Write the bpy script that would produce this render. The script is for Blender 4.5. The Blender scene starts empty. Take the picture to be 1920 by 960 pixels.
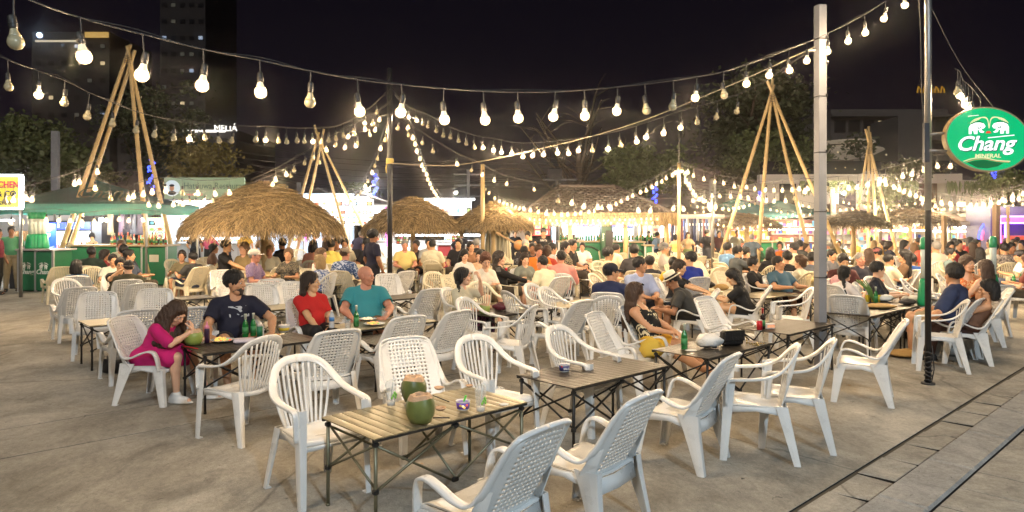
import bpy, math, random
import numpy as np
from mathutils import Vector, Matrix, Euler
R = random.Random(7)
NR = np.random.RandomState(3)
S = bpy.context.scene
COL = S.collection
rad = math.radians
# ---------------------------------------------------------------- camera, sky, lamps, exposure
H, HY, F = 1.75, 420.0, 1300.0          # eye height, horizon row and focal length in photo pixels
cam = bpy.data.objects.new("camera", bpy.data.cameras.new("camera"))
COL.objects.link(cam); S.camera = cam
cam.location = (0, 0, H); cam.rotation_euler = (rad(90), 0, 0)
cam.data.sensor_width = 36; cam.data.lens = 36 * F / 1920
cam.data.shift_y = -(480 - HY) / 1920
cam.data.clip_start = 0.05; cam.data.clip_end = 3000
W = bpy.data.worlds.new("World"); S.world = W; W.use_nodes = True
_n = W.node_tree.nodes; _l = W.node_tree.links
_bg = _n['Background']; _bg.inputs['Strength'].default_value = 1.0
_tc = _n.new('ShaderNodeTexCoord'); _sx = _n.new('ShaderNodeSeparateXYZ'); _cr = _n.new('ShaderNodeValToRGB')
_l.new(_tc.outputs['Generated'], _sx.inputs[0]); _l.new(_sx.outputs['Z'], _cr.inputs[0]); _l.new(_cr.outputs[0], _bg.inputs['Color'])
_cr.color_ramp.elements[0].position = 0.0; _cr.color_ramp.elements[0].color = (.0030, .0021, .0038, 1)
_cr.color_ramp.elements[1].position = 0.32; _cr.color_ramp.elements[1].color = (.0014, .0011, .0022, 1)
sun = bpy.data.objects.new("moonlight", bpy.data.lights.new("moonlight", 'SUN')); COL.objects.link(sun)
sun.data.energy = 0.30; sun.data.angle = rad(14); sun.data.color = (1.0, .93, .84)  # weak warm sun raised to brighten trees and hotel, standing for city glow
sun.rotation_euler = (rad(52), 0, rad(-28))
S.view_settings.view_transform = 'Standard'; S.view_settings.look = 'None'
S.view_settings.exposure = 1.48; S.view_settings.gamma = 1
try:
 S.cycles.use_light_tree = True; S.cycles.max_bounces = 6; S.cycles.diffuse_bounces = 2; S.cycles.glossy_bounces = 3
 S.cycles.transmission_bounces = 4; S.cycles.transparent_max_bounces = 12; S.cycles.sample_clamp_indirect = 3.0
 S.cycles.sample_clamp_direct = 0; S.cycles.caustics_reflective = False; S.cycles.caustics_refractive = False
 S.cycles.use_denoising = True; S.cycles.use_adaptive_sampling = True; S.cycles.adaptive_threshold = .015
except Exception as e:
 print(e)
def ray(px, py, D):                     # a photo pixel at depth D -> world point
 return Vector(((px - 960) / F * D, D, H - (py - HY) / F * D))
def grd(px, py, z=0.0):                 # a photo pixel that lies at height z -> world point
 D = F * (H - z) / (py - HY)
 return Vector(((px - 960) / F * D, D, z))
def proj(p):
 return (960 + p[0] / p[1] * F, HY + (H - p[2]) / p[1] * F)
GA = 47.0
U = Vector((math.sin(rad(GA)), math.cos(rad(GA)), 0)); V = Vector((-U.y, U.x, 0))
def facing(a): return Vector((math.sin(rad(a)), math.cos(rad(a)), 0))
# ---------------------------------------------------------------- objects and tags
def tag(o, label=None, cat=None, group=None, kind=None):
 if label: o['label'] = label
 if cat: o['category'] = cat
 if group: o['group'] = group
 if kind: o['kind'] = kind
 return o
def link(name, data, parent=None, loc=None, rz=0.0, mats=None):
 o = bpy.data.objects.new(name, data); COL.objects.link(o)
 if parent is not None: o.parent = parent
 if loc is not None: o.location = loc
 if rz: o.rotation_euler = (0, 0, rz)
 return o
def empty(name, loc=(0, 0, 0), rz=0.0, **k):
 o = bpy.data.objects.new(name, None); COL.objects.link(o); o.empty_display_size = .1
 o.location = loc; o.rotation_euler = (0, 0, rz)
 return tag(o, **k)
KIDS = {}
def copy_tree(o, parent=None):
 c = o.copy(); COL.objects.link(c)
 if parent is not None: c.parent = parent
 KIDS[c.name] = []
 for ch in KIDS.get(o.name, ()):
  KIDS[c.name].append(copy_tree(ch, c))
 return c
def reg(parent, *ch):
 KIDS.setdefault(parent.name, []).extend(ch)
# ---------------------------------------------------------------- mesh builder
class MB:
 def __init__(s): s.v = []; s.f = []; s.m = []; s.mats = []; s.uv = None; s.cur = 0; s.sm = []; s.smooth = False
 def mat(s, m):
  if m not in s.mats: s.mats.append(m)
  s.cur = s.mats.index(m); return s
 def add(s, vs, fs, smooth=None):
  b = len(s.v); s.v.extend([tuple(p) for p in vs])
  for f in fs:
   s.f.append(tuple(b + i for i in f)); s.m.append(s.cur); s.sm.append(s.smooth if smooth is None else smooth)
  return s
 def box(s, c, d, rot=None, taper=1.0):
  x, y, z = d[0] / 2, d[1] / 2, d[2] / 2; t = taper
  P = [(-x, -y, -z), (x, -y, -z), (x, y, -z), (-x, y, -z), (-x * t, -y * t, z), (x * t, -y * t, z), (x * t, y * t, z), (-x * t, y * t, z)]
  c = Vector(c)
  if rot is not None:
   M = rot if isinstance(rot, Matrix) else Euler(rot).to_matrix()
   P = [M @ Vector(p) for p in P]
  return s.add([Vector(p) + c for p in P], [(0, 3, 2, 1), (4, 5, 6, 7), (0, 1, 5, 4), (1, 2, 6, 5), (2, 3, 7, 6), (3, 0, 4, 7)], False)
 def rbox(s, c, d, b, rot=None):      # box with bevelled edges
  bm_v = []; x, y, z = d[0] / 2, d[1] / 2, d[2] / 2
  c = Vector(c); M = None
  if rot is not None: M = rot if isinstance(rot, Matrix) else Euler(rot).to_matrix()
  rings = []
  for zz, ins in ((-z, b), (-z + b, 0), (z - b, 0), (z, b)):
   X, Y = x - ins, y - ins; r = []
   for (sx, sy) in ((1, 1), (-1, 1), (-1, -1), (1, -1)):
    o = ((b, 0), (0, b)) if sx * sy > 0 else ((0, b), (b, 0))
    for (ox, oy) in o: r.append(Vector((sx * (X - (0 if ox else b)), sy * (Y - (0 if oy else b)), zz)))
   # order corners so the ring runs round
   r = sorted(r, key=lambda p: math.atan2(p.y / max(Y, 1e-6), p.x / max(X, 1e-6)))
   rings.append(r)
  vs = [p for r in rings for p in r]
  if M is not None: vs = [M @ p for p in vs]
  fs = []
  for i in range(3):
   for k in range(8): fs.append((i * 8 + k, i * 8 + (k + 1) % 8, (i + 1) * 8 + (k + 1) % 8, (i + 1) * 8 + k))
  fs.append(tuple(range(7, -1, -1))); fs.append(tuple(range(24, 32)))
  return s.add([p + c for p in vs], fs, False)
 def tube(s, pts, r, n=8, cap=True, smooth=True):
  pts = [Vector(p) for p in pts]; N = len(pts)
  rr = r if isinstance(r, (list, tuple)) else [r] * N
  vs = []; t0 = (pts[1] - pts[0]).normalized()
  a = Vector((0, 0, 1)) if abs(t0.z) < .9 else Vector((1, 0, 0))
  x = t0.cross(a).normalized()
  for i, p in enumerate(pts):
   t = (pts[min(i + 1, N - 1)] - pts[max(i - 1, 0)])
   t = t.normalized() if t.length > 1e-9 else t0
   x = (x - t * x.dot(t)); x = x.normalized() if x.length > 1e-6 else t.orthogonal().normalized()
   y = t.cross(x)
   for k in range(n):
    an = 2 * math.pi * k / n
    vs.append(p + (x * math.cos(an) + y * math.sin(an)) * rr[i])
  fs = []
  for i in range(N - 1):
   for k in range(n):
    fs.append((i * n + k, i * n + (k + 1) % n, (i + 1) * n + (k + 1) % n, (i + 1) * n + k))
  s.add(vs, fs, smooth)
  if cap:
   b = len(s.v) - len(vs)
   s.f.append(tuple(b + k for k in range(n - 1, -1, -1))); s.f.append(tuple(b + (N - 1) * n + k for k in range(n)))
   s.m += [s.cur] * 2; s.sm += [False] * 2
  return s
 def sweep(s, pts, sec, side, smooth=True, cap=True):   # sec(i)-> list of (a,b): a along 'side', b along side x tangent
  pts = [Vector(p) for p in pts]; N = len(pts); vs = []
  for i, p in enumerate(pts):
   t = (pts[min(i + 1, N - 1)] - pts[max(i - 1, 0)]).normalized()
   sd = Vector(side(i) if callable(side) else side); sd = (sd - t * sd.dot(t)).normalized()
   q = sd.cross(t)
   for (a, b) in sec(i): vs.append(p + sd * a + q * b)
  n = len(sec(0)); fs = []
  for i in range(N - 1):
   for k in range(n): fs.append((i * n + k, i * n + (k + 1) % n, (i + 1) * n + (k + 1) % n, (i + 1) * n + k))
  if cap: fs.append(tuple(range(n - 1, -1, -1))); fs.append(tuple((N - 1) * n + k for k in range(n)))
  return s.add(vs, fs, smooth)
 def lathe(s, prof, c=(0, 0, 0), n=16, smooth=True, axis=None):
  vs = []; c = Vector(c); M = axis
  for (r, z) in prof:
   for k in range(n):
    an = 2 * math.pi * k / n; p = Vector((r * math.cos(an), r * math.sin(an), z))
    if M is not None: p = M @ p
    vs.append(c + p)
  fs = []
  for i in range(len(prof) - 1):
   for k in range(n): fs.append((i * n + k, i * n + (k + 1) % n, (i + 1) * n + (k + 1) % n, (i + 1) * n + k))
  s.add(vs, fs, smooth)
  b = len(s.v) - len(vs)
  if prof[0][0] > 1e-4: s.f.append(tuple(b + k for k in range(n - 1, -1, -1))); s.m.append(s.cur); s.sm.append(False)
  if prof[-1][0] > 1e-4: s.f.append(tuple(b + (len(prof) - 1) * n + k for k in range(n))); s.m.append(s.cur); s.sm.append(False)
  return s
 def ball(s, c, r, n=10, m=7, rot=None):
  rx, ry, rz = r if isinstance(r, (tuple, list, Vector)) else (r, r, r)
  vs = []; fs = []; c = Vector(c)
  for i in range(m + 1):
   th = math.pi * i / m
   for k in range(n):
    an = 2 * math.pi * k / n
    p = Vector((rx * math.sin(th) * math.cos(an), ry * math.sin(th) * math.sin(an), -rz * math.cos(th)))
    if rot is not None: p = rot @ p
    vs.append(c + p)
  for i in range(m):
   for k in range(n): fs.append((i * n + k, i * n + (k + 1) % n, (i + 1) * n + (k + 1) % n, (i + 1) * n + k))
  return s.add(vs, fs, True)
 def sheet(s, pts, th, holes=None, smooth=True):   # pts[i][j] grid; th thickness; holes(i,j)->True to leave a cell out
  ni = len(pts); nj = len(pts[0]); P = [[Vector(p) for p in r] for r in pts]
  def nrm(i, j):
   a = P[min(i + 1, ni - 1)][j] - P[max(i - 1, 0)][j]; b = P[i][min(j + 1, nj - 1)] - P[i][max(j - 1, 0)]
   n = a.cross(b); return n.normalized() if n.length > 1e-12 else Vector((0, 0, 1))
  vs = [];
  for sgn in (0.5, -0.5):
   for i in range(ni):
    for j in range(nj): vs.append(P[i][j] + nrm(i, j) * th * sgn)
  o = ni * nj; fs = []; sf = []
  cell = lambda i, j: 0 <= i < ni - 1 and 0 <= j < nj - 1 and not (holes and holes(i, j))
  for i in range(ni - 1):
   for j in range(nj - 1):
    if not cell(i, j): continue
    a, b, c, d = i * nj + j, (i + 1) * nj + j, (i + 1) * nj + j + 1, i * nj + j + 1
    fs.append((a, b, c, d)); fs.append((o + d, o + c, o + b, o + a))
    if not cell(i - 1, j): sf.append((d, a, o + a, o + d)[::-1])
    if not cell(i + 1, j): sf.append((b, c, o + c, o + b)[::-1])
    if not cell(i, j - 1): sf.append((a, b, o + b, o + a)[::-1])
    if not cell(i, j + 1): sf.append((c, d, o + d, o + c)[::-1])
  b0 = len(s.v); s.add(vs, fs, smooth)
  for f in sf: s.f.append(tuple(b0 + k for k in f)); s.m.append(s.cur); s.sm.append(False)
  return s
 def mesh(s, name, mat=None):
  me = bpy.data.meshes.new(name)
  me.from_pydata([tuple(v) for v in s.v], [], s.f)
  ms = s.mats if s.mats else ([mat] if mat else [])
  for m in ms: me.materials.append(m)
  if len(ms) > 1: me.polygons.foreach_set('material_index', s.m)
  me.polygons.foreach_set('use_smooth', s.sm)
  me.update(); return me
 def obj(s, name, mat=None, parent=None, loc=None, rz=0.0):
  o = link(name, s.mesh(name, mat), parent, loc, rz)
  if parent is not None: reg(parent, o)
  return o
def spline(pts, n=8):                    # Catmull-Rom through points
 P = [Vector(p) for p in pts]; out = []
 P = [P[0] * 2 - P[1]] + P + [P[-1] * 2 - P[-2]]
 for i in range(1, len(P) - 2):
  a, b, c, d = P[i - 1:i + 3]
  for k in range(n):
   t = k / n
   out.append(.5 * ((2 * b) + (c - a) * t + (2 * a - 5 * b + 4 * c - d) * t * t + (3 * b - a - 3 * c + d) * t ** 3))
 out.append(P[-2]); return out
def rsec(w, h, b=.3):                    # rounded rectangle section (8 points)
 w /= 2; h /= 2; c = min(w, h) * b
 return [(w, -h + c), (w, h - c), (w - c, h), (-w + c, h), (-w, h - c), (-w, -h + c), (-w + c, -h), (w - c, -h)]
# ---------------------------------------------------------------- materials
MAT = {}
def mat(name, col=(.5, .5, .5), rough=.5, metal=0.0, var=0.0, scale=8.0, bump=0.0, bscale=None, emit=None, es=1.0, coat=0.0, spec=None, alpha=None, sss=0.0, trans=0.0, stretch=None):
 if name in MAT: return MAT[name]
 m = bpy.data.materials.new(name); m.use_nodes = True; nt = m.node_tree; N, L = nt.nodes, nt.links
 b = N['Principled BSDF']; b.inputs['Base Color'].default_value = (*col, 1); b.inputs['Roughness'].default_value = rough; b.inputs['Metallic'].default_value = metal
 if coat: b.inputs['Coat Weight'].default_value = coat; b.inputs['Coat Roughness'].default_value = .1
 if spec is not None: b.inputs['Specular IOR Level'].default_value = spec
 if emit: b.inputs['Emission Color'].default_value = (*emit, 1); b.inputs['Emission Strength'].default_value = es
 if alpha is not None: b.inputs['Alpha'].default_value = alpha
 if trans: b.inputs['Transmission Weight'].default_value = trans
 if sss:
  b.inputs['Subsurface Weight'].default_value = sss; b.inputs['Subsurface Radius'].default_value = (.02, .008, .004); b.inputs['Subsurface Scale'].default_value = .5
 if var or bump:
  tc = N.new('ShaderNodeTexCoord'); src = tc.outputs['Object']
  if stretch:
   mp = N.new('ShaderNodeMapping'); mp.inputs['Scale'].default_value = stretch; L.new(src, mp.inputs[0]); src = mp.outputs[0]
 if var:
  oi = N.new('ShaderNodeObjectInfo'); no = N.new('ShaderNodeTexNoise'); no.inputs['Scale'].default_value = scale; no.inputs['Detail'].default_value = 6
  L.new(src, no.inputs['Vector'])
  ad = N.new('ShaderNodeMath'); ad.operation = 'MULTIPLY_ADD'; L.new(oi.outputs['Random'], ad.inputs[0]); ad.inputs[1].default_value = .35
  L.new(no.outputs['Fac'], ad.inputs[2])
  mr = N.new('ShaderNodeMapRange'); L.new(ad.outputs[0], mr.inputs[0]); mr.inputs[1].default_value = .3; mr.inputs[2].default_value = 1.05
  mr.inputs[3].default_value = 1 - var; mr.inputs[4].default_value = 1 + var * .7
  mx = N.new('ShaderNodeMix'); mx.data_type = 'RGBA'; mx.blend_type = 'MULTIPLY'; mx.inputs[0].default_value = 1
  mx.inputs[6].default_value = (*col, 1); L.new(mr.outputs[0], mx.inputs[7]); L.new(mx.outputs[2], b.inputs['Base Color'])
  rr = N.new('ShaderNodeMapRange'); L.new(no.outputs['Fac'], rr.inputs[0]); rr.inputs[3].default_value = rough * .8; rr.inputs[4].default_value = min(1, rough * 1.25)
  L.new(rr.outputs[0], b.inputs['Roughness'])
 if bump:
  n2 = N.new('ShaderNodeTexNoise'); n2.inputs['Scale'].default_value = bscale or scale * 3; n2.inputs['Detail'].default_value = 4; L.new(src, n2.inputs['Vector'])
  bp = N.new('ShaderNodeBump'); bp.inputs['Strength'].default_value = bump; bp.inputs['Distance'].default_value = .01
  L.new(n2.outputs['Fac'], bp.inputs['Height']); L.new(bp.outputs[0], b.inputs['Normal'])
 MAT[name] = m; return m
def emis(name, col, s, sample=False):
 if name in MAT: return MAT[name]
 m = bpy.data.materials.new(name); m.use_nodes = True; nt = m.node_tree; nt.nodes.clear()
 e = nt.nodes.new('ShaderNodeEmission'); e.inputs[0].default_value = (*col, 1); e.inputs[1].default_value = s
 o = nt.nodes.new('ShaderNodeOutputMaterial'); nt.links.new(e.outputs[0], o.inputs[0])
 if not sample:
  try: m.cycles.emission_sampling = 'NONE'
  except Exception: pass
 MAT[name] = m; return m
def srgb(r, g, b):
 f = lambda c: (c / 255 / 12.92) if c / 255 <= .04045 else ((c / 255 + .055) / 1.055) ** 2.4
 return (f(r), f(g), f(b))
def bulb_glass(name, col, s, a):
 if name in MAT: return MAT[name]
 m = bpy.data.materials.new(name); m.use_nodes = True; nt = m.node_tree; nt.nodes.clear(); N, L = nt.nodes, nt.links
 e = N.new('ShaderNodeEmission'); e.inputs[0].default_value = (*col, 1); e.inputs[1].default_value = s
 t = N.new('ShaderNodeBsdfTransparent'); mx = N.new('ShaderNodeMixShader'); mx.inputs[0].default_value = a
 o = N.new('ShaderNodeOutputMaterial'); L.new(t.outputs[0], mx.inputs[1]); L.new(e.outputs[0], mx.inputs[2]); L.new(mx.outputs[0], o.inputs[0])
 m.cycles.emission_sampling = 'NONE'; MAT[name] = m; return m
TEXTC = {}
def text(s, size, mt, parent, loc, rot, name='lettering', depth=.004, sx=1.0, align='CENTER', italic=0.0, bold=0.0):
 key = (s, size, sx, italic, bold, depth, align, mt.name)
 if key not in TEXTC:
  cu = bpy.data.curves.new('lettering', 'FONT'); cu.body = s; cu.size = size; cu.align_x = align; cu.align_y = 'CENTER'
  cu.extrude = depth; cu.shear = italic; cu.offset = bold; cu.resolution_u = 3; cu.fill_mode = 'BOTH'
  t = bpy.data.objects.new('tmp', cu); COL.objects.link(t)
  dg = bpy.context.evaluated_depsgraph_get()
  me = bpy.data.meshes.new_from_object(t.evaluated_get(dg)); bpy.data.objects.remove(t)
  me.transform(Matrix.Diagonal((sx, 1, 1, 1))); me.materials.clear(); me.materials.append(mt); TEXTC[key] = me
 o = link(name, TEXTC[key], parent); o.location = loc; o.rotation_euler = rot
 if parent is not None: reg(parent, o)
 return o
# ================================================================ the ground
def concrete(name, dark, light, seed, streak=(1, 1, 1), rough=.8, b=.28):
 m = bpy.data.materials.new(name); m.use_nodes = True; nt = m.node_tree; N, L = nt.nodes, nt.links; bs = N['Principled BSDF']
 g = N.new('ShaderNodeNewGeometry'); mp = N.new('ShaderNodeMapping'); mp.inputs['Location'].default_value = (seed, seed * .7, 0)
 mp.inputs['Rotation'].default_value = (0, 0, rad(43)); mp.inputs['Scale'].default_value = streak; L.new(g.outputs['Position'], mp.inputs[0])
 def noise(sc, det=8, ro=.6, dist=0):
  n = N.new('ShaderNodeTexNoise'); n.inputs['Scale'].default_value = sc; n.inputs['Detail'].default_value = det; n.inputs['Roughness'].default_value = ro; n.inputs['Distortion'].default_value = dist
  L.new(mp.outputs[0], n.inputs['Vector']); return n.outputs['Fac']
 def mr(x, a, b_, c, d):
  n = N.new('ShaderNodeMapRange'); L.new(x, n.inputs[0]); n.inputs[1].default_value = a; n.inputs[2].default_value = b_; n.inputs[3].default_value = c; n.inputs[4].default_value = d; return n.outputs[0]
 def mul(a, b_):
  n = N.new('ShaderNodeMath'); n.operation = 'MULTIPLY'; L.new(a, n.inputs[0]); L.new(b_, n.inputs[1]); return n.outputs[0]
 cr = N.new('ShaderNodeValToRGB'); cr.color_ramp.elements[0].position = .33; cr.color_ramp.elements[0].color = (*dark, 1)
 cr.color_ramp.elements[1].position = .66; cr.color_ramp.elements[1].color = (*light, 1); L.new(noise(.42, 10, .72, .8), cr.inputs[0])
 f = mul(mr(noise(3.2, 8, .7, .6), .38, .62, .80, 1.12), mr(noise(30, 5, .8), .34, .66, .80, 1.16))
 f = mul(f, mr(noise(1.3, 6, .7, 1.2), .54, .66, 1.0, .72))
 f = mul(f, mr(noise(130, 3, .8), .36, .64, .84, 1.12))
 f = mul(f, mr(noise(9, 4, .8, 2.0), .64, .68, 1.0, .45))
 v = N.new('ShaderNodeTexVoronoi'); v.feature = 'DISTANCE_TO_EDGE'; v.inputs['Scale'].default_value = .33;
 nz = N.new('ShaderNodeTexNoise'); nz.inputs['Scale'].default_value = 2.5; nz.inputs['Detail'].default_value = 5; L.new(mp.outputs[0], nz.inputs['Vector'])
 va = N.new('ShaderNodeMix'); va.data_type = 'VECTOR'; va.inputs[0].default_value = .18; L.new(mp.outputs[0], va.inputs[4]); L.new(nz.outputs['Color'], va.inputs[5]); L.new(va.outputs[1], v.inputs['Vector'])
 f = mul(f, mr(v.outputs['Distance'], 0, .004, .55, 1.0))
 mx = N.new('ShaderNodeMix'); mx.data_type = 'RGBA'; mx.blend_type = 'MULTIPLY'; mx.inputs[0].default_value = 1; L.new(cr.outputs[0], mx.inputs[6]); L.new(f, mx.inputs[7]); L.new(mx.outputs[2], bs.inputs['Base Color'])
 L.new(mr(noise(1.7, 6, .7), .35, .65, rough - .22, rough + .12), bs.inputs['Roughness'])
 bp = N.new('ShaderNodeBump'); bp.inputs['Strength'].default_value = b; bp.inputs['Distance'].default_value = .012
 ad = N.new('ShaderNodeMath'); ad.operation = 'ADD'; L.new(noise(60, 5, .7), ad.inputs[0]); L.new(noise(9, 8, .7), ad.inputs[1]); L.new(ad.outputs[0], bp.inputs['Height']); L.new(bp.outputs[0], bs.inputs['Normal'])
 return m
M_plaza = concrete('plaza_concrete', (.225, .203, .160), (.50, .465, .395), 3.1, (1, .7, 1))
M_slab = concrete('slab_concrete', (.28, .255, .205), (.48, .445, .375), 9.7, rough=.85, b=.6)
M_kerb = concrete('kerb_concrete', (.38, .365, .33), (.45, .435, .40), 15.2, rough=.9, b=.8)
M_soil_shade = mat('joint_dirt_shade', (.016, .013, .010), .95)  # dirt under the joints, also the painted-in shade on slab sides
def uv(u, v, z=0.0): return U * u + V * v + Vector((0, 0, z))
def uvbox(mb, u0, u1, v0, v1, z0, z1, tap=.004):
 P = [uv(u0, v0, z0), uv(u1, v0, z0), uv(u1, v1, z0), uv(u0, v1, z0)]; t = tap
 Q = [uv(u0, v0, z1 - t), uv(u1, v0, z1 - t), uv(u1, v1, z1 - t), uv(u0, v1, z1 - t)]
 T = [uv(u0 + t, v0 + t, z1), uv(u1 - t, v0 + t, z1), uv(u1 - t, v1 - t, z1), uv(u0 + t, v1 - t, z1)]
 vs = P + Q + T; fs = [(8, 9, 10, 11)]
 for k in range(4):
  fs.append((k, (k + 1) % 4, 4 + (k + 1) % 4, 4 + k)); fs.append((4 + k, 4 + (k + 1) % 4, 8 + (k + 1) % 4, 8 + k))
 mb.add(vs, fs[:1] + fs[2::2], False)
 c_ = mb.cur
 if mb.mats: mb.mat(M_soil_shade)  # sides coloured dark so the gaps read as shade
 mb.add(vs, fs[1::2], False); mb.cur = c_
g = MB(); s = 300
g.add([(-s, -s, -.06), (s, -s, -.06), (s, s, -.06), (-s, s, -.06)], [(0, 1, 2, 3)])
tag(g.obj('ground', M_soil_shade), kind='structure')
# plaza floor in cast slabs, long joints run along the table rows
pl = empty('plaza_floor', kind='structure')
vv = [1.93, 6.38, 7.28, 12.3, 17.4, 23, 30, 40, 70]; uu = [-60, -20, -6, 0.4, 14, 22, 30, 40, 60]
first = True
for i in range(len(vv) - 1):
 for j in range(len(uu) - 1):
  m = MB().mat(M_plaza); gp = .009
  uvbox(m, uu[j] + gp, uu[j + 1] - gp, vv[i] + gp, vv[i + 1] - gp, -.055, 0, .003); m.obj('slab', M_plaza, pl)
dr = empty('drain_strip', kind='structure')
rs = random.Random(5); u = -4.0
while u < 24:
 m = MB().mat(M_slab); ln = .478
 a = rs.uniform(.022, .050); b_ = rs.uniform(.010, .022); dz = rs.uniform(-.010, .006); v0 = 1.658 + rs.uniform(0, .006); v1 = 1.905 + rs.uniform(-.012, .008)
 # slightly skewed ends leave the wedge-shaped gaps
 P = [(u + a, v0), (u + ln - b_, v0), (u + ln - rs.uniform(.002, .008), v1), (u + rs.uniform(.004, .016), v1)]
 t = .006
 vs = [uv(*p, -.05) for p in P] + [uv(*p, -.002 + dz) for p in P]
 c = (sum(p[0] for p in P) / 4, sum(p[1] for p in P) / 4)
 vs += [uv(p[0] + (c[0] - p[0]) * .025, p[1] + (c[1] - p[1]) * .05, .004 + dz) for p in P]
 m.add(vs, [(8, 9, 10, 11)] + [(4 + k, 4 + (k + 1) % 4, 8 + (k + 1) % 4, 8 + k) for k in range(4)], False); m.mat(M_soil_shade); m.add(vs, [(k, (k + 1) % 4, 4 + (k + 1) % 4, 4 + k) for k in range(4)], False)  # side faces dark: shade of the gaps put into their colour
 m.obj('slab', M_slab, dr); u += ln
g = MB(); uvbox(g, -10, 26, 1.885, 1.95, -.056, -.012); tag(g.obj('gutter_dirt', mat('gutter_dirt', (.10, .082, .055), .95, var=.3, scale=3)), kind='structure')
kb = empty('kerb', kind='structure'); u = -4.3
while u < 24:
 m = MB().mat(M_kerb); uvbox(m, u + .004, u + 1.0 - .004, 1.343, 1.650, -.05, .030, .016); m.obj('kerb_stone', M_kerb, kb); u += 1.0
pv = empty('pavement', kind='structure')
for i in range(5):
 u = -3.2 + (.2 if i % 2 else 0)
 while u < 19:
  m = MB().mat(M_slab); ln = .424; dz = rs.uniform(-.003, .003)
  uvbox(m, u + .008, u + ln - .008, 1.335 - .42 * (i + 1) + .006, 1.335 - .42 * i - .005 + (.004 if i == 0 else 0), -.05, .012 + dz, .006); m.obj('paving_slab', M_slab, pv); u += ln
g = MB(); uvbox(g, -60, 60, -40, 1.335 - 2.1, -.05, .008); tag(g.obj('pavement_edge', M_kerb), kind='structure')
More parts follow.
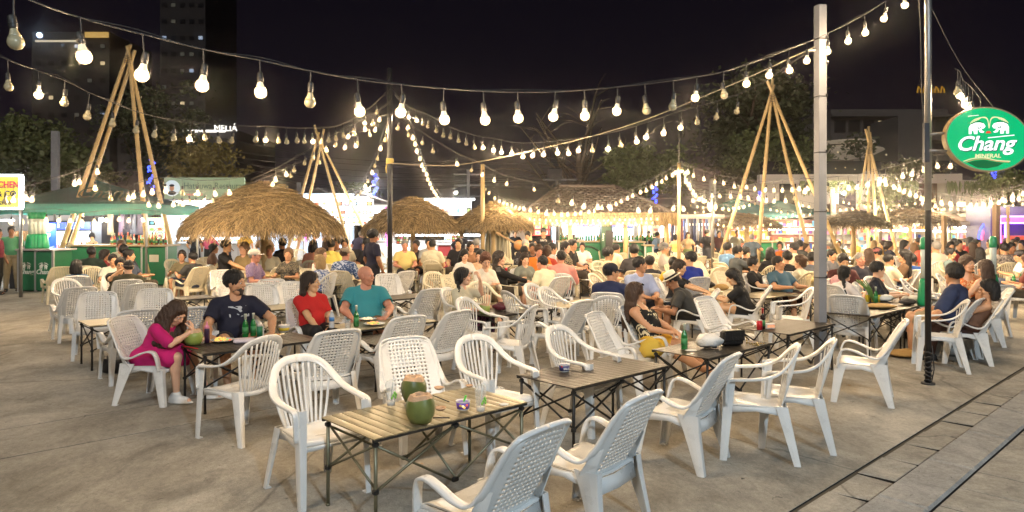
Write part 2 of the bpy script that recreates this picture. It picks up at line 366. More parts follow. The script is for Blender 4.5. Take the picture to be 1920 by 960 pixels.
# ================================================================ chairs and tables
M_pl = {}
M_white = mat('white_plastic', (.78, .77, .735), .28, var=.13, scale=5, bump=.03, bscale=200, spec=.5, sss=0)
M_cream = mat('cream_plastic', (.78, .70, .50), .34, var=.08, scale=3, bump=.03, bscale=200)
M_beige = mat('beige_metal', (.45, .38, .24), .4, var=.1, scale=5)
def lattice_parts():
 P = {}
 # backrest: a reclined shell whose outer bands turn forward
 NX, NZ = 31, 35
 def bp(i, j):
  s = -1 + 2 * j / (NX - 1); t = i / (NZ - 1)
  z = .345 + .470 * t; y = -.135 - .245 * t ** 1.12 - .018 * math.sin(t * math.pi)
  w = .225 + .012 * math.sin(t * 3.1)
  if t > .86: w -= .05 * ((t - .86) / .14) ** 2.4
  e = max(0, abs(s) - .62) / .38
  y += .062 * e ** 1.2 * (1 - .35 * t); z += -.008 * e
  z -= .022 * s * s * max(0, (t - .6) / .4)
  return (w * s, y, z)
 pts = [[bp(i, j) for j in range(NX)] for i in range(NZ)]
 hole = lambda i, j: 5 <= j <= 24 and (j - 5) % 2 == 0 and 3 <= i <= 31 and (i - 3) % 2 == 0
 m = MB(); m.sheet(pts, .006, hole)
 P['backrest'] = [m]
 # rolled outer border running into the arms
 for sx in (-1, 1):
  m = MB()
  pth = [(0, -.380, .815), (.10 * sx, -.378, .812), (.170 * sx, -.370, .803), (.205 * sx, -.350, .780), (.224 * sx, -.305, .715), (.236 * sx, -.250, .620), (.252 * sx, -.195, .525), (.266 * sx, -.125, .462), (.274 * sx, -.04, .470), (.278 * sx, .05, .508), (.279 * sx, .13, .532), (.277 * sx, .185, .520), (.270 * sx, .212, .47), (.262 * sx, .224, .40), (.255 * sx, .230, .345)]
  sp = spline(pth, 4); n = len(sp)
  def sec(i, n=n):
   k = i / n
   w = .026 if k < .28 else (.034 + .022 * min(1, (k - .28) / .3) if k < .8 else .056)
   return rsec(w, .017)
  def side(i, sp=sp, n=n, sx=sx):
   k = i / n
   return Vector((0, .8, .5)) if k < .18 else (Vector((sx, .5 * (1 - k), .2)) if k < .45 else Vector((sx, 0, 0)))
  m.sweep(sp, sec, side); P.setdefault('armrest', []).append(m)
  # web between wing and seat side
  a = MB(); a.sheet([[(.215 * sx, -.165, .36), (.22 * sx, -.195, .44), (.222 * sx, -.235, .54)], [(.245 * sx, -.09, .375), (.256 * sx, -.14, .45), (.248 * sx, -.19, .525)]], .006)
  m.add(a.v, a.f, False)
 # seat
 rows = []
 for i in range(13):
  t = i / 12; r = []
  for j in range(17):
   s = -1 + 2 * j / 16
   y = -.17 + .415 * t; w = .205 + .03 * t
   z = .352 + .022 * t - .022 * math.sin(math.pi * min(1, t * 1.1)) * (1 - s * s) + .016 * s * s
   if t > .86: z -= .05 * ((t - .86) / .14) ** 2; y -= .008 * ((t - .86) / .14) ** 2
   z += -.0022 * (j % 2)
   r.append((w * s, y, z))
  rows.append(r)
 m = MB(); m.sheet(rows, .006)
 for sx in (-1, 1):     # apron
  m.sheet([[(.208 * sx, -.17, .362), (.222 * sx, 0, .372), (.238 * sx, .22, .38)], [(.222 * sx, -.17, .29), (.236 * sx, .02, .338), (.252 * sx, .235, .318)]], .006)
 m.sheet([[(-.225, .243, .345), (0, .246, .345), (.225, .243, .345)], [(-.22, .246, .312), (0, .25, .325), (.22, .246, .312)]], .005)
 m.sheet([[(-.205, -.165, .352), (0, -.168, .336), (.205, -.165, .352)], [(-.20, -.19, .27), (0, -.195, .262), (.20, -.19, .27)]], .005)
 P['seat'] = [m]
 L = []
 for sx in (-1, 1):
  for fr in (1, 0):
   m = MB()
   if fr: top, bot, wt, wb, tz = (.250 * sx, .205), (.262 * sx, .262), .10, .052, .36
   else: top, bot, wt, wb, tz = (.232 * sx, -.125), (.268 * sx, -.235), .15, .05, .40
   A, B = [], []
   for k in range(5):
    t = k / 4; cx = top[0] + (bot[0] - top[0]) * t; cy = top[1] + (bot[1] - top[1]) * t; w = wt + (wb - wt) * t ** .7; z = tz * (1 - t)
    A.append([(cx, cy - w / 2, z), (cx + .004 * sx, cy - w / 6, z), (cx + .004 * sx, cy + w / 6, z), (cx, cy + w / 2, z)])
    e = (1 if fr else -1) * w / 2; d = .045 - .012 * t
    B.append([(cx - .0 * sx, cy + e, z), (cx - d * .5 * sx, cy + e * 1.03, z), (cx - d * sx, cy + e, z)])
   m.sheet(A, .007, smooth=False); m.sheet(B, .007, smooth=False)
   m.box((bot[0] - .016 * sx, bot[1], .004), (.036, wb, .008))
   L.append(m)
 P['leg'] = L
 return P
def slat_parts():
 P = {}
 for sx in (-1, 1):
  m = MB()
  pth = [(0, -.305, .862), (.09 * sx, -.298, .854), (.165 * sx, -.272, .826), (.215 * sx, -.232, .776), (.252 * sx, -.175, .712), (.277 * sx, -.09, .662), (.287 * sx, .02, .640), (.285 * sx, .13, .630), (.279 * sx, .205, .622), (.275 * sx, .232, .600), (.272 * sx, .240, .54), (.268 * sx, .242, .43)]
  sp = spline(pth, 4); n = len(sp)
  m.sweep(sp, lambda i: rsec(.058, .018), lambda i, n=n, sx=sx: (Vector((0, -.45, 1)) if i / n < .1 else Vector((sx * .7, -.35, .8)).lerp(Vector((sx, 0, .06)), min(1, (i / n - .1) / .3))) if i / n < .78 else Vector((sx, 0, 0)))
  P.setdefault('armrest', []).append(m)
 m = MB()
 for k in range(-5, 6):
  q = k / 5
  top = Vector((.222 * q, -.305 + .085 * q * q, .855 - .10 * q * q - (.03 if abs(k) == 5 else 0)))
  bot = Vector((.150 * q, -.178 + .012 * q * q, .398))
  mid = (top + bot) / 2 + Vector((.012 * q, .012 - .02, 0))
  sp = spline([bot, mid, top], 4)
  m.sweep(sp, lambda i: rsec(.0185, .009), Vector((1, .12 * q, 0)))
 m.sheet([[(-.205, -.165, .43), (0, -.185, .412), (.205, -.165, .43)], [(-.205, -.172, .385), (0, -.192, .372), (.205, -.172, .385)]], .009)
 P['backrest'] = [m]
 rows = []
 for i in range(12):
  t = i / 11; r = []
  for j in range(13):
   s = -1 + 2 * j / 12; y = -.185 + .425 * t; w = .200 + .045 * t
   z = .408 + .012 * t - .024 * math.sin(math.pi * min(1, t * 1.15)) * (1 - s * s) + .01 * s * s
   if t > .88: z -= .035 * ((t - .88) / .12) ** 1.5
   r.append((w * s, y, z))
  rows.append(r)
 m = MB(); m.sheet(rows, .007)
 for sx in (-1, 1): m.sheet([[(.202 * sx, -.185, .415), (.224 * sx, 0, .418), (.247 * sx, .225, .42)], [(.21 * sx, -.185, .355), (.232 * sx, .02, .385), (.255 * sx, .235, .37)]], .007)
 m.sheet([[(-.24, .243, .388), (0, .248, .382), (.24, .243, .388)], [(-.235, .246, .355), (0, .252, .362), (.235, .246, .355)]], .006)
 P['seat'] = [m]; L = []
 for sx in (-1, 1):
  for fr in (1, 0):
   m = MB()
   if fr: top, bot, wt, wb, tz = (.262 * sx, .212), (.268 * sx, .262), .082, .05, .63
   else: top, bot, wt, wb, tz = (.218 * sx, -.165), (.262 * sx, -.275), .085, .045, .43
   A, B = [], []
   for k in range(6):
    t = k / 5; cx = top[0] + (bot[0] - top[0]) * t; cy = top[1] + (bot[1] - top[1]) * t; w = wt + (wb - wt) * t; z = tz * (1 - t)
    A.append([(cx, cy - w / 2, z), (cx + .004 * sx, cy, z), (cx, cy + w / 2, z)])
    e = (1 if fr else -1) * w / 2; d = .052 - .016 * t
    B.append([(cx, cy + e, z), (cx - d * .5 * sx, cy + e * 1.04, z), (cx - d * sx, cy + e, z)])
   m.sheet(A, .007, smooth=False); m.sheet(B, .007, smooth=False)
   m.box((bot[0] - .018 * sx, bot[1], .004), (.04, wb, .008)); L.append(m)
 P['leg'] = L
 return P
def folding_parts():
 P = {}
 m = MB(); m.rbox((0, .02, .44), (.38, .36, .03), .01); P['seat'] = [m]
 m = MB(); rows = [[((-.19 + .38 * j / 6) * (1 - .06 * (i / 4) ** 3), -.19 - .05 * i / 4 - .02 * (1 - (2 * j / 6 - 1) ** 2), .66 + .17 * i / 4 - (.02 * (2 * j / 6 - 1) ** 4 if i == 4 else 0)) for j in range(7)] for i in range(5)]
 m.sheet(rows, .02); P['backrest'] = [m]; L = []
 for sx in (-1, 1):
  m = MB(); m.tube([(.2 * sx, .22, 0), (.2 * sx, .0, .44), (.2 * sx, -.2, .66), (.19 * sx, -.24, .80)], .012, 6); L.append(m)
  m = MB(); m.tube([(.185 * sx, -.24, 0), (.185 * sx, -.02, .42), (.185 * sx, .14, .43)], .011, 6); L.append(m)
 m = MB(); m.tube([(-.2, .16, .12), (.2, .16, .12)], .009, 6); m.tube([(-.185, -.18, .12), (.185, -.18, .12)], .009, 6); P['stretcher'] = [m]
 P['leg'] = L; return P
def squeeze(P, fx, fy, fz):
 for k in P:
  for m in P[k]: m.v = [(x * fx, y * fy, z * fz) for x, y, z in m.v]
 return P
KIND = {'L': ('lattice_chair', lattice_parts(), .82, -.37), 'M': ('slat_back_chair', squeeze(slat_parts(), .90, .95, .96), .828, -.29), 'F': ('folding_chair', folding_parts(), .83, -.24)}
def join_mb(parts):
 j = MB(); j.smooth = True
 for k in parts:
  for m in parts[k]:
   b = len(j.v); j.v += m.v; j.f += [tuple(b + i for i in f) for f in m.f]; j.m += [0] * len(m.f); j.sm += m.sm
 return j
CHM = {}
def chair_meshes(kind, mt):
 key = (kind, mt.name)
 if key not in CHM:
  P = KIND[kind][1]
  CHM[key] = {k: [m.mesh(k, mt) for m in P[k]] for k in P}; CHM[key]['*'] = join_mb(P).mesh(KIND[kind][0], mt)
 return CHM[key]
CHAIRS = []
def chair(kind, pos, a, mt=None, detail=True, label=None, group=None):
 mt = mt or (M_beige if kind == 'F' else M_white)
 ms = chair_meshes(kind, mt); nm = KIND[kind][0]; rz = -rad(a)
 if detail:
  o = empty(nm, pos, rz)
  for k in ms:
   if k == '*': continue
   for me in ms[k]: link(k, me, o)
 else:
  o = link(nm, ms['*'], None, pos, rz)
 o['category'] = 'chair'
 o['group'] = {'L': 'lattice-back plastic chairs', 'M': 'slat-back plastic armchairs', 'F': 'folding metal chairs'}[kind]
 CHAIRS.append([o, kind, mt, Vector(pos), a, label]); return o
def chair_at(kind, px, py, a, mt=None, detail=True, label=None):     # px,py: middle of the back's top edge in the photo
 ht, off = KIND[kind][2], KIND[kind][3]
 p = grd(px, py, ht); p.z = 0; p = p - facing(a) * off
 return chair(kind, p, a, mt, detail, label)
M_gold = mat('champagne_metal', (.33, .285, .17), .34, .5, var=.18, scale=14)
M_goldleg = mat('olive_metal', (.20, .19, .125), .38, .6, var=.1)
M_dark = mat('dark_table_metal', (.048, .040, .030), .40, .35, var=.22, scale=10)
M_darkleg = mat('black_metal', (.018, .017, .016), .42, .3)
M_joint = mat('black_joint_plastic', (.012, .012, .012), .5)
TB = {}
def table_parts(mt, ml, zt, n_slat=17, L=1.2, Wd=.61):
 P = {'slat': [], 'leg': [], 'brace': [], 'rail': [], 'joint': []}
 key = mt.name + str(zt) + str(L)
 if key in TB: return TB[key]
 w = L / n_slat
 sl = MB(); sl.sheet([[((-w / 2 + .002) + (w - .004) * j / 4, -Wd / 2 + Wd * i, -.0015 * abs(j - 2) ** 2 * .5) for j in range(5)] for i in (0, 1)], .007, smooth=False)
 P['slat'] = [(sl.mesh('slat', mt), (-L / 2 + w * (k + .5), 0, zt - .004)) for k in range(n_slat)]
 for sy in (-1, 1):
  m = MB(); m.box((0, sy * (Wd / 2 - .012), zt - .017), (L - .004, .018, .016)); P['rail'].append(m.mesh('rail', M_joint))
 lx, ly = L / 2 - .03, Wd / 2 - .03
 for sx in (-1, 1):
  for sy in (-1, 1):
   m = MB(); m.tube([(sx * lx, sy * ly, zt - .026), (sx * lx, sy * ly, .012)], .0115, 8); m.tube([(sx * lx, sy * ly, .014), (sx * lx, sy * ly, 0)], .014, 8)
   P['leg'].append(m.mesh('leg', ml))
 zb, ztp = zt * .36, zt - .05
 br = MB(); jt = MB(); JL = []
 def J(c, d):
  jt.rbox(c, d, .007); q = MB(); q.rbox(c, d, .007); JL.append(q)
 for sy in (-1, 1):
  y = sy * ly; c = 0
  for sx in (-1, 1):
   br.tube([(sx * lx, y, ztp), (sx * .02, y - .008 * sy, zb - .03)], .0085, 6); br.tube([(sx * lx, y, zb + .04), (sx * .02, y + .008 * sy, ztp)], .0085, 6)
  J((0, y, zb - .03), (.05, .026, .03)); J((0, y, ztp), (.05, .026, .03))
 for sx in (-1, 1):
  x = sx * lx
  br.tube([(x, -ly, ztp), (x, ly, zb + .04)], .008, 6); br.tube([(x + .01, ly, ztp), (x + .01, -ly, zb + .04)], .008, 6)
  for sy in (-1, 1): J((x, sy * ly, zb + .04), (.034, .034, .034)); J((x, sy * ly, zt - .045), (.034, .034, .03))
 br.tube([(-.01, -ly, ztp), (-.01, ly, zb - .03)], .008, 6); br.tube([(.01, ly, ztp), (.01, -ly, zb - .03)], .008, 6)
 P['brace'] = [br.mesh('brace', ml)]; P['joint'] = [jt.mesh('joints', M_joint)]; P['joint1'] = [q.mesh('joint', M_joint) for q in JL]
 j = MB(); j.box((0, 0, zt - .006), (L, Wd, .012)); P['top'] = [j.mesh('tabletop', mt)]
 TB[key] = P; return P
TABLES = []
def table(c, a=GA, mt=None, ml=None, zt=.55, slats=True, label=None, L=1.2):
 mt = mt or M_dark; ml = ml or M_darkleg
 P = table_parts(mt, ml, zt, L=L); o = empty('folding_table', (c[0], c[1], 0), rad(90 - a))
 if slats:
  for me, l in P['slat']: q = link('slat', me, o); q.location = l
 else: link('tabletop', P['top'][0], o)
 for k in ('leg', 'brace', 'rail', 'joint1' if slats else 'joint'):
  for me in P[k]:
   q = link(k.rstrip('1'), me, o)
   if k == 'joint': q['kind'] = 'stuff'
 tag(o, label, 'table', 'folding camping tables'); TABLES.append([o, Vector((c[0], c[1], 0)), label]); return o
# ================================================================ near tables and chairs, read off the photo
def duv(c, du, dv): return (c[0] + U.x * du + V.x * dv, c[1] + U.y * du + V.y * dv)
T1 = table((-.54, 4.50), mt=M_gold, ml=M_goldleg, label='olive-gold slatted folding table in the foreground carrying two green coconuts')
T2 = table((.68, 5.66), mt=M_dark, zt=.56, label='dark slatted folding table with only a blue printed paper cup on it')
T3 = table((1.97, 6.77), zt=.56, label='dark slatted folding table holding a green beer bottle, plastic bag and black handbag')
T4 = table((3.23, 8.12), zt=.56, label='dark folding table with a red can and dark bottle beside the grey post')
T7 = table((-2.60, 6.98), zt=.56, label='black folding table where the woman in the magenta dress rests her head')
T7b = table(duv((-2.60, 6.98), 1.45, -.35), zt=.50, label='black folding table under a snack tray beside the woman in the red T-shirt', L=.9)
T8 = table((-1.55, 8.35), mt=M_gold, ml=M_darkleg, zt=.56, label='greenish folding table with plates of food before the bald man in teal')
T9 = table((-.05, 9.55), zt=.56, label='dark folding table carrying a small coconut and a dark red plastic bundle')
T11 = table((-4.78, 8.86), mt=M_gold, ml=M_darkleg, zt=.54, slats=False, label='empty olive folding table between the lattice chairs at the left edge of the seating')
T12 = table((-3.45, 10.0), mt=M_gold, ml=M_darkleg, zt=.55, slats=False, label='empty olive folding table behind the woman in the red T-shirt')
T13 = table((-1.9, 11.4), zt=.55, slats=False, label='empty dark folding table just right of the bald man in teal')
T14 = table((.98, 10.6), mt=M_gold, ml=M_darkleg, zt=.54, slats=False, label='small olive folding table behind the slatted chairs left of the man in the black cap')
T15 = table((3.0, 11.25), zt=.55, slats=False, label='folding table between the young woman in black and the long-haired tracksuit woman')
T16 = table((4.25, 11.7), mt=M_gold, ml=M_darkleg, zt=.56, slats=False, label='olive folding table in front of the man in the blue V-neck shirt')
T17 = table((4.85, 9.55), zt=.56, slats=False, label='cluttered folding table with yellow drinks beside the man in dark patterned shirt')
T18 = table((5.75, 10.35), zt=.56, slats=False, label='folding table with beer tower behind the black pole')
T19 = table((7.0, 11.5), zt=.56, slats=False, label='folding table with a green bag in front of the woman in the orange top')
T20 = table((-5.55, 11.75), mt=M_dark, zt=.5, slats=False, label='small black folding table with a green bottle near the green bar counter', L=.9)
T21 = table((5.1, 11.9), zt=.55, slats=False, label='folding table holding a tied yellow food bag')
NEAR = [
 ('M', 556, 671, 137, 'white slat-back armchair in the foreground facing the coconut table, nearest the left corner'),
 ('L', 757, 632, 150, 'white lattice chair facing us behind the two coconuts'),
 ('M', 885, 632, 140, 'white slat-back armchair behind the printed ice cream cup on the coconut table'),
 ('M', 500, 634, -60, 'white slat-back armchair turned left to the black table with the magenta-dressed woman'),
 ('L', 636, 618, -38, 'white lattice chair with its back to us directly behind the foreground slat-back armchair'),
 ('L', 768, 592, -42, 'white lattice chair across the table from the bald man in teal'),
 ('L', 862, 582, -52, 'white lattice chair between the teal-shirted man and the woman with a braid'),
 ('M', 1003, 575, -68, 'white slat-back armchair turned left at the table with the red plastic bundle'),
 ('M', 1040, 614, 130, 'white slat-back armchair behind the table with the lone paper cup'),
 ('L', 1112, 585, 122, 'white lattice chair facing the paper cup table, second from the left behind it'),
 ('L', 1096, 563, -48, 'white lattice chair with its back to us left of the black-capped man'),
 ('L', 1025, 797, -50, 'white lattice chair cut by the bottom edge, its back to the camera'),
 ('L', 1212, 738, -50, 'white lattice chair with its back to us in front of the paper cup table'),
 ('L', 1374, 665, -54, 'white lattice chair with its back to us beside the table with the green bottle'),
 ('M', 1497, 650, -73, 'white slat-back armchair turned left, nearer of the pair by the grey post'),
 ('M', 1565, 640, -70, 'white slat-back armchair turned left, farther of the pair, touching the grey post'),
 ('L', 1700, 599, -62, 'white lattice chair standing alone between the grey post and the black pole'),
 ('L', 1586, 553, 38, 'white lattice chair with its back to us just right of the grey post'),
 ('M', 1815, 565, -66, 'white slat-back armchair under the man in the navy polo shirt'),
 ('L', 1868, 549, -66, 'white lattice chair under the woman in the brown top'),
 ('L', 1896, 541, -66, 'white lattice chair behind the seated woman in the brown top'),
 ('L', 1926, 533, -66, 'white lattice chair cut by the right edge of the photo'),
 ('M', 119, 524, 122, 'white slat-back armchair outermost in the left-hand seating, beside a green bottle'),
 ('L', 152, 538, -43, 'white lattice chair seen from behind at the left end of the seating'),
 ('L', 184, 547, 152, 'white lattice chair facing us behind the empty olive table'),
 ('L', 263, 580, -43, 'white lattice chair with its back to us directly left of the magenta-dressed woman'),
 ('L', 290, 588, 112, 'white lattice chair that the magenta-dressed woman is sitting on'),
 ('L', 268, 531, -43, 'white lattice chair behind the man in the olive jacket'),
 ('L', 291, 541, 155, 'white lattice chair facing us above the magenta-dressed woman'),
 ('L', 157, 514, -35, 'white lattice chair of the woman with a pink hair clip'),
 ('L', 372, 575, -30, 'white lattice chair between the magenta-dressed woman and the man in navy'),
 ('L', 620, 553, 165, 'white lattice chair between the woman in red and the bald man in teal'),
 ('L', 812, 541, -42, 'grey-white lattice chair right behind the clear water bottle'),
 ('M', 947, 548, 60, 'white slat-back armchair turned away beyond the dark red bundle'),
 ('M', 992, 533, 128, 'white slat-back armchair, left of the overlapping pair behind the red bundle table'),
 ('M', 1018, 540, 128, 'white slat-back armchair, right of the overlapping pair behind the red bundle table'),
 ('M', 1141, 557, -12, 'white slat-back armchair of the man in the black cap'),
 ('L', 1178, 580, 115, 'white lattice chair of the woman in the palm-print top'),
 ('L', 1286, 546, -50, 'white lattice chair with its back to us, occupied by the man in the straw hat'),
 ('L', 1318, 556, 140, 'white lattice chair facing us above the white plastic bag'),
 ('L', 1441, 536, -62, 'white lattice chair of the long-haired woman in a tracksuit'),
 ('M', 1524, 541, -80, 'white slat-back armchair touching the far side of the grey post, arms to the left'),
 ('M', 866, 560, 120, 'white slat-back armchair of the woman with the long braid'),
]
MIDC = [ # kind, px, py, facing, cream?
 ('L',117,500,-43,1),('M',173,501,160,1),('M',320,487,120,1),('L',388,482,150,1),('L',372,494,-43,1),('M',421,491,150,1),('M',433,497,150,1),('L',346,495,152,1),('L',413,506,140,0),
 ('M',400,526,145,0),('L',473,531,-40,0),('L',522,478,150,1),('M',561,468,150,1),('L',545,466,-40,1),('M',517,490,150,1),('M',543,493,150,1),('L',571,487,-43,1),('L',509,523,150,0),('L',490,533,150,0),
 ('L',545,528,150,0),('M',603,514,-60,0),('L',643,500,155,1),('L',664,496,150,1),('M',629,476,0,1),('L',664,468,150,1),('M',680,486,150,1),('L',715,512,140,0),('L',725,513,150,0),('L',764,508,-43,0),('F',782,494,0,1),('F',812,494,0,1),
 ('F',771,483,180,1),('F',829,480,160,1),('L',791,471,150,1),('M',813,474,0,1),('M',842,468,140,1),('M',866,471,0,1),('L',846,484,120,1),('L',842,515,140,1),('M',895,530,150,1),('L',955,485,150,1),('L',1028,505,-43,0),('L',1072,503,-60,0),
 ('M',1094,504,125,1),('M',1108,514,125,1),('M',1095,487,-43,1),('M',1119,490,150,1),('L',1115,477,-43,1),('L',1131,470,150,1),('L',1164,524,150,1),('M',1168,475,-30,1),('L',1221,474,150,1),('M',1233,485,-60,1),('M',1242,494,-43,1),
 ('L',1256,495,150,1),('M',1316,509,-60,0),('L',1350,509,150,1),('L',1352,500,-43,1),('M',1368,489,-60,1),('L',1346,489,150,1),('L',1318,480,-43,1),('L',1303,490,150,1),('L',1377,512,120,0),('L',1390,499,-43,1),('L',1407,485,130,1),
 ('L',1410,506,120,0),('L',1437,487,130,1),('L',1445,503,150,1),('L',1477,499,-43,1),('L',1567,484,-60,1),('L',1560,522,150,0),('L',1598,492,130,1),('L',1604,505,130,0),('M',1630,520,150,0),('L',1690,511,-60,0),('M',1690,524,130,0),('M',1667,493,100,0),
 ('M',1757,515,130,0),('L',1714,506,-60,0),('M',1752,490,130,0),('F',1757,478,0,1),('L',1727,500,-60,0),('M',1878,492,-70,0),('M',1893,488,-70,0),('M',1907,485,-70,0),('M',1920,482,-70,0),('F',1885,479,150,1),('M',1700,480,-60,0),('L',1640,487,150,1),
 ('M',890,497,170,1),('L',980,500,150,1),('L',1100,470,-43,1),('L',1190,470,150,1),('M',1205,466,150,1),('L',1270,473,150,1),('L',1290,468,-43,1),('M',1340,474,150,1),('M',1262,480,-43,1),('L',1380,474,150,1),('L',1425,474,150,1),
 ('L',1510,473,-43,1),('M',1540,478,150,1),('M',1493,470,-43,1),('L',1655,470,150,1),('M',1680,466,-60,1),('L',1610,463,150,1),('M',1770,468,150,1),('L',1810,474,-60,1),('M',1830,478,150,1),('L',1850,480,-60,1),
 ('M',590,470,0,1),('L',610,462,150,1),('L',640,460,-43,1),('M',705,470,150,1),('L',735,462,150,1),('L',750,476,-43,1),('M',770,465,150,1),('L',460,480,150,1),('M',480,473,150,1),('L',830,462,150,1),('M',905,466,150,1),('L',925,462,-43,1),
 ('L',208,480,-43,1),('M',262,487,150,1),('L',185,492,150,1),('L',275,499,-43,0),
]
for k, px, py, a, lb in NEAR: chair_at(k, px, py, a, label=lb)
for k, px, py, a, cr in MIDC: chair_at(k, px, py, a + R.uniform(-6, 6), (M_beige if k == 'F' else (M_cream if cr else M_white)), detail=(py > 505))
# farther rows follow the same grid of tables and chairs
def clear(p, d):
 return all((c[3] - p).length > d for c in CHAIRS) and all((t[1] - p).length > d + .15 for t in TABLES)
rf = random.Random(11); FARN = 0
for i in range(2, 14):
 for j in range(-9, 16):
  c = Vector((*duv((.68, 5.78), 1.85 * j, 2.95 * i), 0))
  if not (12.4 < c.y < 31) or abs(c.x) > c.y * .80: continue
  sc = proj((c.x, c.y, 0))
  if c.x < -.74 * c.y + 4 and c.y > 13: continue
  if c.y > 19 and c.x < -3 or c.y > 24 and c.x < 6.5: continue
  if rf.random() < .1: continue
  if clear(c, .62) and c.y < 26:
   table(c, GA + rf.uniform(-3, 3), mt=rf.choice((M_dark, M_gold)), slats=False)
  for (du, dv, a) in ((-.33, .62, 137), (.33, .62, 137), (-.33, -.62, -43), (.33, -.62, -43)):
   p = Vector((*duv(c, du + rf.uniform(-.08, .08), dv + rf.uniform(-.08, .12)), 0))
   if rf.random() < .28 or not clear(p, .6) or FARN > 95: continue
   chair(rf.choice('LLM'), p, a + rf.uniform(-16, 16), M_cream if p.y < 24 and rf.random() < .8 else M_white, detail=False); FARN += 1
print('chairs', len(CHAIRS), 'tables', len(TABLES))
# ================================================================ string lights
M_wire = mat('dark_cable', (.05, .047, .045), .6)
M_rope = mat('tan_rope', (.42, .36, .25), .9)
M_sock = mat('bulb_socket', (.035, .033, .03), .45)
M_lit = bulb_glass('lit_bulb', (1.0, .70, .33), 3.4, .78); M_litf = bulb_glass('lit_bulb_small', (1.0, .64, .24), 2.1, .8)
M_unlit = mat('unlit_bulb', (.42, .36, .22), .25)
M_neckw = mat('bulb_collar', (.6, .55, .45), .4, emit=(1, .75, .42), es=.22)
def bulb_prof(k=1.0): return [(.014 * k, -.0), (.0165 * k, -.012 * k), (.0215 * k, -.030 * k), (.031 * k, -.048 * k), (.0355 * k, -.065 * k), (.034 * k, -.080 * k), (.025 * k, -.094 * k), (.010 * k, -.101 * k), (0, -.1025 * k)]
def bulb_meshes():
 out = {}
 for lit in (0, 1):
  m = MB(); m.mat(M_neckw if lit else M_unlit); P = bulb_prof(); m.lathe([P[0], P[1], P[2], P[3]], n=12); m.mat(M_lit if lit else M_unlit); m.lathe(P[3:], n=12); out['g', lit] = m.mesh('bulb')
  m = MB(); m.mat(M_sock); m.lathe([(.011, .055), (.017, .05), (.0185, .0), (.016, -.006)], n=8); m.mat(M_litf if lit else M_unlit); m.lathe([P[0], P[2], P[3], P[4], P[5], P[6], P[8]], n=8); out['f', lit] = m.mesh('bulb')
 m = MB(); m.mat(M_sock); m.lathe([(.004, .062), (.012, .058), (.0165, .052), (.0185, .03), (.0185, .002), (.0155, -.006)], n=10); m.lathe([(.0195, .022), (.0205, .018), (.0195, .014)], n=10); out['s'] = m.mesh('socket')
 return out
BM = bulb_meshes(); LAMPS = 0
def point(loc, w, col=(1, .72, .42), r=.03, parent=None):
 l = bpy.data.lights.new('bulb_light', 'POINT'); l.energy = w; l.color = col; l.shadow_soft_size = r
 o = bpy.data.objects.new('bulb_light', l); COL.objects.link(o); o.location = loc
 if parent is not None: o.parent = parent
 return o
LKEY = {}
def blamp(loc, w, parent, r=.032, col=(1, .73, .45)):
 key = (round(w, 1), r, col)
 if key not in LKEY:
  l = bpy.data.lights.new('bulb_light', 'POINT'); l.energy = w; l.color = col; l.shadow_soft_size = r; LKEY[key] = l
 o = bpy.data.objects.new('bulb_light', LKEY[key]); COL.objects.link(o); o.location = loc; o.parent = parent; return o
W_BULB = 25.0
